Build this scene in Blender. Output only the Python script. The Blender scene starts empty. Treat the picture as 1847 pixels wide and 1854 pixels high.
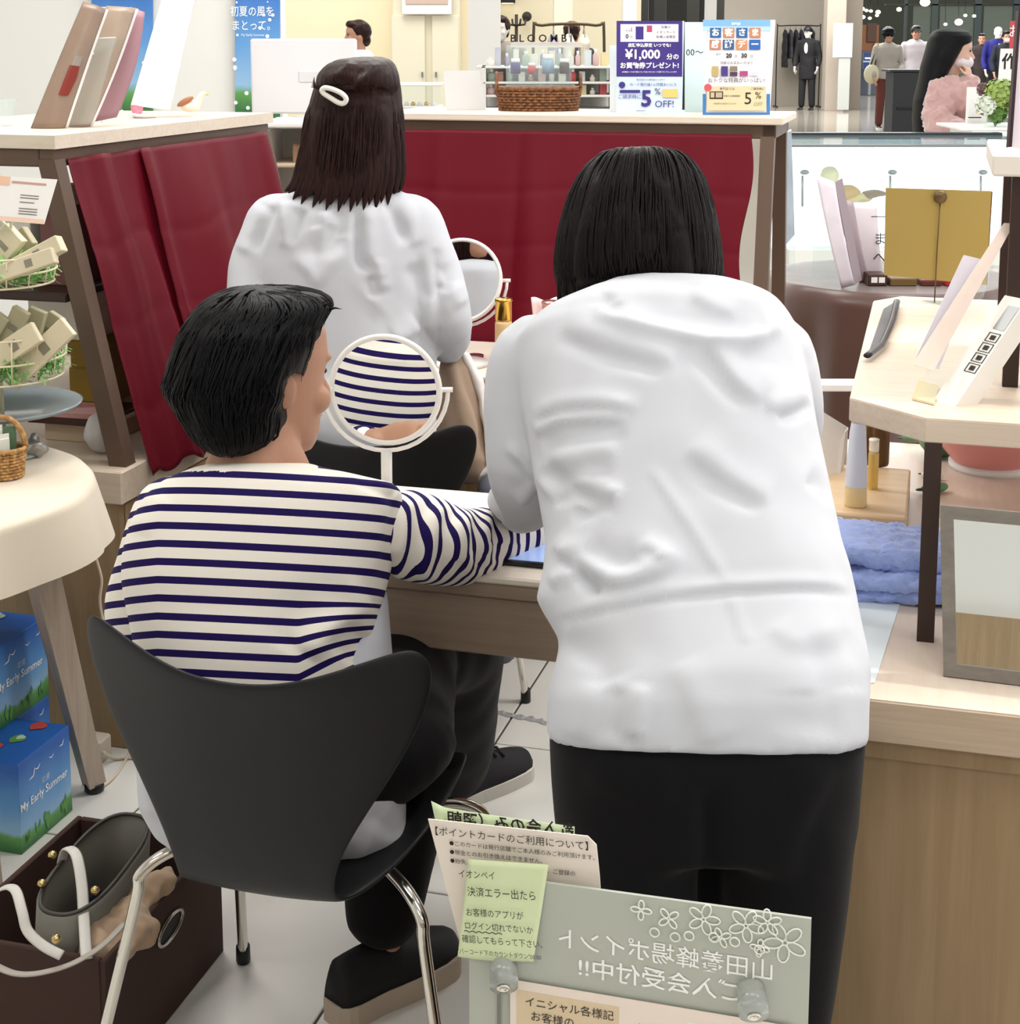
import bpy, bmesh, math, random
import numpy as np
from math import sin, cos, tan, atan, radians, pi, sqrt
from mathutils import Vector, Matrix, noise
random.seed(7); np.random.seed(7)
SC = bpy.context.scene
COL = SC.collection

# ---------------------------------------------------------------- camera
FPX, CX, CY, CAMH, HZ = 2800.0, 923.5, 500.0, 1.5, 75.0     # focal length and principal point in pixels of the 1847x1854 frame
PIT = atan((CY - HZ) / FPX)
TH = radians(15.6)                                           # the shop's furniture grid is turned by this angle
cam_d = bpy.data.cameras.new('camera')
cam_d.sensor_fit = 'HORIZONTAL'; cam_d.sensor_width = 36.0
cam_d.lens = FPX / 1847.0 * 36.0
cam_d.shift_y = -(927.0 - CY) / 1847.0
cam_d.clip_start = 0.05; cam_d.clip_end = 300
cam = bpy.data.objects.new('camera', cam_d); COL.objects.link(cam)
cam.location = (0, 0, CAMH); cam.rotation_euler = (pi / 2 - PIT, 0, 0)
SC.camera = cam

# ---------------------------------------------------------------- world, lights, exposure
SC.view_settings.view_transform = 'Standard'; SC.view_settings.look = 'None'
SC.view_settings.gamma = 1.0; SC.view_settings.use_curve_mapping = False
SC.view_settings.exposure = 0.42
world = bpy.data.worlds.new('world'); SC.world = world; world.use_nodes = True
bg = world.node_tree.nodes['Background']
bg.inputs[0].default_value = (0.985, 0.995, 1.0, 1); bg.inputs[1].default_value = 0.95

def lin(h):
    h = h.lstrip('#')
    r = []
    for i in (0, 2, 4):
        c = int(h[i:i + 2], 16) / 255.0
        r.append(c / 12.92 if c <= 0.04045 else ((c + 0.055) / 1.055) ** 2.4)
    return r[0], r[1], r[2], 1.0

def G(b, a, z=0.0):
    return Vector((b * cos(TH) + a * sin(TH), -b * sin(TH) + a * cos(TH), z))

def area_light(name, loc, sx, sy, power, color=(.985, 1, 1), rot=(0, 0, 0), spread=None):
    l = bpy.data.lights.new(name, 'AREA'); l.shape = 'RECTANGLE'; l.size = sx; l.size_y = sy
    l.energy = power; l.color = color
    if spread: l.spread = spread
    o = bpy.data.objects.new(name, l); COL.objects.link(o); o.location = loc; o.rotation_euler = rot
    return o
CEIL = 3.05
LIGHTS = [(-1.9, 1.0), (0.0, 0.9), (1.6, 1.2), (-2.0, 3.0), (-0.3, 2.9), (1.3, 3.2), (-1.6, 5.2), (0.4, 5.2), (-1.0, -1.4), (1.0, -1.4)]
for i, (b_, a_) in enumerate(LIGHTS):
    area_light('ceiling_lamp_light', G(b_, a_, CEIL - .05), 1.15, .55, 20 if a_ > 2.95 else (8 if a_ > 2 else (3 if a_ < 0 else (3.5 if abs(b_) < .5 else 5.5))), rot=(0, 0, -TH))
# unseen area lights added to brighten the cream shop and the mall hall
for (x_, y_, s_, e_, c_) in ((-1.2, 11.6, 2.2, 90, (1, .95, .84)), (1.0, 15.5, 2.5, 130, (1, .95, .84)), (5.5, 30.5, 6.0, 900, (1, .97, .92)), (13.0, 38.0, 6.0, 700, (1, .96, .9)), (4.2, 10.2, 2.0, 60, (1, .97, .94))):
    area_light('hall_fill_light', (x_, y_, 4.6), s_, s_, e_, c_)
# small spots the display has over the right counter
def spot(name, loc, target, power, size=0.8, color=(1, .93, .82)):
    l = bpy.data.lights.new(name, 'SPOT'); l.energy = power; l.spot_size = size; l.spot_blend = .6; l.color = color; l.shadow_soft_size = .04
    o = bpy.data.objects.new(name, l); COL.objects.link(o); o.location = loc
    d = Vector(target) - Vector(loc); o.rotation_euler = d.to_track_quat('-Z', 'Y').to_euler()
    return o
spot('track_spot_light', G(0.9, 2.7, 2.9), G(.16, 2.2, .8), 95, .55)

# ---------------------------------------------------------------- geometry helpers
def ray(x, y):
    u = (x - CX) / FPX; v = (y - CY) / FPX
    return u, cos(PIT) - v * sin(PIT), -sin(PIT) - v * cos(PIT)
def P(x, y, Y):
    "the point seen at pixel (x, y) whose distance ahead is Y"
    u, a, b = ray(x, y); t = Y / a
    return Vector((u * t, Y, CAMH + b * t))
def PZ(x, y, Z):
    u, a, b = ray(x, y); t = (Z - CAMH) / b
    return Vector((u * t, a * t, Z))
def PA(x, y, A):
    u, a, b = ray(x, y); t = A / (u * sin(TH) + a * cos(TH))
    return Vector((u * t, a * t, CAMH + b * t))
def PB(x, y, B):
    u, a, b = ray(x, y); t = B / (u * cos(TH) - a * sin(TH))
    return Vector((u * t, a * t, CAMH + b * t))
def toG(q):
    return q[0] * cos(TH) - q[1] * sin(TH), q[0] * sin(TH) + q[1] * cos(TH), q[2]
def pix_np(v):
    d = v[:, 1] * cos(PIT) + (CAMH - v[:, 2]) * sin(PIT)
    dn = (CAMH - v[:, 2]) * cos(PIT) - v[:, 1] * sin(PIT)
    return CX + FPX * v[:, 0] / d, CY + FPX * dn / d

MW = {}
def wm(o):
    return MW[o.name]
def set_tags(o, label=None, cat=None, group=None, kind=None):
    if label: o['label'] = label
    if cat: o['category'] = cat
    if group: o['group'] = group
    if kind: o['kind'] = kind
    return o
def thing(name, label, cat, loc=(0, 0, 0), rz=0.0, group=None, kind=None):
    o = bpy.data.objects.new(name, None); COL.objects.link(o)
    o.empty_display_size = .05
    o.location = loc; o.rotation_euler = (0, 0, rz)
    MW[o.name] = Matrix.Translation(Vector(loc)) @ Matrix.Rotation(rz, 4, 'Z')
    return set_tags(o, label, cat, group, kind)
def mesh_obj(name, verts, faces, mat, parent=None, world=False, M=None, smooth=False, loc=None, rz=0.0):
    me = bpy.data.meshes.new(name)
    vs = [Vector(v) for v in verts]
    if M is not None: vs = [M @ v for v in vs]
    base = MW[parent.name] if parent is not None else Matrix.Identity(4)
    L = Matrix.Identity(4)
    if loc is not None: L = Matrix.Translation(Vector(loc)) @ Matrix.Rotation(rz, 4, 'Z')
    W = base @ L
    if world:
        Wi = W.inverted(); vs = [Wi @ v for v in vs]
    me.from_pydata([tuple(v) for v in vs], [], faces)
    me.update()
    if smooth: me.shade_smooth()
    o = bpy.data.objects.new(name, me); COL.objects.link(o)
    if parent is not None: o.parent = parent
    if loc is not None:
        o.location = loc; o.rotation_euler = (0, 0, rz)
    MW[o.name] = W
    if mat is not None: me.materials.append(mat)
    return o
def wrap_mesh(name, me, mat, parent=None):
    o = bpy.data.objects.new(name, me); COL.objects.link(o)
    if parent is not None: o.parent = parent
    MW[o.name] = MW[parent.name].copy() if parent is not None else Matrix.Identity(4)
    if mat is not None: me.materials.append(mat)
    return o
def bm_to(name, bm, mat, parent=None, world=False, M=None, smooth=False, loc=None, rz=0.0):
    bm.verts.index_update()
    vs = [v.co.copy() for v in bm.verts]; fs = [[v.index for v in f.verts] for f in bm.faces]
    bm.free()
    return mesh_obj(name, vs, fs, mat, parent, world, M, smooth, loc, rz)
def box_bm(sx, sy, sz, c=(0, 0, 0), bev=0.0, seg=1):
    bm = bmesh.new()
    bmesh.ops.create_cube(bm, size=1, matrix=Matrix.Translation(Vector(c)) @ Matrix.Diagonal((sx, sy, sz, 1)))
    if bev > 0:
        bmesh.ops.bevel(bm, geom=bm.edges[:], offset=bev, segments=seg, affect='EDGES', profile=.5)
    return bm
def box(name, x0, x1, y0, y1, z0, z1, mat, parent=None, bev=0.003, seg=1, M=None, world=False, smooth=False):
    bm = box_bm(abs(x1 - x0), abs(y1 - y0), abs(z1 - z0), ((x0 + x1) / 2, (y0 + y1) / 2, (z0 + z1) / 2), bev, seg)
    return bm_to(name, bm, mat, parent, world, M, smooth)
def rot_to(d, up=(0, 0, 1)):
    "matrix whose Z axis is d"
    return Vector(d).to_track_quat('Z', 'Y').to_matrix().to_4x4()
def tube_vf(pts, rad, n=10, closed=False, caps=True, squash=None):
    "tube along points; rad number, list or list of (rx, ry)"
    pts = [Vector(p) for p in pts]; m = len(pts)
    if not isinstance(rad, (list, tuple)): rad = [rad] * m
    verts, faces = [], []
    prev = None
    for i, p in enumerate(pts):
        if closed: t = pts[(i + 1) % m] - pts[i - 1]
        else: t = pts[min(i + 1, m - 1)] - pts[max(i - 1, 0)]
        t.normalize()
        if prev is None:
            ref = Vector((0, 0, 1)) if abs(t.z) < .9 else Vector((0, 1, 0))
            nx = t.cross(ref).normalized()
        else:
            nx = (prev - t * prev.dot(t)); 
            if nx.length < 1e-6: nx = t.orthogonal()
            nx.normalize()
        prev = nx; ny = t.cross(nx)
        r = rad[i]; rx, ry = r if isinstance(r, (list, tuple)) else (r, r)
        for k in range(n):
            a = 2 * pi * k / n
            verts.append(p + nx * (rx * cos(a)) + ny * (ry * sin(a)))
    mm = m if closed else m - 1
    for i in range(mm):
        j = (i + 1) % m
        for k in range(n):
            k2 = (k + 1) % n
            faces.append([i * n + k, i * n + k2, j * n + k2, j * n + k])
    if caps and not closed:
        faces.append(list(range(n))[::-1]); faces.append([(m - 1) * n + k for k in range(n)])
    return verts, faces
def tube(name, pts, rad, mat, parent=None, n=10, closed=False, world=False, M=None):
    v, f = tube_vf(pts, rad, n, closed)
    return mesh_obj(name, v, f, mat, parent, world, M, True)
def smooth_path(pts, n=6, closed=False):
    "Catmull-Rom through points"
    pts = [Vector(p) for p in pts]; m = len(pts); out = []
    rng = range(m if closed else m - 1)
    for i in rng:
        if closed: p0, p1, p2, p3 = pts[i - 1], pts[i], pts[(i + 1) % m], pts[(i + 2) % m]
        else: p0, p1, p2, p3 = pts[max(i - 1, 0)], pts[i], pts[i + 1], pts[min(i + 2, m - 1)]
        for k in range(n):
            t = k / n
            out.append(.5 * ((2 * p1) + (p2 - p0) * t + (2 * p0 - 5 * p1 + 4 * p2 - p3) * t * t + (3 * p1 - p0 - 3 * p2 + p3) * t ** 3))
    if not closed: out.append(pts[-1])
    return out
def lathe(name, prof, mat, parent=None, n=24, M=None, world=False, smooth=True, loc=None, caps=True):
    verts, faces = [], []
    for r, z in prof:
        for k in range(n):
            a = 2 * pi * k / n; verts.append((r * cos(a), r * sin(a), z))
    for i in range(len(prof) - 1):
        for k in range(n):
            k2 = (k + 1) % n
            faces.append([i * n + k, i * n + k2, (i + 1) * n + k2, (i + 1) * n + k])
    if caps:
        faces.append(list(range(n))[::-1]); faces.append([(len(prof) - 1) * n + k for k in range(n)])
    return mesh_obj(name, verts, faces, mat, parent, world, M, smooth, loc)
def prism_vf(poly, z0, z1):
    n = len(poly)
    v = [(p[0], p[1], z0) for p in poly] + [(p[0], p[1], z1) for p in poly]
    f = [list(range(n))[::-1], list(range(n, 2 * n))]
    for k in range(n):
        k2 = (k + 1) % n; f.append([k, k2, n + k2, n + k])
    return v, f
def prism(name, poly, z0, z1, mat, parent=None, M=None, world=False, bev=0.0):
    v, f = prism_vf(poly, z0, z1)
    o = mesh_obj(name, v, f, mat, parent, world, M)
    if bev > 0:
        bm = bmesh.new(); bm.from_mesh(o.data); bmesh.ops.bevel(bm, geom=bm.edges[:], offset=bev, segments=2, affect='EDGES'); bm.to_mesh(o.data); bm.free()
    return o
def slab_pts(name, quad, thick, mat, parent=None, world=True):
    "thin sheet given by its 4 corners (points), thickness along its normal"
    q = [Vector(p) for p in quad]
    nrm = (q[1] - q[0]).cross(q[3] - q[0]).normalized() * (thick / 2)
    v = [p + nrm for p in q] + [p - nrm for p in q]
    f = [[0, 1, 2, 3], [7, 6, 5, 4], [0, 4, 5, 1], [1, 5, 6, 2], [2, 6, 7, 3], [3, 7, 4, 0]]
    return mesh_obj(name, v, f, mat, parent, world)
def frame_of(quad):
    "matrix with origin at quad[0] (lower left), x along the lower edge, y up the sheet, z its normal; also the sizes"
    q = [Vector(p) for p in quad]
    ex = (q[1] - q[0]); w = ex.length; ex.normalize()
    ey = q[3] - q[0]; ey = ey - ex * ey.dot(ex); h = ey.length; ey.normalize(); ez = ex.cross(ey)
    return Matrix(((ex.x, ey.x, ez.x, q[0].x), (ex.y, ey.y, ez.y, q[0].y), (ex.z, ey.z, ez.z, q[0].z), (0, 0, 0, 1))), w, h
def grid_vf(fn, nu, nv):
    v = [fn(i / nu, j / nv) for j in range(nv + 1) for i in range(nu + 1)]
    f = [[j * (nu + 1) + i, j * (nu + 1) + i + 1, (j + 1) * (nu + 1) + i + 1, (j + 1) * (nu + 1) + i] for j in range(nv) for i in range(nu)]
    return v, f
def solidify(o, t, offset=-1):
    m = o.modifiers.new('thickness', 'SOLIDIFY'); m.thickness = t; m.offset = offset; return o
def subsurf(o, lv=2):
    m = o.modifiers.new('round', 'SUBSURF'); m.levels = lv; m.render_levels = lv; return o
def copy_tree(o, parent=None):
    c = o.copy(); COL.objects.link(c); c.parent = parent
    for ch in list(o.children): copy_tree(ch, c)
    return c

# lettering: flat print, made as thin mesh of the built-in font
_FONT = bpy.data.curves.new('tmpfont', 'FONT').font
def lettering(s, size, mat, parent, M, align='CENTER', extrude=0.0, mirror=False, bold=0.0, name='lettering', sx=1.0, world=True):
    cu = bpy.data.curves.new('txt', 'FONT'); cu.body = s; cu.size = size; cu.align_x = align; cu.align_y = 'CENTER'
    cu.resolution_u = 2; cu.offset = bold; cu.extrude = extrude
    o = bpy.data.objects.new('txt', cu); COL.objects.link(o)
    dg = bpy.context.evaluated_depsgraph_get()
    me = bpy.data.meshes.new_from_object(o.evaluated_get(dg))
    bpy.data.objects.remove(o); bpy.data.curves.remove(cu)
    W = MW[parent.name].inverted() @ M if world else M
    W = W @ Matrix.Diagonal((-sx if mirror else sx, 1, 1, 1))
    me.transform(W); me.materials.clear()
    me.name = name
    return wrap_mesh(name, me, mat, parent)

# ---------------------------------------------------------------- materials
MATS = {}
def nodes_of(name):
    m = bpy.data.materials.new(name); m.use_nodes = True
    nt = m.node_tree; b = nt.nodes['Principled BSDF']
    return m, nt, b
def mat(name, col, rough=.55, metal=0.0, spec=.5, bump=0.0, bscale=200.0, var=0.0, vscale=6.0, trans=0.0, emit=None, estr=0.0, ior=1.45, sheen=0.0, coat=0.0, alpha=1.0, sub=0.0):
    if name in MATS: return MATS[name]
    m, nt, b = nodes_of(name)
    c = lin(col) if isinstance(col, str) else col
    b.inputs['Base Color'].default_value = c
    b.inputs['Roughness'].default_value = rough; b.inputs['Metallic'].default_value = metal
    b.inputs['Specular IOR Level'].default_value = spec; b.inputs['IOR'].default_value = ior
    b.inputs['Transmission Weight'].default_value = trans
    b.inputs['Sheen Weight'].default_value = sheen; b.inputs['Coat Weight'].default_value = coat
    b.inputs['Alpha'].default_value = alpha
    if sub > 0:
        b.inputs['Subsurface Weight'].default_value = sub; b.inputs['Subsurface Radius'].default_value = (.012, .005, .003)
        b.inputs['Subsurface Scale'].default_value = 1.0
    if emit:
        b.inputs['Emission Color'].default_value = lin(emit); b.inputs['Emission Strength'].default_value = estr
    tc = nt.nodes.new('ShaderNodeTexCoord')
    if var > 0:
        n = nt.nodes.new('ShaderNodeTexNoise'); n.inputs['Scale'].default_value = vscale; n.inputs['Detail'].default_value = 4
        nt.links.new(tc.outputs['Object'], n.inputs['Vector'])
        mx = nt.nodes.new('ShaderNodeMix'); mx.data_type = 'RGBA'
        d = tuple(max(0, x * (1 - var)) for x in c[:3]) + (1,); e = tuple(min(1, x * (1 + var)) for x in c[:3]) + (1,)
        mx.inputs[6].default_value = d; mx.inputs[7].default_value = e
        nt.links.new(n.outputs['Fac'], mx.inputs[0]); nt.links.new(mx.outputs[2], b.inputs['Base Color'])
    if bump > 0:
        n = nt.nodes.new('ShaderNodeTexNoise'); n.inputs['Scale'].default_value = bscale; n.inputs['Detail'].default_value = 3
        nt.links.new(tc.outputs['Object'], n.inputs['Vector'])
        bp = nt.nodes.new('ShaderNodeBump'); bp.inputs['Strength'].default_value = bump; bp.inputs['Distance'].default_value = .002
        nt.links.new(n.outputs['Fac'], bp.inputs['Height']); nt.links.new(bp.outputs['Normal'], b.inputs['Normal'])
    MATS[name] = m
    return m
def wood(name, c1, c2, stretch=(1, 12, 12), scale=6.0, rough=.45, contrast=1.0):
    "fine straight grain running along the axis with the small stretch"
    if name in MATS: return MATS[name]
    m, nt, b = nodes_of(name)
    tc = nt.nodes.new('ShaderNodeTexCoord'); mp = nt.nodes.new('ShaderNodeMapping'); mp.inputs['Scale'].default_value = stretch
    nt.links.new(tc.outputs['Object'], mp.inputs['Vector'])
    n = nt.nodes.new('ShaderNodeTexNoise'); n.inputs['Scale'].default_value = scale; n.inputs['Detail'].default_value = 8; n.inputs['Roughness'].default_value = .65; n.inputs['Distortion'].default_value = .6
    nt.links.new(mp.outputs['Vector'], n.inputs['Vector'])
    r = nt.nodes.new('ShaderNodeValToRGB'); r.color_ramp.elements[0].position = .5 - .25 / contrast; r.color_ramp.elements[1].position = .5 + .25 / contrast
    r.color_ramp.elements[0].color = lin(c1); r.color_ramp.elements[1].color = lin(c2)
    nt.links.new(n.outputs['Fac'], r.inputs['Fac']); nt.links.new(r.outputs['Color'], b.inputs['Base Color'])
    bp = nt.nodes.new('ShaderNodeBump'); bp.inputs['Strength'].default_value = .12; bp.inputs['Distance'].default_value = .001
    nt.links.new(n.outputs['Fac'], bp.inputs['Height']); nt.links.new(bp.outputs['Normal'], b.inputs['Normal'])
    b.inputs['Roughness'].default_value = rough
    MATS[name] = m; return m
def clear(name, col='#ffffff', rough=.02, mixf=.82):
    "thin clear sheet: mostly see-through with a glossy coat"
    if name in MATS: return MATS[name]
    m = bpy.data.materials.new(name); m.use_nodes = True; nt = m.node_tree
    for n in list(nt.nodes): nt.nodes.remove(n)
    out = nt.nodes.new('ShaderNodeOutputMaterial'); tr = nt.nodes.new('ShaderNodeBsdfTransparent'); tr.inputs[0].default_value = lin(col)
    pr = nt.nodes.new('ShaderNodeBsdfPrincipled'); pr.inputs['Base Color'].default_value = lin(col); pr.inputs['Roughness'].default_value = max(rough, .02); pr.inputs['Specular IOR Level'].default_value = .8
    mx = nt.nodes.new('ShaderNodeMixShader'); mx.inputs[0].default_value = 1 - mixf
    nt.links.new(tr.outputs[0], mx.inputs[1]); nt.links.new(pr.outputs[0], mx.inputs[2]); nt.links.new(mx.outputs[0], out.inputs[0])
    MATS[name] = m; return m

M_white = mat('white_paint', '#ece9e4', .5)
M_black = mat('black_plastic', '#101012', .4)
M_chrome = mat('chrome', '#d8d4cc', .12, 1.0)
M_steel = mat('brushed_steel', '#8d8f90', .35, .9)
M_mirror = mat('mirror_glass', '#f2f5f4', .005, 1.0)
M_woodlt = wood('pale_oak_along', '#c4b19d', '#d6c6b4', (1.2, 14, 14), 5)
M_woodtop = wood('pale_oak_top', '#d2c2af', '#e2d6c7', (1.2, 14, 14), 5)
M_woodedge = wood('oak_edge', '#b09a82', '#c7b29b', (1.2, 20, 20), 5)
M_woodcab = wood('oak_cabinet', '#8d7353', '#a98f6c', (9, 9, .55), 4)
M_woodap = wood('taupe_oak', '#8f7b69', '#a4907d', (1, 16, 16), 4)
M_frame = mat('bronze_frame', '#5f4b3e', .45, .15, bump=.05)
M_darkpost = mat('dark_brown_post', '#33211a', .45)
M_red = mat('crimson_satin', '#600418', .55, spec=.22, bump=.05, bscale=900)
M_skin = mat('skin', '#b0836b', .5, sub=.12, bump=.05, bscale=260)
M_blouse = mat('white_cotton', '#c6c8cf', .8, sheen=.1, bump=.06, bscale=700, spec=.2)
M_blackcloth = mat('black_cloth', '#070609', .85, sheen=.05, bump=.1, bscale=700, spec=.2)
M_acryl = clear('clear_acrylic', '#fafdfd', .03, .93)
M_acryl2 = clear('milky_acrylic', '#eef1ee', .25, .42)
M_paper = mat('white_paper', '#f0edea', .7)
M_ink = mat('black_ink', '#24201f', .7)
M_inkw = mat('white_ink', '#f6f6f4', .7)
M_inkp = mat('purple_ink', '#3b2a78', .7)
# ================================================================ the setting
def struct(o):
    o['kind'] = 'structure'; return o
# tiled shop floor: tiles of 0.6 m, each a part, on a dark joint bed
M_tile = mat('porcelain_tile', '#dcdad5', .16, spec=.6, var=.03, vscale=2.0)
M_joint = mat('tile_joint', '#4a4744', .8)
floor = thing('floor', None, None, G(-.88, 3.03, 0), -TH, kind='structure')
box('joint_bed', -2.6, 2.9, -5.2, 3.4, -.05, -.004, M_joint, floor, 0)
tile_me = None
for i in range(-4, 5):
    for j in range(-5, 6):
        if tile_me is None:
            t0 = bm_to('tile', box_bm(.595, .595, .02, (0, 0, -.01), .0015), M_tile, floor, loc=((i + .5) * .6, (j + .5) * .6, 0))
            tile_me = t0.data
        else:
            o = bpy.data.objects.new('tile', tile_me); COL.objects.link(o); o.parent = floor; o.location = ((i + .5) * .6, (j + .5) * .6, 0)
# polished mall floor beyond
M_mall = mat('polished_stone', '#8f8a80', .09, spec=.7, var=.12, vscale=.6)
mf = box('floor_mall', -30, 40, 0, 62, -.06, -.002, M_mall, None, 0, M=Matrix.Translation((0, 6.9, 0)))
struct(mf)
# ceiling with flush lamp panels
M_ceil = mat('ceiling_paint', '#e8e6e2', .9)
ceil = box('ceiling', -4.2, 3.6, -3.6, 7.0, CEIL, CEIL + .08, M_ceil, None, 0, M=Matrix.Rotation(-TH, 4, 'Z'))
struct(ceil)
M_diff = mat('lamp_diffuser', '#ffffff', .5, emit='#fff8ee', estr=3.0)
for i, (b_, a_) in enumerate(LIGHTS):
    cl_ = thing('ceiling_lamp', 'flush white lamp panel in the shop ceiling', 'lamp', G(b_, a_, CEIL), -TH, 'lamp panels in the shop ceiling')
    box('diffuser', -.58, .58, -.28, .28, -.02, -.012, M_diff, cl_, 0); box('frame', -.6, .6, -.3, .3, -.012, -.001, mat('lamp_frame', '#dddddd', .4), cl_, .003)
# walls: behind the camera and the white panel wall behind the left counter
M_wallw = mat('white_wall', '#e3e2dd', .75)
wb = box('wall_back', -4.2, 3.6, -3.6, -3.5, 0, CEIL, M_wallw, None, 0, M=Matrix.Rotation(-TH, 4, 'Z')); struct(wb)
pan = box('wall_panelling_back', -4.2, 3.6, -3.5, -3.46, 0, 1.25, M_woodcab, None, 0, M=Matrix.Rotation(-TH, 4, 'Z')); pan.name = 'trim_1'; struct(pan)
wl = box('wall_left', -3.4, P(512, 100, 5.9).x, 5.9, 6.0, 0, 3.05, M_wallw, None, .004); struct(wl)
wl2 = box('wall_side', -3.5, -3.4, -3.0, 6.0, 0, 3.05, M_wallw, None, 0); struct(wl2); wl2.name = 'wall_far_left'
# ================================================================ furniture
RG = Matrix.Rotation(-TH, 4, 'Z')
def gthing(name, label, cat, b, a, z=0.0, group=None, turn=0.0):
    return thing(name, label, cat, G(b, a, z), -TH + turn, group)
def gbox(name, b0, b1, a0, a1, z0, z1, mat_, parent=None, bev=.003, seg=1):
    return box(name, b0, b1, a0, a1, z0, z1, mat_, parent, bev, seg, M=RG, world=True)
def gprism(name, poly, z0, z1, mat_, parent=None, bev=0.0):
    return prism(name, poly, z0, z1, mat_, parent, M=RG, world=True, bev=bev)
def sqpost(name, p0, p1, w, mat_, parent, d=None):
    "square bar between two points, sides along the shop grid"
    d = d or w
    ex = G(1, 0); ey = G(0, 1)
    v = []
    for p in (Vector(p0), Vector(p1)):
        for sx, sy in ((-1, -1), (1, -1), (1, 1), (-1, 1)): v.append(p + ex * (sx * w / 2) + ey * (sy * d / 2))
    f = [[3, 2, 1, 0], [4, 5, 6, 7]] + [[k, (k + 1) % 4, 4 + (k + 1) % 4, 4 + k] for k in range(4)]
    return mesh_obj(name, v, f, mat_, parent, True)

M_maple = wood('maple_top', '#e4d8c8', '#efe6da', (1.2, 14, 14), 4, .35)
# --- treatment table in front
TT = .72
t1 = gthing('treatment_table', 'pale maple topped table with taupe apron beside the striped customer', 'table', -.64, 2.3)
gbox('tabletop', -1.06, -.23, 2.10, 2.51, TT - .012, TT, M_maple, t1)
gbox('edge_band', -1.06, -.23, 2.104, 2.506, TT - .036, TT - .012, M_woodap, t1)
gbox('apron', -1.03, -.25, 2.112, 2.135, .592, TT - .036, M_woodap, t1)
gbox('apron', -1.03, -.25, 2.475, 2.50, .592, TT - .036, M_woodap, t1)
gbox('apron', -1.05, -1.03, 2.112, 2.5, .592, TT - .036, M_woodap, t1)
for b_, a_ in ((-1.03, 2.47), (-.27, 2.15), (-.27, 2.47)):
    sqpost('leg', G(b_, a_, 0), G(b_, a_, .6), .035, M_woodap, t1)
# --- second table, by the red curtain
t2 = gthing('treatment_table', 'pale maple table with taupe apron against the red draped rear counter', 'table', -.8, 3.63)
gbox('tabletop', -1.5, -.42, 3.42, 3.83, TT - .012, TT, M_maple, t2)
gbox('edge_band', -1.5, -.42, 3.424, 3.826, TT - .036, TT - .012, M_woodap, t2)
gbox('apron', -1.48, -.44, 3.432, 3.455, .56, TT - .036, M_woodap, t2)
for b_, a_ in ((-1.47, 3.47), (-1.47, 3.8), (-.45, 3.47), (-.45, 3.8)):
    sqpost('leg', G(b_, a_, 0), G(b_, a_, .68), .035, M_woodap, t2)

# --- rear counter: slanted display frame with red cloth
CT = 1.31
rc = gthing('display_counter', 'long display counter with pale top and bronze frame behind a wide red curtain', 'counter', -.95, 4.12)
RB0, RB1 = -1.46, -.41
gbox('countertop', RB0 - .02, RB1 + .02, 3.965, 4.33, CT - .02, CT, M_woodtop, rc)
gbox('beam', RB0, RB1, 3.98, 4.015, CT - .056, CT - .02, M_frame, rc)
gbox('beam', RB0, RB1, 4.28, 4.315, CT - .056, CT - .02, M_frame, rc)
gbox('beam', RB1 - .035, RB1, 3.98, 4.315, CT - .056, CT - .0201, M_frame, rc)
for b_ in (RB0 + .02, RB1 - .02):
    sqpost('post', G(b_, 3.86, .62), G(b_, 3.998, CT - .05), .036, M_frame, rc)
    sqpost('post', G(b_, 4.40, .62), G(b_, 4.298, CT - .05), .036, M_frame, rc)
gbox('plinth', RB0 - .05, RB1 + .03, 3.85, 4.46, .55, .62, M_woodlt, rc)
gbox('cabinet_body', RB0 - .03, RB1 + .01, 3.87, 4.44, 0, .55, M_woodcab, rc)

def drape(name, top0, top1, bot0, bot1, folds, label, seedn, mat_=M_red, nu=150, nv=60, ripple=.004, ragged=None, bottom_wave=0.0):
    "hanging cloth between two lines; folds = (u, width, depth, lean)"
    top0, top1, bot0, bot1 = map(Vector, (top0, top1, bot0, bot1))
    nrm = (top1 - top0).cross(bot0 - top0).normalized()
    def fn(u, v):
        uu = u
        if ragged: uu = ragged(u, v)
        p = top0.lerp(top1, uu).lerp(bot0.lerp(bot1, uu), v)
        d = 0.0
        for (u0, w, dep, lean) in folds:
            x = (u - u0 - lean * v) / w
            d += dep * math.exp(-x * x) * (.35 + .65 * v)
        d += ripple * noise.noise(Vector((u * 9 + seedn, v * 1.3, seedn))) * (.4 + .6 * v)
        d += ripple * 1.4 * noise.noise(Vector((u * 3.5 + seedn, v * 2.4, 2.0 + seedn)))
        # ironing creases across the cloth
        for c in (.27, .52, .78):
            d += .0018 * math.exp(-((v - c - .02 * sin(u * 7)) / .018) ** 2)
        q = p + nrm * d
        q.z += bottom_wave * v * noise.noise(Vector((u * 5, 3.3, seedn)))
        return q
    v, f = grid_vf(fn, nu, nv)
    o = mesh_obj(name, v, f, mat_, None, smooth=True)
    c = Vector(bot0).lerp(Vector(bot1), .5)
    o.data.transform(Matrix.Translation(-c)); o.location = c; MW[o.name] = Matrix.Translation(c)
    solidify(o, .0015)
    return set_tags(o, label, 'cloth')
def rag(u, v):
    return u + (.012 * sin(v * 9) - .008 * v) * max(0, (u - .85) / .15)
drape('red_curtain', G(RB0 + .05, 3.972, CT - .045), G(RB1 - .06, 3.972, CT - .045), G(RB0 + .04, 3.845, .70), G(RB1 - .06, 3.845, .70),
      [(.12, .03, -.012, 0), (.35, .02, .012, .0), (.40, .035, -.014, .02), (.56, .025, .014, -.02), (.70, .04, -.012, .03), (.80, .03, .012, .06), (.93, .03, .014, -.03)],
      'wide crimson satin cloth hanging from the rear counter behind the second table', 1.7, ragged=rag)

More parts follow.
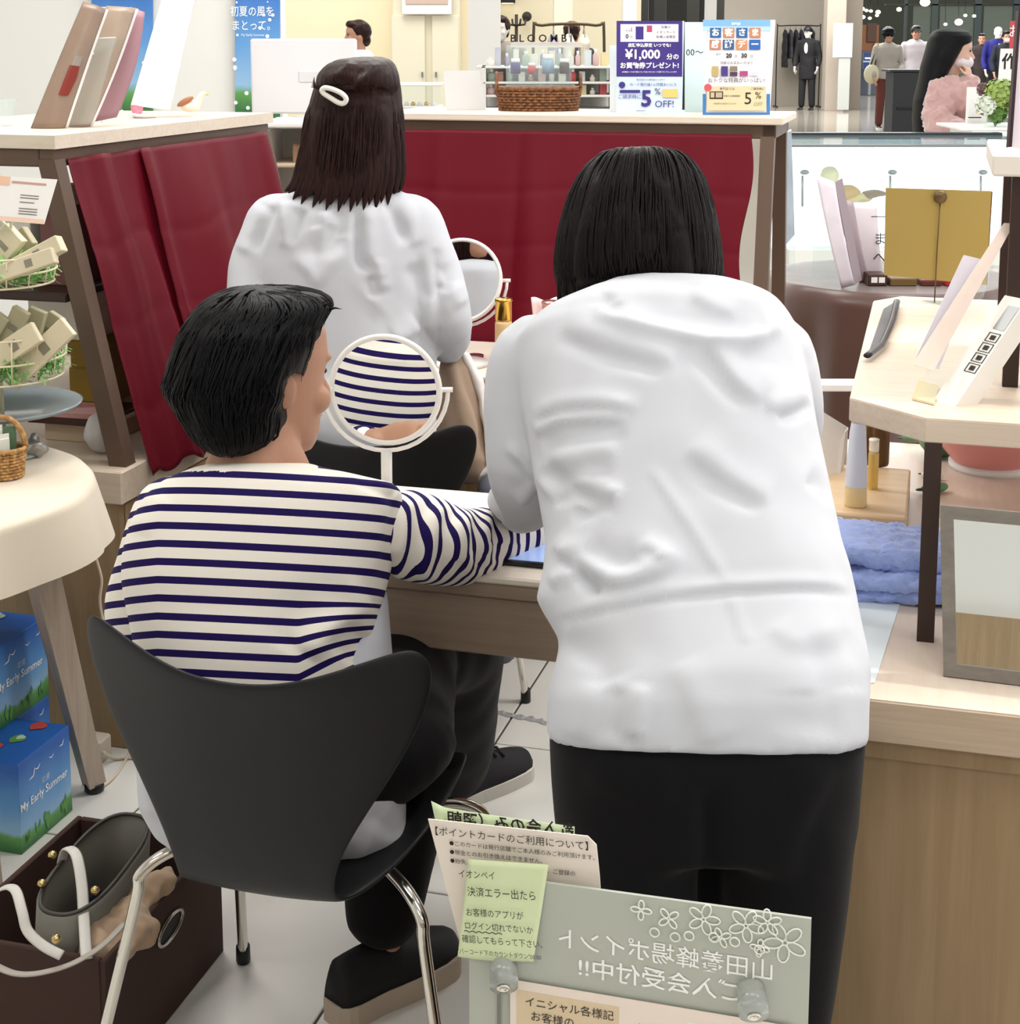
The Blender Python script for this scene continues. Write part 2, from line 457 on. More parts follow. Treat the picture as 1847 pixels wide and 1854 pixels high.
# --- left counter
lc = gthing('display_counter', 'display counter along the side with bronze slanted legs and two red cloths', 'counter', -1.98, 3.3)
LB, LA0, LA1 = -1.745, 2.795, 3.87
gprism('countertop', [(LB, LA0), (LB, LA1), (-2.32, LA1), (-2.32, LA0 + .01)], CT - .028, CT, M_woodtop, lc)
gbox('beam', LB - .045, LB - .01, LA0 + .01, LA1 - .01, CT - .066, CT - .028, M_frame, lc)
gbox('beam', -2.31, LB - .045, LA0 + .01, LA0 + .045, CT - .066, CT - .028, M_frame, lc)
gbox('beam', -2.31, LB - .045, LA1 - .045, LA1 - .01, CT - .066, CT - .028, M_frame, lc)
for a_ in (LA0 + .028, LA1 - .028):
    sqpost('post', G(-1.635, a_, .62), G(LB - .028, a_, CT - .05), .04, M_frame, lc)
    sqpost('post', G(-2.36, a_, .62), G(-2.29, a_, CT - .05), .036, M_frame, lc)
sqpost('post', G(-2.0, LA0 + .028, .62), G(-1.985, LA0 + .028, CT - .05), .03, M_frame, lc)
gbox('shelf', -2.3, LB - .02, LA0 + .05, LA1 - .04, .955, .975, M_darkpost, lc)
gbox('plinth', -2.6, -1.605, LA0 - .03, LA1 + .06, .55, .62, M_woodlt, lc)
gbox('cabinet_body', -2.58, -1.625, LA0 - .005, LA1 + .04, 0.0, .55, M_woodcab, lc)
gbox('side_panel', -1.625, -1.621, LA0 + .01, LA0 + .5, 0.02, .54, M_woodcab, lc)
for i, (a0, a1, fl) in enumerate(((LA0 + .055, LA0 + .36, [(.18, .1, .008, 0), (.45, .12, -.01, .1), (.9, .08, .02, .04), (1.0, .03, -.015, 0)]),
                                  (LA0 + .335, LA1 - .06, [(.04, .05, -.02, 0), (.1, .05, .014, .02), (.4, .14, -.012, 0), (.7, .1, .012, 0), (.95, .05, -.014, 0)]))):
    drape('red_curtain', G(LB - .002, a0, CT - .05), G(LB - .002, a1, CT - .05), G(-1.585, a0 + .02, .585), G(-1.585, a1 + .02, .60), fl,
          ('crimson satin cloth on the side counter, next to its near bronze post', 'crimson satin cloth on the side counter, reaching to its far end')[i], 4.2 + i, nu=90, bottom_wave=.03, ripple=.009)

# --- right counter with riser shelf
ctr = gthing('sales_counter', 'oak sales counter with pale top holding the riser shelf and framed mirror', 'counter', .5, 2.25)
M_ctop = wood('counter_top_oak', '#d8c6b4', '#e6d8ca', (14, 1.2, 14), 4, .3)
gbox('countertop', -.2, 1.3, 1.806, 3.05, .668, .72, M_woodedge, ctr, .0015)
gbox('top_sheet', -.198, 1.298, 1.808, 3.048, .7202, .7212, M_ctop, ctr, 0)
gbox('rail', -.18, 1.28, 1.822, 3.0, .640, .668, M_woodcab, ctr, .001)
gbox('cabinet_body', -.18, 1.28, 1.832, 3.0, 0, .640, M_woodcab, ctr, .002)
CTZ = .7212
rs = gthing('riser_shelf', 'pale wood riser shelf with chamfered corners on dark brown posts above the oak counter', 'shelf', .2, 2.2, CTZ)
RZ0, RZ1 = .99, 1.022
def g2(x, y, z): q = toG(PZ(x, y, z)); return (q[0], q[1])
c1 = g2(1537, 762, RZ0); c2 = g2(1673, 801, RZ0); c3 = g2(1847, 813, RZ0)
c6 = g2(1632, 536, RZ1); c5 = g2(1592, 585, RZ1)
a_back = c6[1]
poly = [c2, (.75, c2[1] - .0), (.75, a_back), (c6[0], a_back), (c1[0] - .005, c6[1] - .07), (c1[0], c1[1])]
gprism('shelf_board', poly, RZ0, RZ1, M_woodlt, rs, .0015)
b_l = c2[0]
for b_, a_ in ((b_l + .012, c2[1] + .012), (b_l + .012, a_back - .05), (.7, c2[1] + .03), (.7, a_back - .05)):
    sqpost('post', G(b_, a_, CTZ), G(b_, a_, RZ0), .022, M_darkpost, rs)
# second tier
q = toG(PZ(1818, 700, RZ1)); 
us = gthing('riser_shelf', 'small upper tier of white board on dark brown posts, above the chamfered riser shelf', 'shelf', q[0] + .2, q[1] + .2, RZ1)
UZ = P(1818, 318, PZ(1818, 700, RZ1).y).z
sqpost('post', G(q[0] + .008, q[1] + .008, RZ1), G(q[0] + .008, q[1] + .008, UZ), .021, M_darkpost, us)
sqpost('post', G(q[0] + .008, q[1] + .30, RZ1), G(q[0] + .008, q[1] + .30, UZ), .021, M_darkpost, us)
sqpost('post', G(q[0] + .36, q[1] + .008, RZ1), G(q[0] + .36, q[1] + .008, UZ), .021, M_darkpost, us)
sqpost('post', G(q[0] + .36, q[1] + .30, RZ1), G(q[0] + .36, q[1] + .30, UZ), .021, M_darkpost, us)
gbox('shelf_board', q[0] - .03, q[0] + .4, q[1] - .02, q[1] + .32, UZ, UZ + .03, mat('pale_board', '#e6ddd2', .5), us)

# --- round table with cream cloth at the left
RTC = Vector((-1.115, 2.70, 0)); RTR = .345; RTZ = .70
rt = thing('round_table', 'round wooden table with splayed grey oak legs under a cream cloth', 'table', RTC, 0)
lathe('tabletop', [(0.001, RTZ - .02), (RTR - .01, RTZ - .02), (RTR, RTZ - .014), (RTR, RTZ - .004), (RTR - .008, RTZ), (0.001, RTZ)], M_woodap, rt, 48)
M_legoak = wood('grey_oak_leg', '#9c8b7b', '#bbab9c', (12, 12, 1), 5)
for k in range(4):
    a = radians(41 + 90 * k)
    top = Vector((cos(a) * .235, sin(a) * .235, RTZ - .02)); bot = Vector((cos(a) * .363, sin(a) * .363, .018))
    ez = (top - bot).normalized(); ex = Vector((-sin(a), cos(a), 0)); ey = ez.cross(ex)
    v = []
    for p_, w in ((bot, .018), (top, .03)):
        for sx, sy in ((-1, -1), (1, -1), (1, 1), (-1, 1)): v.append(p_ + ex * sx * w + ey * sy * w)
    f = [[3, 2, 1, 0], [4, 5, 6, 7]] + [[m, (m + 1) % 4, 4 + (m + 1) % 4, 4 + m] for m in range(4)]
    lg = mesh_obj('leg', v, f, M_legoak, rt)
    lathe('foot_cap', [(.016, 0), (.02, .004), (.02, .02), (.001, .021)], M_black, lg, 12, M=Matrix.Translation((bot.x, bot.y, 0)))
M_cream = mat('cream_linen', '#dcd0bd', .85, sheen=.2, bump=.15, bscale=500)
def cloth_disc(name, R, z, drop, mat_, label, cat, loc, waves=9, amp=.02, nr=12, nd=14, n=120, seedn=0.0, group=None, slack=.02):
    verts, faces = [], []
    for i in range(nr + 1):
        r = R * i / nr
        for k in range(n):
            a = 2 * pi * k / n; verts.append((r * cos(a), r * sin(a), z + (.0015 * noise.noise(Vector((r * 12 * cos(a), r * 12 * sin(a), seedn))))))
    for j in range(1, nd + 1):
        s = j / nd
        for k in range(n):
            a = 2 * pi * k / n
            w = sin(waves * a + 1.3 * sin(2 * a + seedn)) + .5 * sin(waves * 1.7 * a + seedn * 3)
            d = drop * (1 + .22 * noise.noise(Vector((cos(a) * 1.5, sin(a) * 1.5, seedn + 5))))
            r = R + .006 + slack * s + amp * w * s ** .8 * .9
            verts.append((r * cos(a), r * sin(a), z - d * s - .004 * (1 - s) * 0))
    rows = nr + nd
    for i in range(rows):
        for k in range(n):
            k2 = (k + 1) % n; faces.append([i * n + k, i * n + k2, (i + 1) * n + k2, (i + 1) * n + k])
    o = mesh_obj(name, verts, faces, mat_, None, smooth=True, loc=loc)
    return set_tags(o, label, cat, group)
cloth_disc('tablecloth', RTR, RTZ + .004, .115, M_cream, 'cream linen cloth draped over the round table', 'tablecloth', RTC, 5, .012, seedn=2.0)

# --- round table with brown satin cloth to the floor
BTC = Vector((1.27, 5.12, 0)); BTZ = .72
bt = thing('round_table', 'round table under a brown satin cloth beside the glass showcase', 'table', BTC, 0)
lathe('tabletop', [(.001, BTZ - .025), (.39, BTZ - .025), (.39, BTZ), (.001, BTZ)], M_woodap, bt, 48)
lathe('pedestal', [(.2, 0), (.2, .02), (.04, .04), (.04, BTZ - .03), (.12, BTZ - .025)], M_black, bt, 20)
M_brown = mat('brown_satin', '#523830', .32, sheen=.3, bump=.05, bscale=600)
cloth_disc('tablecloth', .40, BTZ + .003, .69, M_brown, 'brown satin cloth hanging in soft folds over the showcase side table', 'tablecloth', BTC, 9, .045, seedn=7.0, slack=.06)

# --- bent shell chairs
M_shell = mat('black_lacquer', '#141416', .48, spec=.4, coat=.05, bump=.03, bscale=400)
def shell_chair(label, b, a, turn, group='black shell chairs'):
    c = gthing('shell_chair', label, 'chair', b, a, 0, group, turn)
    prof = [(.175, .395), (.165, .42), (.12, .434), (.04, .425), (-.06, .412), (-.14, .395), (-.195, .386), (-.232, .402), (-.247, .46), (-.254, .53), (-.260, .60), (-.268, .67), (-.277, .73), (-.282, .765)]
    wid = [.150, .168, .185, .19, .185, .16, .128, .108, .118, .156, .200, .233, .247, .228]
    cols = [-1, -.8, -.5, -.2, .2, .5, .8, 1]
    v = []
    for i, ((y, z), w) in enumerate(zip(prof, wid)):
        back = max(0, min(1, (i - 6) / 3))
        for s in cols:
            x = s * w
            yy = y + back * 1.1 * x * x; zz = z + (1 - back) * .5 * x * x
            if i >= 10: zz -= (.012, .028, .048, .058)[i - 10] * (1 - min(1, abs(s) / .92) ** 1.7)
            v.append((x, yy, zz))
    nc = len(cols); f = [[i * nc + k, i * nc + k + 1, (i + 1) * nc + k + 1, (i + 1) * nc + k] for i in range(len(prof) - 1) for k in range(nc - 1)]
    sh = mesh_obj('shell', v, f, M_shell, c, smooth=True)
    solidify(sh, .010, 0); subsurf(sh, 3)
    for sx in (-1, 1):
        for sy in (-1, 1):
            foot = Vector((sx * (.275 if sy < 0 else .23), sy * .20 + (-.02 if sy < 0 else .0), .012)); knee = Vector((sx * .20, sy * .125 + (-.03 if sy < 0 else 0), .375)); hub = Vector((sx * .05, sy * .03, .408))
            pts = [hub, hub.lerp(knee, .55), hub.lerp(knee, .86), knee + Vector((sx * .006, sy * .004, -.018)), knee.lerp(foot, .14), knee.lerp(foot, .5), foot]
            lg = tube('leg', smooth_path(pts, 5), .0085, M_chrome, c, 12)
            lathe('rubber_foot', [(.010, 0), (.012, .004), (.0115, .03), (.009, .034)], M_black, lg, 12, M=Matrix.Translation((foot.x, foot.y, 0)))
    lathe('hub_plate', [(.07, .372), (.075, .38), (.075, .388), (.06, .392)], M_chrome, c, 24)
    return c
chair1 = shell_chair('black bent shell chair on chrome legs holding the striped customer', -.825, 1.945, 0)
chair2 = shell_chair('black bent shell chair under the seated woman with the hair clip', -1.10, 3.05, 0)
# ================================================================ figures
def V3(*a): return Vector(a)
def sculpt(parts, voxel=.006, smooth=6, name='form', factor=.5):
    "weld several closed forms into one continuous skin"
    vs, fs = [], []
    for v, f in parts:
        o = len(vs); vs += [tuple(p) for p in v]; fs += [[i + o for i in q] for q in f]
    me = bpy.data.meshes.new(name); me.from_pydata(vs, [], fs); me.update()
    o = bpy.data.objects.new('tmpform', me); COL.objects.link(o)
    m = o.modifiers.new('r', 'REMESH'); m.mode = 'VOXEL'; m.voxel_size = voxel; m.use_smooth_shade = True
    if smooth:
        s = o.modifiers.new('s', 'SMOOTH'); s.factor = factor; s.iterations = smooth
    dg = bpy.context.evaluated_depsgraph_get()
    res = bpy.data.meshes.new_from_object(o.evaluated_get(dg))
    bpy.data.objects.remove(o); bpy.data.meshes.remove(me)
    res.name = name
    return res
def get_co(me):
    a = np.empty(len(me.vertices) * 3, np.float32); me.vertices.foreach_get('co', a); return a.reshape(-1, 3).astype(np.float64)
def set_co(me, a):
    me.vertices.foreach_set('co', a.astype(np.float32).ravel()); me.update()
def get_no(me):
    a = np.empty(len(me.vertices) * 3, np.float32); me.vertices.foreach_get('normal', a); return a.reshape(-1, 3).astype(np.float64)
def crease(me, strokes):
    "press folds into the cloth along strokes: (points, width, height); points are where the fold is seen on the near side"
    co = get_co(me); no = get_no(me)
    view = np.array([0, 0, CAMH]) - co; view /= np.linalg.norm(view, axis=1)[:, None]
    face = np.clip((no * view).sum(1) * 2.0, 0, 1)
    px, py = pix_np(co)
    disp = np.zeros(len(co))
    for pts, w, amp in strokes:
        best = np.full(len(co), 1e9); tt = np.zeros(len(co)); sg = np.zeros(len(co))
        pts = [(p[0], p[1]) for p in smooth_path([(a, b, 0) for a, b in pts], 5)]
        n = len(pts) - 1
        for i in range(n):
            ax, ay = pts[i]; bx, by = pts[i + 1]
            dx, dy = bx - ax, by - ay; L = dx * dx + dy * dy + 1e-9
            t = np.clip(((px - ax) * dx + (py - ay) * dy) / L, 0, 1)
            d = np.hypot(px - ax - t * dx, py - ay - t * dy)
            m = d < best; best[m] = d[m]; tt[m] = (i + t[m]) / n; sg[m] = (dx * (py - ay) - dy * (px - ax))[m] * (1 if dx >= 0 else -1)
        taper = np.clip(np.minimum(tt, 1 - tt) * 5, 0.0, 1) ** .7
        ww = np.where(sg > 0, w * .95, w * 2.3)      # a fold rises slowly and drops off sharply
        disp += amp * np.exp(-(best / ww) ** 2) * taper
    co += no * (disp * face)[:, None]
    set_co(me, co)
    bm = bmesh.new(); bm.from_mesh(me)
    for _ in range(1): bmesh.ops.smooth_vert(bm, verts=bm.verts[:], factor=.5, use_axis_x=True, use_axis_y=True, use_axis_z=True)
    bm.to_mesh(me); bm.free()
def ruffle(me, amp, scale, stretch=(1, 1, 1), seedn=0.0):
    co = get_co(me); no = get_no(me)
    d = np.array([noise.noise(Vector((c[0] * scale * stretch[0] + seedn, c[1] * scale * stretch[1], c[2] * scale * stretch[2]))) for c in co])
    set_co(me, co + no * (amp * d)[:, None])
def wear(name, me, mat_, parent, label=None):
    "attach a world-space mesh to its figure"
    me.transform(MW[parent.name].inverted()); me.materials.clear()
    me.shade_smooth()
    o = wrap_mesh(name, me, mat_, parent)
    if label: o['label'] = label
    return o
def pxloft(rows, n=44, ex=2.3, sub=3, tilt=0.0):
    "stack of flattened rings; row = (y, x_left, x_right, distance, half depth[, tilt in degrees]) with the outline as it is seen"
    R = [list(r) + ([tilt] if len(r) < 6 else []) for r in rows]
    rr = []
    for i in range(len(R) - 1):
        for k in range(sub):
            t = k / sub; rr.append([R[i][j] * (1 - t) + R[i + 1][j] * t for j in range(6)])
    rr.append(R[-1])
    verts, faces = [], []
    for (y, xl, xr, Y, th, ti) in rr:
        a = P(xl, y, Y); b = P(xr, y, Y); c = (a + b) / 2; hw = (b - a).length / 2
        w = Vector((0, cos(radians(ti)), -sin(radians(ti))))
        for k in range(n):
            an = 2 * pi * k / n; ca, sa = cos(an), sin(an)
            x = math.copysign(abs(ca) ** (2 / ex), ca) * hw; d = math.copysign(abs(sa) ** (2 / ex), sa) * th
            verts.append(c + Vector((x, 0, 0)) + w * d)
    m = len(rr)
    for i in range(m - 1):
        for k in range(n):
            k2 = (k + 1) % n; faces.append([i * n + k, (i + 1) * n + k, (i + 1) * n + k2, i * n + k2])
    faces.append(list(range(n))); faces.append([(m - 1) * n + k for k in range(n)][::-1])
    return verts, faces
def limb(pts, rad, n=18):
    "tapered limb with rounded ends"
    pts = [Vector(p) for p in pts]
    if not isinstance(rad, (list, tuple)): rad = [rad] * len(pts)
    sp = smooth_path(pts, 5); sr = []
    for i in range(len(rad) - 1):
        for k in range(5): sr.append(rad[i] * (1 - k / 5) + rad[i + 1] * k / 5)
    sr.append(rad[-1])
    d0 = (sp[0] - sp[1]).normalized(); d1 = (sp[-1] - sp[-2]).normalized()
    head = [(sp[0] + d0 * sr[0] * s, sr[0] * c) for s, c in ((.95, .25), (.8, .6), (.45, .89))]
    tail = [(sp[-1] + d1 * sr[-1] * s, sr[-1] * c) for s, c in ((.45, .89), (.8, .6), (.95, .25))]
    pp = [h[0] for h in head] + sp + [h[0] for h in tail]; r2 = [h[1] for h in head] + sr + [h[1] for h in tail]
    return tube_vf(pp, r2, n)
def ball(c, rx, ry, rz, n=16, M=None):
    v, f = [], []
    m = n // 2
    for i in range(m + 1):
        t = pi * (i + .02) / (m + .04)
        for k in range(n):
            a = 2 * pi * k / n; p = Vector((rx * sin(t) * cos(a), ry * sin(t) * sin(a), rz * cos(t)))
            if M is not None: p = M @ p
            v.append(Vector(c) + p)
    for i in range(m):
        for k in range(n):
            k2 = (k + 1) % n; f.append([i * n + k, (i + 1) * n + k, (i + 1) * n + k2, i * n + k2])
    f.append(list(range(n))); f.append([m * n + k for k in range(n)][::-1])
    return v, f
HEADROWS = [(-.118, .016, .074, .046), (-.112, .030, .086, .02), (-.098, .044, .091, -.012), (-.08, .053, .092, -.04), (-.055, .061, .092, -.06), (-.03, .066, .092, -.075), (0, .070, .091, -.088), (.03, .073, .094, -.095), (.06, .071, .089, -.093), (.085, .060, .072, -.080), (.103, .040, .045, -.056), (.113, .014, .012, -.022)]
def head_parts(c, yaw, pitch=0.0, roll=0.0, s=1.0):
    "head facing +Y turned right by yaw; returns closed forms, and the matrix"
    M = Matrix.Translation(Vector(c)) @ Matrix.Rotation(-yaw, 4, 'Z') @ Matrix.Rotation(pitch, 4, 'X') @ Matrix.Rotation(roll, 4, 'Y') @ Matrix.Scale(s, 4)
    n = 32; v, f = [], []
    for z, w, fr, bk in HEADROWS:
        cy = (fr + bk) / 2; hd = (fr - bk) / 2
        for k in range(n):
            a = 2 * pi * k / n; ca, sa = cos(a), sin(a)
            e = 2 / 2.25
            v.append(M @ Vector((math.copysign(abs(ca) ** e, ca) * w, cy + math.copysign(abs(sa) ** e, sa) * hd, z)))
    m = len(HEADROWS)
    for i in range(m - 1):
        for k in range(n):
            k2 = (k + 1) % n; f.append([i * n + k, i * n + k2, (i + 1) * n + k2, (i + 1) * n + k])
    f.append(list(range(n))[::-1]); f.append([(m - 1) * n + k for k in range(n)])
    R = M.to_3x3()
    parts = [(v, f)]
    parts.append(limb([M @ V3(0, .086, .012), M @ V3(0, .098, -.014), M @ V3(0, .107, -.032)], [.006 * s, .008 * s, .0105 * s], 12))
    for sx in (-1, 1):
        parts.append(ball(M @ V3(sx * .011, .095, -.037), .008, .008, .006, 10, R))
        parts.append(ball(M @ V3(sx * .072, -.008, -.012), .009, .019, .031, 14, R @ Matrix.Rotation(.25, 3, 'X') @ Matrix.Rotation(-sx * .35, 3, 'Z')))
        parts.append(ball(M @ V3(sx * .03, .080, .024), .020, .012, .007, 12, R))
        parts.append(ball(M @ V3(sx * .043, .066, -.035), .02, .022, .022, 12, R))
    parts.append(ball(M @ V3(0, .089, -.064), .023, .010, .0055, 12, R)); parts.append(ball(M @ V3(0, .087, -.076), .020, .010, .0065, 12, R))
    parts.append(ball(M @ V3(0, .078, -.102), .018, .014, .014, 12, R))
    return parts, M
def hand_parts(wrist, direction, palm_n, side, curl=.35, s=1.0, spread=.06):
    "palm and five fingers; direction wrist to knuckles, palm_n out of the palm, side +1 puts the thumb on cross(direction, palm_n)"
    d = Vector(direction).normalized(); pn = Vector(palm_n); pn = (pn - d * pn.dot(d)).normalized(); lt = d.cross(pn).normalized() * side
    w = Vector(wrist); parts = []
    L = .085 * s
    rows = []
    for t, hw, th in ((-.1, .024, .017), (0.1, .028, .016), (.5, .038, .015), (.9, .041, .013), (1.05, .036, .010)):
        c = w + d * (L * t); ring = []
        for k in range(16):
            a = 2 * pi * k / 16; ring.append(c + lt * (hw * s * cos(a)) + pn * (th * s * sin(a)))
        rows.append(ring)
    v = [p for r in rows for p in r]; f = []
    for i in range(len(rows) - 1):
        for k in range(16):
            k2 = (k + 1) % 16; f.append([i * 16 + k, (i + 1) * 16 + k, (i + 1) * 16 + k2, i * 16 + k2])
    f.append(list(range(16))); f.append([(len(rows) - 1) * 16 + k for k in range(16)][::-1])
    parts.append((v, f))
    for i, (off, ln, rr) in enumerate(((.031, .070, .0082), (.011, .078, .0085), (-.010, .072, .0082), (-.030, .057, .0072))):
        p = w + d * (L * .93) + lt * (off * s); dirv = (d + lt * (off / .03 * spread)).normalized(); pts = [p - d * .012]; cu = curl * (.9 + .12 * i)
        for seg in (.46, .30, .24):
            q = Matrix.Rotation(cu, 3, dirv.cross(pn).normalized()); dirv = (q @ dirv).normalized()
            pts.append(p); p = p + dirv * (ln * seg * s)
        pts.append(p)
        parts.append(limb(pts[1:], [rr * s, rr * s * .97, rr * s * .9, rr * s * .8], 10))
    p = w + d * (L * .25) + lt * (.024 * s)
    q = p + (d * .55 + lt * .8 + pn * .25).normalized() * .034 * s; r = q + (d * .85 + lt * .35 + pn * .4).normalized() * .030 * s; e = r + (d * .95 + pn * .45).normalized() * .024 * s
    parts.append(limb([p, q, r, e], [.013 * s, .0105 * s, .0095 * s, .008 * s], 10))
    return parts
def shoe(parent, heel, toe, wd, upper_mat, sole_mat, label, sole_t=.026, high=.075, laces=False, opening=True):
    heel = Vector(heel); toe = Vector(toe); d = toe - heel; L = d.length; yaw = math.atan2(-d.x, d.y)
    M = MW[parent.name].inverted() @ Matrix.Translation(heel) @ Matrix.Rotation(yaw, 4, 'Z')
    def half(t):
        return wd * (.62 + .10 * sin(pi * min(t / .35, 1) / 2) + .30 * sin(pi * max(0, t - .3) / .95)) * (1 - max(0, (t - .8) / .2) ** 2.2 * .72) * (1 - max(0, (.1 - t) / .1) ** 2 * .45)
    def loft(rows, n=24):
        v, f = [], []
        for r in rows: v += r
        for i in range(len(rows) - 1):
            for k in range(n):
                k2 = (k + 1) % n; f.append([i * n + k, i * n + k2, (i + 1) * n + k2, (i + 1) * n + k])
        f.append(list(range(n))[::-1]); f.append([(len(rows) - 1) * n + k for k in range(n)])
        return v, f
    N = 22
    outl = []
    ts = [.0 + i / N for i in range(N + 1)]
    right = [(half(t), t * L) for t in ts]; left = [(-half(t), t * L) for t in reversed(ts)]
    poly = right + left
    sm = [(x, y) for x, y in poly]
    v, f = prism_vf(sm, 0.0, sole_t)
    rows = []
    for t in [0.015, .05, .12, .22, .32, .42, .52, .64, .76, .87, .95, .985]:
        h = sole_t - .004 + (high if t < .3 else high * (1 - min(1, (t - .3) / .62) ** .9 * .62)) * (1 - max(0, (t - .9) / .1) ** 2 * .5) * (1 if t > .04 else .8)
        w = half(t) * .97; ring = []
        for k in range(24):
            a = 2 * pi * k / 24; ca, sa = cos(a), sin(a)
            x = math.copysign(abs(ca) ** .7, ca) * w * (1 if sa < 0 else (1 - .38 * sa)); z = sole_t - .006 + (h - sole_t + .006) * max(0, sa) ** .8
            ring.append((x, t * L, z))
        rows.append(ring)
    v2, f2 = loft(rows)
    o = mesh_obj('shoe', v2, f2, upper_mat, parent, M=M, smooth=True); o['label'] = label
    so = mesh_obj('sole', v, f, sole_mat, o, M=M)
    if laces:
        for k in range(4):
            t = .36 + .085 * k; z = sole_t + high * (1 - min(1, (t - .3) / .62) ** .9 * .62) + .002
            w = half(t) * .5
            tube('lace', [(-w, t * L, z - .010), (0, t * L + .004, z), (w, t * L, z - .010)], .0028, upper_mat, o, 8, M=M)
    return o
def hair_streaks(me, centre, amp=.0022, freq=46.0, seedn=0.0, axis=(0, 0, 1), drop=.6):
    "grooves that run from the crown down, as combed hair has"
    co = get_co(me); no = get_no(me); c = np.array(centre)
    d = co - c
    ang = np.arctan2(d[:, 1], d[:, 0])
    out = np.zeros(len(co))
    for i in range(len(co)):
        a = ang[i]; z = d[i, 2]
        out[i] = noise.noise(Vector((cos(a) * freq * .16, sin(a) * freq * .16, z * 2.2 + seedn))) * .6 + noise.noise(Vector((cos(a) * freq * .5, sin(a) * freq * .5, z * 3.0 + seedn))) * .5
    set_co(me, co + no * (out * amp)[:, None])

def hair_mat(name, c0, c1, rough=.38):
    if name in MATS: return MATS[name]
    m, nt, b = nodes_of(name)
    tc = nt.nodes.new('ShaderNodeTexCoord'); mp = nt.nodes.new('ShaderNodeMapping'); mp.inputs['Scale'].default_value = (330, 330, 6)
    nt.links.new(tc.outputs['Object'], mp.inputs['Vector'])
    n = nt.nodes.new('ShaderNodeTexNoise'); n.inputs['Scale'].default_value = 1.0; n.inputs['Detail'].default_value = 5
    nt.links.new(mp.outputs['Vector'], n.inputs['Vector'])
    r = nt.nodes.new('ShaderNodeValToRGB'); r.color_ramp.elements[0].position = .35; r.color_ramp.elements[1].position = .75
    r.color_ramp.elements[0].color = lin(c0); r.color_ramp.elements[1].color = lin(c1)
    nt.links.new(n.outputs['Fac'], r.inputs['Fac']); nt.links.new(r.outputs['Color'], b.inputs['Base Color'])
    bp = nt.nodes.new('ShaderNodeBump'); bp.inputs['Strength'].default_value = .5; bp.inputs['Distance'].default_value = .002
    nt.links.new(n.outputs['Fac'], bp.inputs['Height']); nt.links.new(bp.outputs['Normal'], b.inputs['Normal'])
    b.inputs['Roughness'].default_value = rough; b.inputs['Specular IOR Level'].default_value = .15
    MATS[name] = m; return m
def strands(rows, n, seedn, mat_, parent, rmin=.0012, rmax=.0028, lift=.0015, amin=0.0, amax=6.283, ex=2.2, tilt=0.0, lo=.0, hi=1.0, minlen=.35, cut=None, sway=.10, flare=.0):
    "single locks lying on the hair, following its rings from crown to tip"
    random.seed(seedn); R = [list(r) + ([tilt] if len(r) < 6 else []) for r in rows]; m = len(R) - 1
    def at(s, an, off):
        i = min(int(s * m), m - 1); t = s * m - i
        y, xl, xr, Y, th, ti = [R[i][j] * (1 - t) + R[i + 1][j] * t for j in range(6)]
        a = P(xl, y, Y); b = P(xr, y, Y); c = (a + b) / 2; hw = (b - a).length / 2 + off
        ca, sa = cos(an), sin(an); w = Vector((0, cos(radians(ti)), -sin(radians(ti))))
        return c + Vector((math.copysign(abs(ca) ** (2 / ex), ca) * hw, 0, 0)) + w * (math.copysign(abs(sa) ** (2 / ex), sa) * (th + off))
    v, f = [], []
    for k in range(n):
        an = random.uniform(amin, amax); s0 = lo + random.random() * (hi - lo) * (1 - minlen); s1 = s0 + random.uniform(minlen, 1) * (hi - lo); s1 = s1 if s1 < hi else hi - random.random() * .07 * (hi - lo); dr = random.uniform(-sway, sway)
        pts = []; N = 12
        for i in range(N + 1):
            u = i / N; pts.append(at(s0 + (s1 - s0) * u, an + dr * u * u, lift * sin(pi * min(1, u * 1.6) * .5) + flare * u ** 3))
        if cut and any(cut(p) for p in pts): continue
        r = random.uniform(rmin, rmax)
        rad = [max(.0003, r * min(1, (i + .2) / 3) * (1 - (i / N) ** 4)) for i in range(N + 1)]
        a_, b_ = tube_vf(pts, rad, 5); o = len(v); v.extend(a_); f.extend([[q + o for q in g_] for g_ in b_])
    o = mesh_obj('hair_strand', v, f, mat_, parent, True, smooth=True); o['kind'] = 'stuff'
    return o
M_hairblk = hair_mat('black_hair', '#040406', '#121114', .45)
M_hairbrn = hair_mat('dark_brown_hair', '#160a09', '#351c19', .42)
M_hairbob = hair_mat('black_brown_hair', '#060405', '#180e0b', .42)
M_eye = mat('eye_dark', '#15100e', .2)

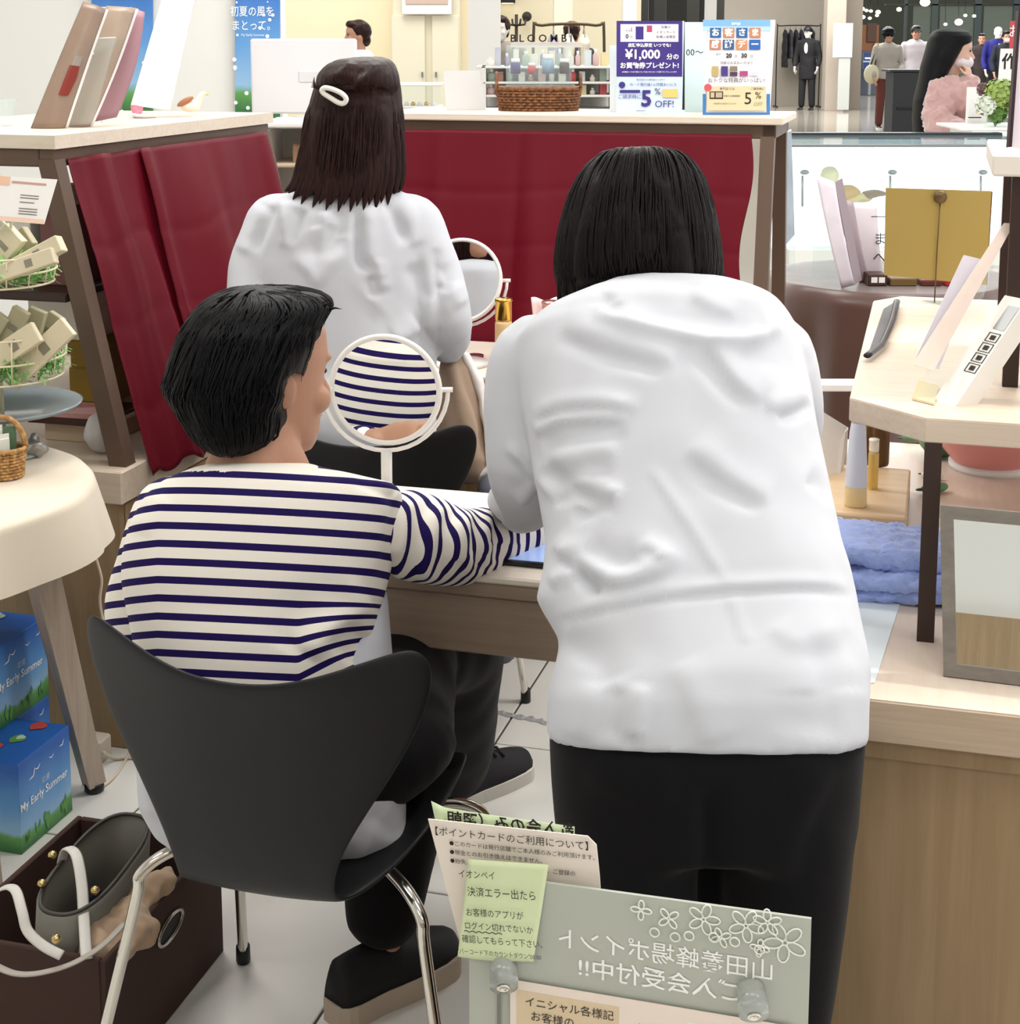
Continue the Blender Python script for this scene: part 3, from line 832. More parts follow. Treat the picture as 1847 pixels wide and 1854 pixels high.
# ---------------------------------------------------------------- striped customer
def striped():
    base = G(-.80, 2.0, 0)
    t = thing('person', 'seated person in a navy and white striped top reaching an arm across the table', 'person', base, 0)
    # striped top: torso and two sleeves welded, stripe coordinate kept per vertex
    rows = [(838, 385, 556, 2.085, .06, 15), (846, 352, 585, 2.085, .075, 15), (860, 318, 650, 2.085, .088, 16), (874, 292, 712, 2.085, .095, 18), (890, 274, 728, 2.085, .10, 19), (905, 262, 730, 2.08, .102, 20),
            (950, 238, 726, 2.075, .108, 21), (1000, 225, 716, 2.07, .112, 22), (1050, 223, 704, 2.065, .115, 22), (1100, 232, 690, 2.06, .115, 22), (1150, 243, 682, 2.05, .115, 20),
            (1200, 250, 676, 2.045, .117, 16), (1270, 256, 672, 2.04, .12, 10), (1350, 262, 672, 2.04, .125, 5), (1420, 270, 672, 2.04, .12, 0)]
    torso = pxloft(rows, ex=2.35)
    sh = P(690, 948, 2.10); wr = P(958, 962, 2.35); el = P(830, 990, 2.22)
    slv = limb([P(712, 955, 2.10), P(735, 965, 2.125), P(768, 976, 2.15), el, P(890, 978, 2.29), wr], [.050, .064, .064, .058, .052, .045], 26)
    shl = P(262, 960, 2.10); ell = V3(shl.x - .02, 2.17, .66); hl = V3(-.30, 2.33, .735)
    slv2 = limb([shl + V3(.04, 0, .02), shl + V3(.02, .01, -.04), ell, V3(-.40, 2.27, .69), V3(-.335, 2.31, .72)], [.058, .06, .052, .045, .038], 22)
    me = sculpt([torso, slv2], .0055, 7, 'striped_top'); mes = sculpt([slv], .0048, 5, 'sleeve')
    S = []
    # gathers in the reaching sleeve
    for x0, y0, x1, y1, a in ((742, 905, 722, 1060, .006), (775, 905, 750, 1060, -.006), (800, 915, 768, 1055, .007), (828, 912, 800, 1050, -.007), (850, 915, 842, 1045, .007), (872, 925, 868, 1040, -.006), (890, 922, 880, 1030, .007), (908, 930, 905, 1025, -.006), (925, 940, 925, 1015, .006)):
        S.append(([(x0, y0), ((x0 + x1) / 2 - 4, (y0 + y1) / 2 + 6), (x1, y1)], 9, a))
    S += [([(728, 885), (712, 980), (697, 1075)], 7, -.008), ([(640, 868), (690, 890), (716, 905)], 9, -.006), ([(600, 858), (680, 872), (716, 886)], 7, .006),
          ([(672, 1090), (600, 1130), (560, 1190)], 22, .010), ([(640, 1080), (560, 1120), (520, 1180)], 22, -.008), ([(670, 1150), (630, 1200)], 18, -.01), ([(300, 900), (262, 970)], 16, .004)]
    crease(me, S[9:]); crease(mes, S[:9])
    co = get_co(me)
    arm_d = np.array((wr - sh).normalized()); s0 = np.array(sh)
    armv = co - s0; along = armv @ arm_d
    px, py = pix_np(co)
    seam = 730 - (py - 885) * 0.175          # the shoulder seam runs down and slightly left
    isarm = np.zeros(len(co), bool)
    arml = np.array((ell - shl).normalized()); leftarm = (co[:, 0] < shl.x - .012) & (co[:, 2] < .90) | ((co[:, 1] > 2.2) & (px < 640) & (co[:, 2] < .80) & (co[:, 1] > 2.215))
    tl = radians(22)
    c = co[:, 1] * sin(tl) + co[:, 2] * cos(tl)
    c = c + .012 * np.sin((co[:, 0] + .34) * 4.0) + .10 * np.clip(-(co[:, 0] + .47), 0, 1) + .16 * np.clip(co[:, 0] + .22, 0, 1) * np.clip((.80 - co[:, 2]) * 6, 0, 1)
    # the lower right side of the back is pulled up towards the arm
    pull = np.clip((px - 540) / 140, 0, 1) * np.clip((py - 1085) / 110, 0, 1)
    c = c - .055 * pull
    ca = along + .10 * (co[:, 2] - sh.z) + .10
    # gathers make the sleeve stripes waver
    ca = ca + .003 * np.sin(px * .05 + py * .03) + .004 * np.sin(py * .045 + px * .02)
    att = np.where(isarm, ca * .93, c)
    ex = np.ones(len(co))
    att = np.where(leftarm & ~isarm, c * 1.0, att)
    plain = (((py < 853 + 0.0 * px) & (px > 330) & (px < 575) & (co[:, 2] > .86))).astype(np.float32)
    a1 = me.attributes.new('stripe', 'FLOAT', 'POINT'); a1.data.foreach_set('value', att.astype(np.float32))
    a2 = me.attributes.new('plain', 'FLOAT', 'POINT'); a2.data.foreach_set('value', plain)
    cs_ = get_co(mes); qx, qy = pix_np(cs_)
    cav = (cs_ - s0) @ arm_d + .16 * (cs_[:, 2] - sh.z) + .0012 * np.sin(qx * .05 + qy * .03) + .0025 * np.sin(qy * .045 + qx * .02)
    a3 = mes.attributes.new('stripe', 'FLOAT', 'POINT'); a3.data.foreach_set('value', (cav * .95 + .1).astype(np.float32))
    a4 = mes.attributes.new('plain', 'FLOAT', 'POINT'); a4.data.foreach_set('value', np.zeros(len(cs_), np.float32))
    m, nt, b = nodes_of('striped_jersey')
    at = nt.nodes.new('ShaderNodeAttribute'); at.attribute_name = 'stripe'
    mu = nt.nodes.new('ShaderNodeMath'); mu.operation = 'MULTIPLY_ADD'; mu.inputs[1].default_value = 1 / .0236; mu.inputs[2].default_value = STRIPE_OFF
    fr = nt.nodes.new('ShaderNodeMath'); fr.operation = 'FRACT'; lt = nt.nodes.new('ShaderNodeMath'); lt.operation = 'LESS_THAN'; lt.inputs[1].default_value = .40
    nt.links.new(at.outputs['Fac'], mu.inputs[0]); nt.links.new(mu.outputs[0], fr.inputs[0]); nt.links.new(fr.outputs[0], lt.inputs[0])
    ap = nt.nodes.new('ShaderNodeAttribute'); ap.attribute_name = 'plain'
    g = nt.nodes.new('ShaderNodeMath'); g.operation = 'LESS_THAN'; g.inputs[1].default_value = .5; nt.links.new(ap.outputs['Fac'], g.inputs[0])
    ml = nt.nodes.new('ShaderNodeMath'); ml.operation = 'MULTIPLY'; nt.links.new(lt.outputs[0], ml.inputs[0]); nt.links.new(g.outputs[0], ml.inputs[1])
    mx = nt.nodes.new('ShaderNodeMix'); mx.data_type = 'RGBA'; mx.inputs[6].default_value = lin('#efe9df'); mx.inputs[7].default_value = lin('#1d0f4e')
    nt.links.new(ml.outputs[0], mx.inputs[0]); nt.links.new(mx.outputs[2], b.inputs['Base Color'])
    b.inputs['Roughness'].default_value = .85; b.inputs['Specular IOR Level'].default_value = .2
    tc = nt.nodes.new('ShaderNodeTexCoord'); nn = nt.nodes.new('ShaderNodeTexNoise'); nn.inputs['Scale'].default_value = 900; nt.links.new(tc.outputs['Object'], nn.inputs['Vector'])
    bp = nt.nodes.new('ShaderNodeBump'); bp.inputs['Strength'].default_value = .1; bp.inputs['Distance'].default_value = .001
    nt.links.new(nn.outputs['Fac'], bp.inputs['Height']); nt.links.new(bp.outputs['Normal'], b.inputs['Normal'])
    wear('sleeve', mes, m, t, 'gathered striped sleeve'); wear('striped_top', me, m, t, 'navy and white striped long sleeved top')
    # white shirt tail below it
    tail = pxloft([(1075, 640, 700, 2.09, .05), (1120, 600, 704, 2.08, .07), (1190, 420, 710, 2.06, .10), (1260, 270, 712, 2.05, .115), (1390, 250, 732, 2.02, .100, 22), (1465, 254, 736, 2.01, .096, 26), (1520, 284, 734, 2.00, .085, 28), (1550, 330, 716, 2.00, .07, 28), (1568, 420, 676, 2.00, .05, 28)], ex=2.5)
    me = sculpt([tail], .007, 5, 'white_shirt')
    crease(me, [([(720, 1400), (690, 1480), (640, 1560)], 14, .006), ([(668, 1470), (700, 1500), (720, 1520)], 10, -.006), ([(262, 1400), (275, 1480)], 12, .005)])
    wear('white_shirt', me, M_blouse, t, 'white shirt tail showing under the striped top')
    # body
    hc = P(474, 672, 2.125)
    hp, HM = head_parts(hc, radians(50), radians(-6), 0, 1.0)
    neck = limb([P(468, 770, 2.115), P(463, 830, 2.10), P(460, 880, 2.09)], [.058, .06, .066], 24)
    trapz = [limb([P(455, 800, 2.10), P(415, 838, 2.09), P(385, 862, 2.085)], [.05, .034, .018], 18), limb([P(475, 800, 2.10), P(515, 838, 2.09), P(548, 866, 2.085)], [.05, .034, .018], 18)]
    trunk = pxloft([(856, 370, 560, 2.085, .05), (900, 310, 650, 2.085, .07), (1000, 270, 660, 2.08, .085), (1150, 290, 640, 2.06, .085), (1300, 300, 630, 2.05, .09), (1440, 300, 640, 2.05, .09)])
    arm = limb([sh, el, wr], [.045, .036, .028]); arm2 = limb([shl + V3(.03, 0, 0), ell, hl], [.042, .034, .026])
    hips = V3(-.24, 2.06, .52)
    kneeA, ankA = V3(-.11, 2.48, .50), V3(-.09, 2.86, .10)
    kneeB, ankB = V3(-.17, 2.40, .50), V3(-.20, 2.27, .09)
    legs = [limb([hips + V3(-.08, .02, 0), kneeA, ankA], [.06, .045, .03]), limb([hips + V3(.07, 0, 0), kneeB, ankB], [.06, .045, .03])]
    h1 = hand_parts(wr + V3(.015, .02, -.003), V3(.75, .6, -.12), V3(0, 0, -1), -1, .25)
    h2 = hand_parts(hl, V3(.8, .25, .15), V3(.1, -.9, -.2), 1, .6)
    me = sculpt(hp + trapz + [neck, trunk, arm, arm2] + legs + h1 + h2, .0038, 3, 'body')
    wear('body', me, M_skin, t)
    for sx in (-1, 1):
        e = HM @ V3(sx * .029, .079, .004)
        v, f = ball(e, .012, .008, .006, 14, HM.to_3x3())
        mesh_obj('eye', v, f, M_eye, t, True, smooth=True)
    # hair
    HR = [(521, 440, 490, 2.11, .03), (526, 412, 545, 2.11, .05), (534, 392, 580, 2.11, .065), (545, 375, 596, 2.11, .078), (556, 362, 598, 2.11, .085), (572, 350, 590, 2.11, .092), (590, 338, 582, 2.105, .098), (620, 324, 576, 2.105, .104), (650, 315, 562, 2.10, .106), (675, 309, 552, 2.10, .106), (690, 303, 552, 2.10, .105),
                 (706, 308, 545, 2.10, .104), (725, 322, 528, 2.10, .10), (750, 337, 524, 2.10, .095), (775, 352, 515, 2.10, .088), (792, 370, 494, 2.10, .078), (803, 390, 470, 2.10, .066), (810, 404, 448, 2.10, .05)]
    hr = pxloft(HR, 96, 2.15)
    me = sculpt([hr], .0045, 3, 'hair')
    co = get_co(me); f = np.array(HM.to_3x3() @ V3(0, 1, 0)); f = f[:2] / np.linalg.norm(f[:2]); h = np.array(hc)
    d = co[:, :2] - h[:2]; r = np.linalg.norm(d, axis=1) + 1e-6; cs = (d @ f) / r
    k = np.clip((cs - .35) / .25, 0, 1) * np.clip((h[2] + .055 - co[:, 2]) / .02, 0, 1)
    co[:, :2] = h[:2] + d * (1 - .5 * k)[:, None]
    qx, qy = pix_np(co)   # the ear shows below the side hair
    em = np.clip(1 - np.hypot((qx - 535) / 26, (qy - 722) / 46), 0, 1); em = np.clip(em * 3, 0, 1) * (co[:, 1] < 2.11)
    co[:, 1] += .075 * em
    set_co(me, co)
    hair_streaks(me, tuple(hc), .0022, 60, 3.0)
    ruffle(me, .003, 26, (1, 1, .6), 2.0)
    ho = wear('hair', me, M_hairblk, t, 'short black hair')
    strands(HR, 900, 31, M_hairblk, ho, .001, .0024, .003, ex=2.15, lo=.04, hi=.97, minlen=.25, sway=.25, flare=.004, cut=lambda p: (((p.x - hc.x) * f[0] + (p.y - hc.y) * f[1]) > .02 and p.z < hc.z + .06) or (p.y < 2.11 and abs(CX + FPX * p.x / (p.y * cos(PIT) + (CAMH - p.z) * sin(PIT)) - 537) < 25 and hc.z - .075 < p.z < hc.z - .005))
    strands(HR, 420, 77, M_hairblk, ho, .0012, .0026, .003, ex=2.15, lo=.0, hi=.42, minlen=.55, sway=.35, cut=lambda p: ((p.x - hc.x) * f[0] + (p.y - hc.y) * f[1]) > .03 and p.z < hc.z + .06)
    # loose tufts on the crown and at the nape
    v, f_ = [], []
    random.seed(5)
    def tuft(p, d, L, r):
        a, b_ = tube_vf([p, p + d * L * .5, p + d * L + V3(0, 0, -L * .2)], [r, r * .7, r * .08], 6)
        o_ = len(v); v.extend(a); f_.extend([[i + o_ for i in q] for q in b_])
    for i in range(46):
        x = 385 + 4.6 * i + random.uniform(-3, 3); yy = 524 + abs(i - 18) ** 1.55 * .16 + random.uniform(0, 6)
        tuft(P(x, yy + 8, 2.10 + random.uniform(-.05, .05)), V3(.75 + random.uniform(-.3, .3), random.uniform(-.2, .2), .35 + random.uniform(-.2, .2)).normalized(), random.uniform(.010, .022), .0022)
    for i in range(40):
        t_ = i / 39; x = 312 + (t_ * 110); yy = 686 + 122 * t_ ** .8
        tuft(P(x + 10, yy - 10, 2.08 + random.uniform(-.05, .04)), V3(-.6 + .5 * t_, random.uniform(-.2, .2), -.8).normalized(), random.uniform(.012, .028), .0026)
    mesh_obj('hair_strand', v, f_, M_hairblk, ho, True, smooth=True)['kind'] = 'stuff'
    # trousers: wide legs
    lA = limb([hips + V3(-.07, .05, .0), kneeA, kneeA.lerp(ankA, .5), ankA + V3(-.02, -.03, .01)], [.085, .085, .078, .07], 24)
    lB = limb([hips + V3(.07, .03, .0), kneeB, kneeB.lerp(ankB, .5) + V3(0, -.01, 0), ankB + V3(0, 0, .05)], [.088, .085, .086, .062], 24)
    seat = ball(hips + V3(0, .0, -.0), .165, .13, .09, 24)
    me = sculpt([lA, lB, seat], .007, 6, 'trousers')
    ruffle(me, .006, 14, (1, 1, .6), 4.0)
    wear('trousers', me, M_blackcloth, t, 'black wide trousers')
    M_soleW = mat('white_rubber', '#d5d1ca', .6); M_soleB = mat('beige_rubber', '#b9aa98', .6)
    shoe(t, (-.135, 2.85, 0), (.035, 3.045, 0), .052, mat('black_canvas', '#17151c', .8, bump=.2), M_soleW, 'black canvas sneaker with white sole', laces=True)
    s2 = shoe(t, (-.275, 2.185, 0), (-.095, 2.37, 0), .056, mat('black_suede', '#0d0c10', .7), M_soleB, 'black slip on shoe with beige sole', .036, .072)
    return t
STRIPE_OFF = 0.0

# ---------------------------------------------------------------- person leaning over the table (white blouse, bob)
def leaning():
    base = V3(.30, 1.62, 0)
    t = thing('person', 'standing person in a loose white blouse and black trousers bending over the table', 'person', base, 0)
    rows = [(516, 1120, 1250, 2.06, .05, 30), (530, 1085, 1330, 2.05, .075, 30), (545, 1050, 1378, 2.04, .09, 30), (565, 1005, 1412, 2.03, .105, 32), (590, 965, 1432, 2.01, .115, 33), (630, 930, 1446, 1.99, .125, 34), (690, 935, 1458, 1.96, .13, 34),
            (750, 945, 1466, 1.93, .135, 33), (820, 960, 1482, 1.90, .135, 32), (900, 975, 1499, 1.86, .135, 30), (980, 985, 1519, 1.82, .135, 28), (1040, 980, 1537, 1.79, .135, 26), (1085, 972, 1547, 1.77, .135, 24), (1120, 990, 1552, 1.75, .135, 22),
            (1160, 1010, 1560, 1.73, .138, 20), (1200, 1003, 1566, 1.71, .14, 19), (1250, 990, 1565, 1.69, .14, 18), (1300, 989, 1563, 1.68, .14, 18), (1338, 990, 1562, 1.675, .14, 18)]
    torso = pxloft(rows, 60, 2.5)
    shl = P(968, 650, 2.0); ell = P(952, 850, 1.98); wrl = P(945, 925, 2.25)
    sl = limb([shl + V3(.03, 0, .0), shl, P(950, 740, 1.99), ell, P(960, 900, 2.08), wrl], [.052, .058, .058, .05, .045, .035], 24)
    shr = P(1400, 640, 2.0)
    sr = limb([shr + V3(-.03, 0, 0), shr, P(1420, 760, 2.02), P(1370, 860, 2.12), P(1180, 930, 2.3)], [.05, .052, .052, .045, .035], 22)
    col = pxloft([(512, 1130, 1250, 2.07, .055, 30), (528, 1112, 1262, 2.055, .062, 30), (545, 1100, 1275, 2.05, .066, 30)], 40, 2.2)
    me = sculpt([torso, sl, sr, col], .0055, 8, 'blouse')
    S = [([(1075, 568), (1140, 588), (1200, 602), (1287, 617), (1370, 612), (1415, 588)], 13, .013), ([(1130, 560), (1220, 582), (1300, 596), (1390, 580)], 18, -.010),
         ([(1110, 535), (1100, 555), (1130, 572)], 8, -.008), ([(1250, 530), (1290, 550), (1340, 565)], 10, .006),
         ([(1020, 590), (1080, 612), (1150, 634), (1225, 655)], 15, .010), ([(1010, 612), (1100, 645), (1200, 672)], 14, -.007),
         ([(1278, 621), (1310, 660), (1336, 694), (1378, 728)], 11, .010), ([(1262, 640), (1300, 690), (1350, 735)], 14, -.006), ([(1330, 640), (1400, 650), (1445, 690)], 22, -.005),
         ([(1468, 735), (1440, 752), (1405, 760)], 9, -.008), ([(1462, 715), (1420, 735), (1385, 735)], 9, .006),
         ([(968, 756), (1020, 733), (1093, 731), (1155, 738)], 9, .008), ([(972, 768), (1025, 746), (1120, 744)], 8, -.006), ([(970, 783), (1025, 759), (1135, 757)], 9, .008), ([(985, 812), (1050, 796), (1135, 782)], 12, -.007), ([(1000, 842), (1060, 824), (1120, 818)], 12, .006),
         ([(1000, 870), (1060, 858), (1110, 852)], 10, -.005), ([(916, 808), (950, 836), (976, 868), (1003, 905)], 7, .009), ([(976, 868), (958, 895), (940, 915)], 6, .007), ([(985, 850), (1005, 880), (1010, 915)], 10, -.009),
         ([(1020, 880), (1064, 905), (1075, 925), (1035, 940)], 11, -.008), ([(1030, 865), (1090, 890), (1120, 905)], 10, .006), ([(1120, 880), (1112, 905)], 6, .005),
         ([(1000, 980), (1054, 1024), (1112, 1054), (1171, 1042), (1232, 1005)], 12, .013), ([(1020, 1008), (1055, 1045), (1085, 1076)], 11, -.014), ([(1060, 990), (1110, 1020), (1160, 1012)], 14, -.009), ([(1000, 1062), (1030, 1040), (1050, 1028)], 8, .008), ([(1160, 985), (1190, 1000), (1200, 1020)], 9, .007),
         ([(1176, 845), (1248, 952), (1316, 1058)], 6, .0035), ([(1245, 808), (1326, 869), (1396, 905)], 13, .007), ([(1240, 835), (1310, 890), (1380, 920)], 13, -.005), ([(1460, 870), (1490, 885), (1503, 905)], 9, -.007),
         ([(1001, 1117), (1132, 1090), (1229, 1073), (1326, 1063), (1467, 1058), (1545, 1068)], 7, .0065), ([(1001, 1128), (1132, 1101), (1229, 1084), (1326, 1074), (1467, 1069), (1545, 1079)], 7, -.005),
         ([(1321, 1073), (1350, 1170)], 6, .003), ([(1078, 1235), (1066, 1290), (1052, 1345)], 13, .006), ([(1125, 1245), (1112, 1340)], 13, -.005), ([(1165, 1240), (1152, 1340)], 13, .006), ([(1230, 1200), (1270, 1290), (1290, 1350)], 24, .005), ([(1020, 1170), (1080, 1200), (1100, 1240)], 18, -.006), ([(1480, 1150), (1500, 1250), (1490, 1340)], 30, -.005), ([(1400, 1130), (1440, 1160), (1530, 1150)], 18, .004)]
    crease(me, S)
    ruffle(me, .004, 9, (1, 1, 1), 11.0); ruffle(me, .0018, 26, (1, 1, .6), 5.0)
    wear('blouse', me, M_blouse, t, 'loose white blouse with a waist seam')
    cuff = sculpt([limb([P(930, 905, 2.20), P(925, 905, 2.27), P(938, 915, 2.31)], [.036, .034, .03], 20)], .005, 2, 'cuff'); ruffle(cuff, .004, 30, seedn=2.0); wear('cuff', cuff, M_blouse, t, 'turned up white cuff')
    # trousers
    tr = pxloft([(1235, 1010, 1545, 1.69, .12, 14), (1330, 994, 1560, 1.675, .132, 10), (1400, 997, 1553, 1.67, .13, 5), (1480, 1003, 1547, 1.665, .125, 0)], 50, 2.5)
    lg = []
    for (x0, x1, y) in ((1003, 1285, 1), (1268, 1545, 1)):
        rr = [(1420, x0, x1, 1.665, .115), (1500, x0 + 3, x1 - 4, 1.66, .112), (1600, x0 + (10 if x0 < 1100 else 6), x1 - 14, 1.655, .108), (1750, x0 + (18 if x0 < 1100 else 12), x1 - 34, 1.65, .10), (1900, x0 + 34, x1 - 60, 1.645, .09), (2300, x0 + 75, x1 - 90, 1.64, .075), (2420, x0 + 85, x1 - 95, 1.64, .07)]
        lg.append(pxloft(rr, 36, 2.2))
    me = sculpt([tr] + lg, .008, 6, 'trousers')
    crease(me, [([(1060, 1400), (1160, 1440), (1230, 1430)], 20, .006), ([(1500, 1380), (1440, 1500), (1420, 1600)], 22, .006), ([(1276, 1420), (1278, 1600), (1280, 1850)], 12, -.012)])
    wear('trousers', me, M_blackcloth, t, 'black trousers')
    # body
    hc = P(1163, 425, 2.125)
    hp, HM = head_parts(hc, radians(-14), radians(-26), 0, .95)
    neck = limb([P(1165, 480, 2.11), P(1180, 530, 2.06), P(1190, 575, 2.03)], [.05, .052, .06], 22)
    trunk = pxloft([(556, 1080, 1330, 2.04, .05, 30), (640, 1000, 1400, 1.98, .08, 32), (800, 1020, 1420, 1.90, .085, 30), (1000, 1060, 1460, 1.81, .085, 26), (1200, 1080, 1490, 1.71, .085, 16), (1330, 1060, 1500, 1.68, .085, 10)])
    larm = limb([shl, ell, wrl], [.04, .034, .026]); rarm = limb([shr, P(1420, 800, 2.04), P(1180, 930, 2.3), P(1120, 950, 2.33)], [.04, .034, .03, .024])
    la, lb = P(1150, 1500, 1.66), P(1400, 1500, 1.66)
    legs = [limb([la, V3(la.x + .015, 1.65, .40), V3(la.x + .02, 1.64, .09)], [.07, .05, .035]), limb([lb, V3(lb.x - .015, 1.65, .40), V3(lb.x - .02, 1.64, .09)], [.07, .05, .035])]
    h1 = hand_parts(wrl + V3(0, .02, 0), V3(.25, .9, -.1), V3(.3, 0, -1), 1, .35); h2 = hand_parts(P(1120, 950, 2.33), V3(-.9, .3, -.1), V3(-.2, 0, -1), 1, .35)
    me = sculpt(hp + [neck, trunk, larm, rarm] + legs + h1 + h2, .0045, 3, 'body')
    wear('body', me, M_skin, t)
    for sx in (-1, 1):
        v, f = ball(HM @ V3(sx * .029, .079, .004), .012, .008, .006, 14, HM.to_3x3()); mesh_obj('eye', v, f, M_eye, t, True, smooth=True)
    for p in (la, lb):
        x = p.x + (.02 if p.x < .25 else -.02)
        shoe(t, (x, 1.60, 0), (x + .01, 1.84, 0), .048, mat('black_leather', '#0c0b0d', .4), M_black, 'black flat shoe', .018, .06)
    # bob hair
    HR = [(277, 1125, 1180, 2.13, .03), (281, 1098, 1215, 2.13, .05), (290, 1078, 1240, 2.13, .07), (305, 1062, 1256, 2.13, .083), (330, 1044, 1272, 2.13, .095), (360, 1030, 1282, 2.125, .104), (400, 1018, 1292, 2.12, .11), (440, 1010, 1299, 2.11, .112), (480, 1007, 1303, 2.105, .112), (505, 1010, 1304, 2.10, .11), (520, 1014, 1302, 2.095, .105), (533, 1020, 1290, 2.095, .095)]
    hr = pxloft(HR, 110, 2.3, tilt=18)
    fr = pxloft([(500, 1012, 1090, 2.10, .06), (530, 1022, 1090, 2.10, .055), (550, 1034, 1075, 2.10, .045), (560, 1042, 1056, 2.10, .03)], 30, 2.0)
    me = sculpt([hr, fr], .0045, 3, 'hair')
    hair_streaks(me, tuple(P(1165, 415, 2.115)), .0020, 70, 8.0)
    crease(me, [([(1150, 280), (1148, 400), (1135, 520)], 12, -.006), ([(1180, 300), (1230, 420), (1240, 520)], 10, .004), ([(1110, 300), (1060, 420), (1055, 540)], 10, .004), ([(1140, 470), (1128, 520)], 8, -.012), ([(1215, 420), (1228, 525)], 9, .005)])
    ho = wear('hair', me, M_hairbob, t, 'black brown bob')
    strands(HR, 800, 32, M_hairbob, ho, .001, .0024, .0022, ex=2.3, tilt=18, lo=.02, hi=.98, minlen=.35, sway=.12)
    v, f_ = [], []
    random.seed(9)
    for i in range(64):
        s = i / 63; x = 1018 + 284 * s + random.uniform(-3, 3); y0 = 430 + random.uniform(-60, 50)
        yb = (560 - 40 * min(1, (x - 1018) / 110)) if x < 1128 else (520 + 6 * sin(x * .05))
        Y = 2.10 - .10 * sqrt(max(0, 1 - ((x - 1160) / 146) ** 2)) - .002
        p0 = P(x, y0, Y + .012); p1 = P(x, (y0 + yb) / 2, Y); p2 = P(x + random.uniform(-8, 4), yb + random.uniform(-5, 6), Y + .014)
        a, b_ = tube_vf(smooth_path([p0, p1, p2], 4), [(.0075 * sin(pi * min(1, (k + .15) / 5) / 2) * (1 - .9 * (k / 8) ** 3), .0035 * sin(pi * min(1, (k + .1) / 5) / 2)) for k in range(9)], 8)
        o_ = len(v); v.extend(a); f_.extend([[q + o_ for q in g_] for g_ in b_])
    mesh_obj('hair_strand', v, f_, M_hairbob, ho, True, smooth=True)['kind'] = 'stuff'
    return t

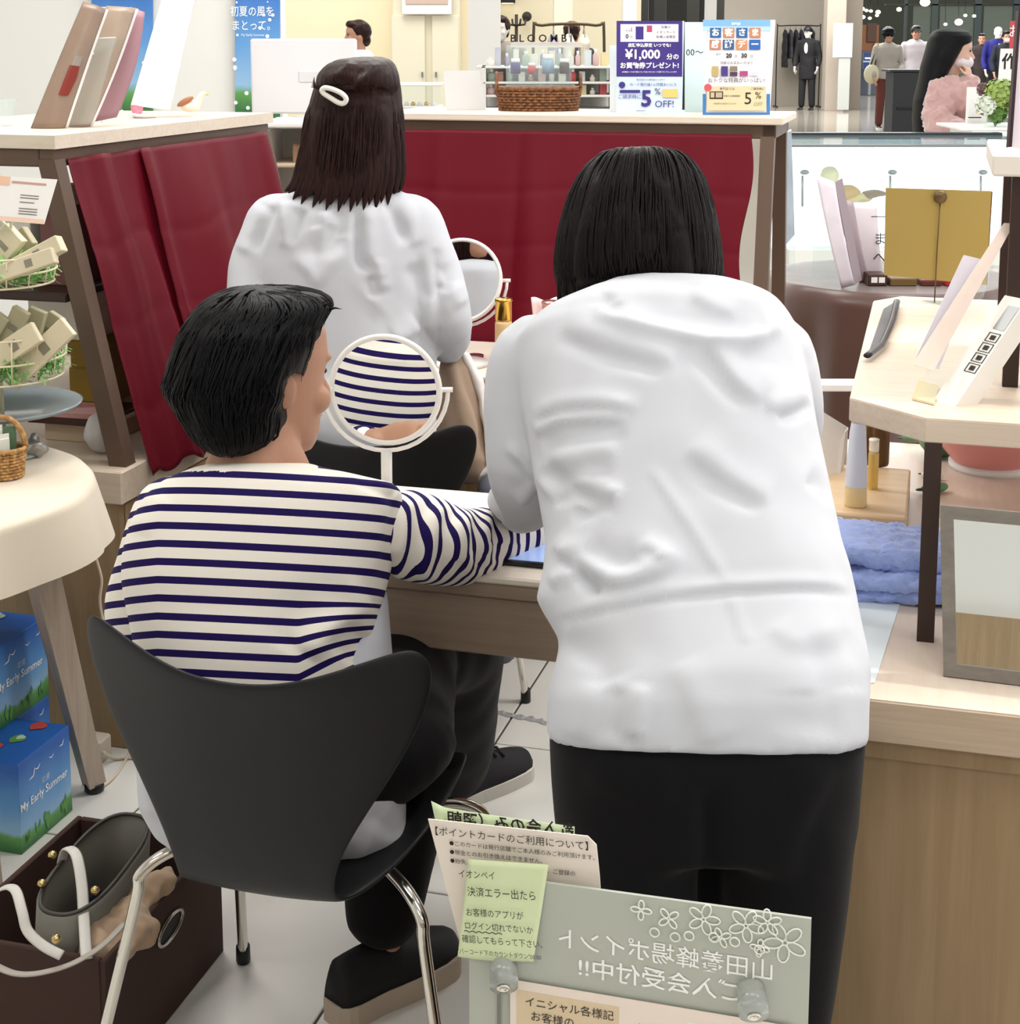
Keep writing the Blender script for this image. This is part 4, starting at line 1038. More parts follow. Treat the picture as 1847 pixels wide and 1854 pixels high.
# ---------------------------------------------------------------- seated woman with the hair clip
def clipped():
    base = G(-1.12, 3.05, 0)
    t = thing('person', 'seated person with a white hair clip in long brown hair, facing the red curtain', 'person', base, 0)
    rows = [(335, 585, 690, 3.2, .06, 5), (344, 545, 720, 3.2, .08, 5), (356, 500, 748, 3.2, .10, 8), (372, 478, 768, 3.2, .112, 10), (395, 466, 778, 3.195, .118, 10), (430, 462, 780, 3.19, .122, 10), (480, 462, 783, 3.185, .125, 9), (540, 470, 788, 3.18, .128, 8), (620, 480, 792, 3.17, .13, 7), (700, 485, 793, 3.16, .132, 6), (770, 485, 792, 3.15, .132, 5), (830, 490, 790, 3.15, .13, 4)]
    torso = pxloft(rows, 56, 2.4)
    shr = P(752, 408, 3.18); elr = P(808, 570, 3.12); wrr = P(800, 628, 3.38)
    sr = limb([shr + V3(-.03, 0, .01), shr, P(786, 490, 3.15), elr, P(814, 600, 3.2), P(808, 625, 3.33)], [.055, .058, .056, .053, .048, .042], 24)
    shl = P(492, 408, 3.18); ell = P(455, 590, 3.14)
    sl = limb([shl + V3(.03, 0, .01), shl, P(463, 490, 3.16), ell, P(470, 620, 3.3)], [.055, .058, .055, .048, .04], 24)
    me = sculpt([torso, sr, sl], .0062, 7, 'blouse')
    S = [([(512, 362), (514, 400), (517, 448)], 8, .012), ([(548, 378), (540, 410), (526, 444)], 8, -.011), ([(646, 376), (647, 430), (650, 475), (668, 488)], 6, -.016), ([(662, 376), (664, 430), (672, 482)], 9, .012), ([(682, 470), (686, 500), (692, 528)], 7, .009), ([(670, 500), (676, 540)], 8, -.008),
         ([(530, 465), (560, 490), (576, 510), (600, 480), (622, 455)], 10, .009), ([(560, 440), (590, 450), (620, 425)], 12, -.008), ([(700, 362), (716, 400), (734, 442)], 9, -.012), ([(720, 366), (738, 400), (752, 446)], 9, .010), ([(494, 372), (478, 410), (458, 455)], 10, -.010), ([(478, 372), (462, 410), (446, 460)], 9, .008),
         ([(585, 380), (588, 420), (580, 460)], 9, .008), ([(612, 380), (614, 430)], 8, -.008), ([(786, 450), (788, 508), (792, 570), (795, 640)], 7, -.012), ([(760, 588), (735, 606), (712, 616)], 10, .010), ([(740, 480), (760, 520), (780, 545)], 12, -.008), ([(800, 480), (812, 510), (806, 530)], 8, -.008), ([(815, 520), (835, 555)], 10, .008), ([(690, 560), (640, 620), (620, 700)], 26, -.008), ([(540, 540), (560, 640), (560, 760)], 26, -.007), ([(730, 640), (740, 720), (730, 790)], 16, .008)]
    crease(me, S); ruffle(me, .004, 9, (1, 1, 1), 21.0); ruffle(me, .0018, 26, (1, 1, .6), 6.0)
    wear('blouse', me, M_blouse, t, 'white blouse gathered at the yoke')
    v, f = ball(P(820, 607, 3.13), .006, .003, .006, 12); mesh_obj('button', v, f, M_steel, t, True, smooth=True)
    hips = V3(-.335, 3.2, .56)
    lA = limb([hips + V3(-.08, .0, 0), hips + V3(-.02, .42, -.03), hips + V3(.0, .46, -.45)], [.095, .075, .06], 22)
    lB = limb([hips + V3(.08, .0, 0), hips + V3(.14, .42, -.03), hips + V3(.15, .44, -.45)], [.095, .075, .06], 22)
    me = sculpt([lA, lB, ball(hips, .17, .14, .11, 22)], .009, 5, 'trousers')
    wear('trousers', me, M_blackcloth, t, 'black trousers')
    hc = P(640, 232, 3.2)
    hp, HM = head_parts(hc, radians(22), radians(-4), 0, 1.0)
    neck = limb([P(640, 300, 3.19), P(636, 345, 3.19), P(632, 390, 3.19)], [.05, .052, .06], 22)
    trunk = pxloft([(356, 540, 720, 3.2, .05), (440, 500, 745, 3.19, .085), (600, 520, 750, 3.17, .09), (800, 515, 760, 3.15, .09), (880, 515, 760, 3.15, .09)])
    ra = limb([shr, P(792, 495, 3.15), elr, wrr], [.026, .024, .026, .024]); la = limb([shl, ell, P(500, 640, 3.4)], [.038, .032, .025])
    h1 = hand_parts(wrr, V3(-.2, .9, .0), V3(-.4, 0, -1), -1, .4); h2 = hand_parts(P(500, 640, 3.4), V3(.5, .8, 0), V3(0, 0, -1), 1, .4)
    legs = [limb([hips + V3(-.07, 0, 0), hips + V3(-.02, .42, -.03), hips + V3(0, .46, -.49)], [.06, .045, .03]), limb([hips + V3(.07, 0, 0), hips + V3(.14, .42, -.03), hips + V3(.15, .44, -.49)], [.06, .045, .03])]
    me = sculpt(hp + [neck, trunk, ra, la] + h1 + h2 + legs, .005, 3, 'body')
    wear('body', me, M_skin, t)
    for sx in (-1, 1):
        v, f = ball(HM @ V3(sx * .029, .079, .004), .012, .008, .006, 14, HM.to_3x3()); mesh_obj('eye', v, f, M_eye, t, True, smooth=True)
    for dx in (0, .15):
        shoe(t, (hips.x + dx, hips.y + .42, 0), (hips.x + dx + .03, hips.y + .64, 0), .046, mat('black_leather', '#0c0b0d', .4), M_black, 'black flat shoe', .018, .06)
    # hair: upper layer swept to the clip, lower layer falling to the shoulders
    HR = [(104, 640, 690, 3.2, .03), (108, 612, 704, 3.2, .05), (116, 594, 714, 3.2, .068), (130, 580, 719, 3.2, .082), (150, 572, 724, 3.2, .092), (175, 564, 727, 3.2, .098), (210, 555, 729, 3.195, .102), (250, 549, 729, 3.19, .103), (290, 543, 728, 3.185, .10), (320, 536, 727, 3.18, .095), (340, 534, 727, 3.175, .088), (352, 545, 718, 3.175, .07)]
    hr = pxloft(HR, 110, 2.25)
    top = pxloft([(103, 645, 690, 3.19, .03), (108, 610, 706, 3.185, .06), (118, 590, 716, 3.18, .08), (135, 575, 722, 3.178, .094), (152, 572, 724, 3.178, .10), (160, 580, 722, 3.18, .098), (166, 600, 718, 3.19, .09)], 100, 2.2)
    me = sculpt([hr, top], .0048, 2, 'hair')
    hair_streaks(me, tuple(P(645, 210, 3.2)), .0028, 60, 5.0)
    crease(me, [([(590, 165), (640, 160), (715, 172)], 6, -.008), ([(640, 112), (615, 135), (590, 160)], 6, .006), ([(660, 125), (640, 148), (625, 162)], 6, -.006), ([(690, 118), (660, 145), (640, 160)], 6, .006), ([(618, 190), (612, 270), (606, 345)], 9, -.006), ([(650, 190), (652, 280), (640, 350)], 9, -.007), ([(690, 190), (700, 270), (698, 340)], 8, .005), ([(580, 200), (566, 280), (548, 340)], 8, .005)])
    ho = wear('hair', me, M_hairbrn, t, 'shoulder length dark brown hair')
    strands(HR, 700, 33, M_hairbrn, ho, .0012, .003, .0022, ex=2.25, lo=.48, hi=.99, minlen=.35, sway=.10)
    v, f_ = [], []
    random.seed(3)
    tips = [(515, 347), (522, 350), (530, 362), (545, 370), (552, 362), (566, 376), (578, 370), (590, 381), (598, 372), (612, 384), (622, 372), (634, 384), (646, 374), (658, 381), (668, 372), (680, 380), (690, 368), (702, 372), (714, 352), (724, 345), (560, 355), (604, 362), (640, 366), (672, 362), (540, 356), (585, 362)]
    for tx, ty in tips:
        sx = 560 + (tx - 515) * .80
        Ys = 3.175 - .085 * sqrt(max(0, 1 - ((sx - 638) / 100) ** 2))
        p0 = P(sx, 215 + random.uniform(-20, 30), Ys + .012); p1 = P(sx * .55 + tx * .45, 318, Ys - .004); p2 = P(tx, ty, Ys - .012)
        pts = smooth_path([p0, p1, p2], 6)
        n_ = len(pts); a, b_ = tube_vf(pts, [(.0125 * sin(pi * min(1, (k + .1) / 6) / 2) * (1 - (k / (n_ - 1)) ** 2.4) + .0005, .005 * sin(pi * min(1, (k + .1) / 6) / 2) * (1 - (k / (n_ - 1)) ** 2) + .0005) for k in range(n_)], 10)
        o_ = len(v); v.extend(a); f_.extend([[q + o_ for q in g_] for g_ in b_])
    for k in range(7):   # wisps above the clip
        p0 = P(590, 165, 3.10); a, b_ = tube_vf([p0, P(575 - k, 160 - k, 3.10), P(563 + k, 157 - 3 * k, 3.10)], [.003, .0022, .0006], 6)
        o_ = len(v); v.extend(a); f_.extend([[q + o_ for q in g_] for g_ in b_])
    mesh_obj('hair_strand', v, f_, M_hairbrn, ho, True, smooth=True)['kind'] = 'stuff'
    # the clip: a drop shaped loop
    Yc = 3.082
    path = smooth_path([P(583, 163, Yc), P(590, 159, Yc - .004), P(606, 163, Yc - .008), P(621, 171, Yc - .01), P(627, 180, Yc - .01), P(622, 187, Yc - .008), P(613, 186, Yc - .006), P(598, 177, Yc - .003), P(586, 169, Yc)], 5, True)
    tube('hair_clip', path, .0052, mat('ivory_plastic', '#efece4', .35), t, 10, True, True)
    return t
P_STR = striped(); P_LEAN = leaning(); P_CLIP = clipped()
# ================================================================ things near at hand
class Sheet:
    "a flat printed sheet: corners BL, BR, TR, TL; print sits on its near face"
    def __init__(s, name, quad, thick, mat_, parent):
        s.o = slab_pts(name, quad, thick, mat_, parent); s.M, s.w, s.h = frame_of(quad); s.t = thick / 2; s.k = 0
    def at(s, fx, fy):
        s.k += 1
        return s.M @ Matrix.Translation((fx * s.w, fy * s.h, s.t + .0006 + .00012 * s.k))
    def text(s, txt, fx, fy, fs, m=None, align='CENTER', bold=0.0, sx=1.0, mirror=False):
        return lettering(txt, fs * s.h, m or M_ink, s.o, s.at(fx, fy), align, bold=bold * fs * s.h, sx=sx, mirror=mirror)
    def patch(s, x0, x1, y0, y1, m, name='print_panel'):
        M = s.at(0, 0)
        v = [M @ Vector((x * s.w, y * s.h, 0)) for x, y in ((x0, y0), (x1, y0), (x1, y1), (x0, y1))]
        return mesh_obj(name, v, [[0, 1, 2, 3]], m, s.o, True)
    def disc(s, fx, fy, r, m, n=20):
        M = s.at(fx, fy)
        v = [M @ Vector((r * cos(2 * pi * k / n), r * sin(2 * pi * k / n), 0)) for k in range(n)]
        return mesh_obj('print_dot', v, [list(range(n))], m, s.o, True)
def quadP(pts, Y):
    Ys = Y if isinstance(Y, (list, tuple)) else [Y] * 4
    return [P(x, y, d) for (x, y), d in zip(pts, Ys)]
def flat(name, col, rough=.6, **k): return mat(name, col, rough, **k)
def sky_print(name, base_z=0.0, span=1.0, axis='Z', c0='#2e6b3c', c1='#8fb7d8', c2='#1f5fb4'):
    "printed picture: blue sky with soft clouds over green"
    if name in MATS: return MATS[name]
    m, nt, b = nodes_of(name)
    tc = nt.nodes.new('ShaderNodeTexCoord'); sp = nt.nodes.new('ShaderNodeSeparateXYZ'); nt.links.new(tc.outputs['Object'], sp.inputs[0])
    mr = nt.nodes.new('ShaderNodeMapRange'); mr.inputs[1].default_value = base_z; mr.inputs[2].default_value = base_z + span
    nt.links.new(sp.outputs[axis], mr.inputs[0])
    n1 = nt.nodes.new('ShaderNodeTexNoise'); n1.inputs['Scale'].default_value = 9 / span * .25; n1.inputs['Detail'].default_value = 5; nt.links.new(tc.outputs['Object'], n1.inputs['Vector'])
    ad = nt.nodes.new('ShaderNodeMath'); ad.operation = 'MULTIPLY_ADD'; ad.inputs[1].default_value = .3; nt.links.new(n1.outputs['Fac'], ad.inputs[0]); nt.links.new(mr.outputs[0], ad.inputs[2])
    r = nt.nodes.new('ShaderNodeValToRGB'); cr = r.color_ramp
    cr.elements[0].position = .16; cr.elements[0].color = lin(c0); cr.elements[1].position = 1.0; cr.elements[1].color = lin(c2)
    e = cr.elements.new(.30); e.color = lin('#5d9a4e'); e = cr.elements.new(.36); e.color = lin(c1); e = cr.elements.new(.62); e.color = lin('#5e98d2')
    nt.links.new(ad.outputs[0], r.inputs[0]); nt.links.new(r.outputs[0], b.inputs['Base Color']); b.inputs['Roughness'].default_value = .5
    MATS[name] = m; return m

# --- round make-up mirror on the front table
def makeup_mirror(label, c, r, nrm, base_z, base_xy, group='white round make-up mirrors'):
    t = thing('makeup_mirror', label, 'mirror', Vector((base_xy[0], base_xy[1], base_z)), 0)
    M = MW[t.name].inverted() @ Matrix.Translation(Vector(c)) @ rot_to(nrm)
    W = mat('mirror_white_enamel', '#e6e4e0', .3)
    n = 56
    ring = [(r * .98 * cos(2 * pi * k / n), r * .985 * sin(2 * pi * k / n), 0) for k in range(n)]
    v, f = tube_vf([Vector(p) for p in ring], [(.0055, .006)] * n, 10, True); mesh_obj('rim', v, f, W, t, M=M, smooth=True)
    lathe('glass', [(.0005, .0032), (r * .955, .0032), (r * .955, -.001), (.0005, -.001)], M_mirror, t, 64, M=M, smooth=False)
    lathe('backing', [(.0005, -.0012), (r * .97, -.0012), (r * .93, -.008), (.0005, -.009)], W, t, 48, M=M)
    # half ring yoke behind, pivots at the sides, post and foot
    ry = r + .012
    lo = Vector(c) + Vector((0, .004, -ry - .002))
    pts = [Vector(c) + Vector((ry * cos(a), .002, ry * sin(a))) for a in [radians(v_) for v_ in range(-180, 1, 10)]]
    tube('yoke', pts, .0038, W, t, 8, world=True)
    for s in (-1, 1): tube('pivot', [Vector(c) + Vector((s * (r - .004), .001, 0)), Vector(c) + Vector((s * (r + .02), .002, 0))], .0045, W, t, 10, world=True)
    tube('post', [Vector((base_xy[0], base_xy[1], base_z + .01)), Vector((lo.x, lo.y, lo.z - .03))], .0065, W, t, 12, world=True)
    tube('collar', [Vector((lo.x, lo.y, lo.z - .055)), Vector((lo.x, lo.y, lo.z + .002))], .0095, W, t, 14, world=True)
    lathe('base', [(.001, 0), (.068, 0), (.07, .004), (.066, .009), (.02, .014), (.001, .014)], W, t, 40)
    return t
mc = P(698, 706, 2.56)
makeup_mirror('white round mirror reflecting the striped top, standing on the front table', mc, .094, (-.115, -1, -.05), TT, (mc.x - .006, 2.56))
mc2 = P(834, 508, 3.70)
makeup_mirror('white round mirror on the second table beside the gold capped bottle', mc2, .101, (-.22, -1, .30), TT, (mc2.x, 3.70))

# --- tablet on the front table, by the hands
tb = thing('tablet', 'tablet with pale blue screen lying on the front table', 'tablet', PZ(950, 1005, TT), -TH)
box('body', -.11, .085, -.055, .08, 0, .008, M_black, tb, .002)
box('screen', -.104, .079, -.048, .074, .008, .0088, mat('blue_screen', '#9db4e6', .2, emit='#9db4e6', estr=.25), tb, 0)
# --- bottles on the second table
def bottle(label, foot, H_, r, body, cap, capf=.3, cat='bottle', group=None):
    t = thing('bottle', label, cat, foot, 0, group)
    h = H_ * (1 - capf)
    lathe('glass_body', [(.001, 0), (r * .95, 0), (r, .004), (r, h * .93), (r * .9, h * .99), (r * .55, h), (.001, h)], body, t, 28)
    lathe('cap', [(.001, h), (r * .9, h), (r * .95, h + .003), (r * .95, H_ * .96), (r * 1.02, H_ * .965), (r * 1.02, H_ - .003), (r * .96, H_), (.001, H_)], cap, t, 24)
    return t
M_gold = mat('gold_metal', '#d8ab52', .2, .95)
M_rosegold = mat('rose_gold', '#d9a09a', .22, .8)
fs = P(912, 640, 3.62); Hs = P(912, 540, 3.62).z - TT
sb_ = bottle('gold capped serum bottle with warm clear body on the second table', Vector((fs.x, 3.62, TT)), Hs, .021, mat('honey_glass', '#f3d29c', .15, trans=.35), M_gold, .30)
lettering('NO', .006, M_ink, sb_, Matrix.Translation((fs.x, 3.62 - .0215, TT + Hs * .46)) @ Matrix.Rotation(pi / 2, 4, 'X'))
fp = P(997, 600, 3.66); Hp = P(997, 545, 3.66).z - TT
bottle('rose gold capped pink bottle at the shoulder of the bending person', Vector((fp.x, 3.66, TT)), Hp, .022, mat('pink_glass', '#e8b3b0', .2, trans=.3), M_rosegold, .3)
tissue = thing('tissue_packet', 'pale pink paper fan sticking up behind the rose gold bottle', 'tissue', Vector((P(985, 560, 3.74).x, 3.74, TT)), 0)
q = quadP([(972, 640), (1015, 640), (1022, 541), (962, 541)], 3.74)
v, f = grid_vf(lambda u, w: (q[0].lerp(q[1], u)).lerp(q[3].lerp(q[2], u), w) + Vector((0, .006 * sin(u * 9), .004 * sin(u * 9 + 1) * w)), 16, 8)
solidify(mesh_obj('paper_fan', v, f, flat('pink_paper', '#f3d9d8'), tissue, True, smooth=True), .0015)
q0 = PZ(860, 648, TT)
dish = lathe('compact', [(.001, 0), (.02, 0), (.022, .003), (.022, .008), (.001, .009)], flat('wine_plastic', '#6e2733', .3), None, 28, loc=Vector((q0.x, q0.y, TT)))
set_tags(dish, 'small round wine red compact lying on the second table', 'compact')

# --- beige coat on the lap and arm of the seated woman, grey bag beside
ct = thing('coat', 'beige coat with white lining hung over the knee of the seated person', 'coat', Vector((P(840, 700, 3.33).x, 3.33, .46)), 0)
M_beige = mat('beige_wool', '#a08873', .8, sheen=.2, bump=.15, bscale=400)
cl = pxloft([(636, 802, 838, 3.36, .03), (660, 796, 852, 3.34, .045), (700, 792, 868, 3.33, .055), (740, 790, 876, 3.32, .06), (780, 792, 880, 3.31, .06), (820, 800, 884, 3.30, .055), (850, 815, 884, 3.30, .045), (872, 820, 878, 3.30, .03)], 36, 2.2)
me = sculpt([cl], .006, 4, 'coat_cloth'); crease(me, [([(830, 650), (845, 700), (870, 760), (878, 830)], 8, -.012), ([(815, 660), (830, 720), (850, 800)], 10, .008)]); wear('coat_cloth', me, M_beige, ct)
cl = pxloft([(638, 834, 850, 3.35, .02), (680, 852, 872, 3.33, .025), (720, 866, 882, 3.32, .028), (760, 872, 882, 3.31, .028), (800, 878, 890, 3.30, .028), (840, 884, 895, 3.29, .028), (856, 846, 893, 3.29, .026), (868, 836, 880, 3.29, .02)], 24, 2.2)
me = sculpt([cl], .005, 4, 'lining'); ruffle(me, .006, 20, seedn=4); wear('lining', me, mat('white_lining', '#e6e0dc', .6, sheen=.2), ct)
gb = thing('bag', 'slate grey cloth bag on the floor behind the front table', 'bag', Vector((P(900, 880, 3.2).x, 3.2, 0)), 0)
me = sculpt([pxloft([(862, 880, 912, 3.2, .03), (872, 868, 922, 3.2, .06), (900, 862, 930, 3.2, .08), (1000, 858, 940, 3.2, .09), (1180, 860, 935, 3.2, .08)], 30, 2.6)], .008, 3, 'bag_body')
co = get_co(me); co[:, 2] = np.where(co[:, 2] < .35, co[:, 2], co[:, 2]); set_co(me, co); wear('bag_body', me, mat('slate_cloth', '#4f525c', .8, bump=.2), gb)
gb.location.z = 0.0

# --- gift boxes with the summer print
M_sky1 = sky_print('summer_print', .0, .19)
def gift(label, b1, a0, a1, z0, h=.178, dep=.2):
    t = thing('gift_box', label, 'box', G(b1, a0, z0), -TH)
    L = a1 - a0
    bx_ = box('carton', -dep, 0, 0, L, 0, h, M_sky1, t, .0015)
    M = Matrix.Translation((.0012, L * .46, h * .50)) @ Matrix.Rotation(pi / 2, 4, 'Z') @ Matrix.Rotation(pi / 2, 4, 'X')
    lettering('My Early Summer', .0225, M_inkw, t, M, world=False, bold=.0003)
    lettering('初夏', .014, flat('pale_blue_ink', '#c7d3e6'), t, Matrix.Translation((.0012, L * .5, h * .62)) @ Matrix.Rotation(pi / 2, 4, 'Z') @ Matrix.Rotation(pi / 2, 4, 'X'), world=False)
    for (y, z, s, an) in ((.84, .85, 1, .5), (.62, .80, .9, 0), (.27, .76, 1.4, .7), (.36, .80, 1, .2)):   # white birds
        v = []
        for (a, c) in ((-1, .55), (-.45, .1), (0, -.12), (.45, .1), (1, .55), (.45, .35), (0, .1), (-.45, .35)):
            yy = (a * cos(an) - c * sin(an)) * .010 * s; zz = (a * sin(an) + c * cos(an)) * .010 * s
            v.append((.0014, y * L + yy, z * h + zz))
        mesh_obj('bird_print', v, [[0, 1, 6, 7], [1, 2, 6], [2, 3, 5, 6], [3, 4, 5]], M_inkw, t)
    random.seed(int(b1 * -1000))
    for k in range(16):   # flowers printed along the lid and the foot
        on = k < 9
        cx_, cy_ = random.uniform(-dep * .9, -.02), random.uniform(.02, L - .02)
        r = random.uniform(.008, .018); n = 10
        if on: v = [(cx_ + r * cos(2 * pi * i / n), cy_ + r * (1 + .3 * cos(6 * pi * i / n)) * sin(2 * pi * i / n), h + .0012 + k * .0001) for i in range(n)]
        else: v = [(.0011 + k * .00004, cy_ + r * .6 * cos(2 * pi * i / n), .012 + .03 * random.random() + r * .6 * sin(2 * pi * i / n)) for i in range(n)]
        mesh_obj('flower_print', v, [list(range(n))], (flat('coral_ink', '#c4493c'), flat('leaf_ink', '#5f9a4c'), flat('mint_ink', '#b9d8c4'))[k % 3 if on else 1], t)
    return t
gift('blue summer gift box on the floor by the round table leg', -1.60, 2.345, 2.522, 0)
gift('blue summer gift box topmost of its stack under the round table', -1.715, 2.45, 2.637, .178, .168)
gift('blue summer gift box lowest of its stack under the round table', -1.715, 2.455, 2.635, 0)

# --- storage box with bag and scarf
sx = gthing('storage_box', 'brown open storage box with metal grip under the black chair', 'box', -1.23, 1.98)
M_bfab = mat('brown_fabric', '#3a231b', .8, bump=.3, bscale=500)
gbox('wall_board', -1.11, -1.10, 1.80, 2.165, 0, .205, M_bfab, sx, .002); gbox('wall_board', -1.365, -1.355, 1.80, 2.165, 0, .205, M_bfab, sx, .002)
gbox('wall_board', -1.355, -1.11, 1.80, 1.81, 0, .205, M_bfab, sx, .002); gbox('wall_board', -1.355, -1.11, 2.155, 2.165, 0, .205, M_bfab, sx, .002)
gbox('bottom_board', -1.355, -1.11, 1.81, 2.155, 0, .01, M_bfab, sx, .001)
gc = toG(PB(309, 1680, -1.098))
pts = [G(-1.0985, gc[1] + .038 * cos(a) + .006 * sin(a), gc[2] + .018 * sin(a)) for a in [2 * pi * k / 24 for k in range(24)]]
tube('grip_ring', pts, .0035, mat('pewter', '#a9a39b', .25, .95), sx, 8, True, True)
pts = [G(-1.0993, gc[1] + .034 * cos(2 * pi * k / 24) + .006 * sin(2 * pi * k / 24), gc[2] + .0145 * sin(2 * pi * k / 24)) for k in range(24)]
mesh_obj('grip_hole', pts, [list(range(24))], flat('dark_hole', '#120b09'), sx, True)
M_bag = mat('grey_leather', '#6f6c63', .5, bump=.15, bscale=300); M_strap = mat('pale_leather', '#c9c6c0', .5, bump=.1)
bag = gthing('handbag', 'grey leather tote bag with pale straps standing in the brown box', 'bag', -1.215, 1.93, .012)
def bag_ring(z, grow, tlt):
    out = []
    for k in range(40):
        a = 2 * pi * k / 40; x = .052 * grow * math.copysign(abs(cos(a)) ** .8, cos(a)); y = .115 * grow * math.copysign(abs(sin(a)) ** .7, sin(a))
        out.append(G(-1.215 + x + tlt * (z - .1), 1.945 + y, z + .02 * (y / .115) * (z / .28)))
    return out
rings = [bag_ring(.014, .86, .1), bag_ring(.08, .95, .1), bag_ring(.17, 1.0, .1), bag_ring(.262, 1.0, .1)]
v = [p for r in rings for p in r]; f = [[i * 40 + k, i * 40 + (k + 1) % 40, (i + 1) * 40 + (k + 1) % 40, (i + 1) * 40 + k] for i in range(3) for k in range(40)] + [list(range(40))[::-1]]
solidify(mesh_obj('body', v, f, M_bag, bag, True, smooth=True), .005, 1)
tube('rim_edge', bag_ring(.264, 1.0, .1), .003, mat('dark_edge', '#3a3833', .5), bag, 8, True, True)
ir = bag_ring(.15, .95, .1); mesh_obj('inner_lining', ir, [list(range(40))], mat('navy_lining', '#15173a', .8), bag, True)
def band(name, px, Z, w, mat_, parent, th=.0022):
    pts = smooth_path([PZ(x, y, z) for (x, y), z in zip(px, Z)], 6)
    v, f = tube_vf(pts, [(w / 2, th)] * len(pts), 8); return mesh_obj(name, v, f, mat_, parent, True, smooth=True)
band('strap', [(112, 1560), (120, 1536), (138, 1548), (148, 1600), (152, 1660), (157, 1735)], [.26, .29, .295, .27, .24, .215], .017, M_strap, bag)
band('strap', [(-20, 1625), (8, 1607), (28, 1612), (40, 1650), (50, 1685), (78, 1712), (112, 1730)], [.26, .28, .285, .27, .25, .235, .225], .015, M_strap, bag)
band('strap', [(-15, 1745), (25, 1762), (70, 1762), (130, 1745), (185, 1712), (225, 1672)], [.222, .224, .226, .23, .235, .24], .013, mat('taupe_leather', '#a29c92', .5), bag)
for (x, y) in ((95, 1548), (76, 1600), (172, 1612), (102, 1700)):
    c = PZ(x, y, .262); v, f = ball(c, .007, .007, .007, 12); mesh_obj('stud', v, f, mat('pale_gold', '#c9b27a', .2, .95), bag, True, smooth=True)
sc = thing('scarf', 'crumpled beige scarf stuffed beside the grey tote bag', 'scarf', PZ(235, 1660, .2), 0)
random.seed(4)
parts_ = [ball(PZ(x, y, z), r * 1.2, r, r * .8, 14) for x, y, z, r in ((262, 1618, .205, .035), (285, 1600, .215, .028), (225, 1660, .20, .036), (200, 1690, .195, .032), (180, 1712, .195, .026), (245, 1690, .19, .03), (215, 1720, .185, .026))]
me = sculpt(parts_, .005, 4, 'cloth'); ruffle(me, .014, 26, (1, 1, 1), 3.0); ruffle(me, .006, 60, (1, 1, 1), 8.0); wear('cloth', me, mat('beige_knit', '#a98f76', .85, sheen=.2, bump=.2, bscale=500), sc)

# --- power cord and plug block
cd = thing('extension_lead', 'thin cream power cord hanging from the round table to the floor', 'cord', PZ(190, 1420, 0), 0)
pts = [P(150, 885, 2.98), P(160, 915, 2.98), P(171, 945, 2.98), P(172, 1000, 2.98), P(184, 1048, 2.98), P(181, 1085, 2.98), P(187, 1125, 2.98), P(215, 1250, 2.98), PZ(240, 1330, .06), PZ(228, 1375, .004), PZ(205, 1408, .004), PZ(180, 1425, .004), PZ(150, 1420, .004)]
tube('cable', smooth_path(pts, 6), .0028, mat('cream_cable', '#d8c9b2', .5), cd, 8, world=True)
pl = thing('power_strip', 'small white plug block with a lead at the foot of the oak cabinet', 'plug', PZ(178, 1372, 0), -TH)
box('block', -.022, .022, -.03, .02, 0, .05, mat('ivory_plug', '#cfc6b8', .5), pl, .004)
tube('lead', smooth_path([PZ(186, 1362, .03), PZ(205, 1372, .008), PZ(228, 1372, .004), PZ(250, 1372, .004)], 5), .004, mat('ivory_plug', '#cfc6b8', .5), pl, 8, world=True)
tp = thing('floor_strip', 'thin wavy grey strip across the white floor tiles', 'tape', PZ(918, 1300, 0), 0)  # narrow grey strip of uneven width just above the tiles
pts = smooth_path([PZ(850, 1291, .0), PZ(875, 1288, 0), PZ(905, 1292, 0), PZ(935, 1299, 0), PZ(965, 1304, 0), PZ(990, 1311, 0)], 5)
v, f = [], []
for i, p in enumerate(pts):
    w = .008 * (1 + .4 * sin(i * 1.7)); v += [p + Vector((0, -w, .0012)), p + Vector((0, w, .0022 + .002 * (i % 3)))]
f = [[2 * i, 2 * i + 2, 2 * i + 3, 2 * i + 1] for i in range(len(pts) - 1)]
mesh_obj('strip', v, f, mat('grey_floor_strip', '#a3a4a6', .2), tp, True)

# --- tiered wire baskets on the round table
TC = Vector((P(2, 700, 2.93).x, 2.93, RTZ + .006))
ts_ = thing('tier_stand', 'cream wire stand with two round baskets on the cream clothed round table', 'stand', TC, 0)
M_wire = mat('cream_wire', '#d9cfae', .4)
tube('pole', [(0, 0, .0), (0, 0, .50)], .004, M_wire, ts_, 8)
lathe('foot', [(.001, 0), (.075, 0), (.075, .004), (.02, .012), (.012, .07), (.02, .075), (.001, .076)], mat('cut_glass', '#c9d2d2', .08, trans=.6), ts_, 32)
lathe('cake_plate', [(.001, .078), (.10, .082), (.148, .094), (.152, .10), (.147, .101), (.10, .09), (.001, .086)], mat('grey_glass', '#9aa4a8', .12, trans=.3), ts_, 48)
zL0, zL1 = P(0, 705, 2.80).z - TC.z, P(0, 622, 2.80).z - TC.z
zU0, zU1 = P(0, 528, 2.81).z - TC.z, P(0, 474, 2.81).z - TC.z
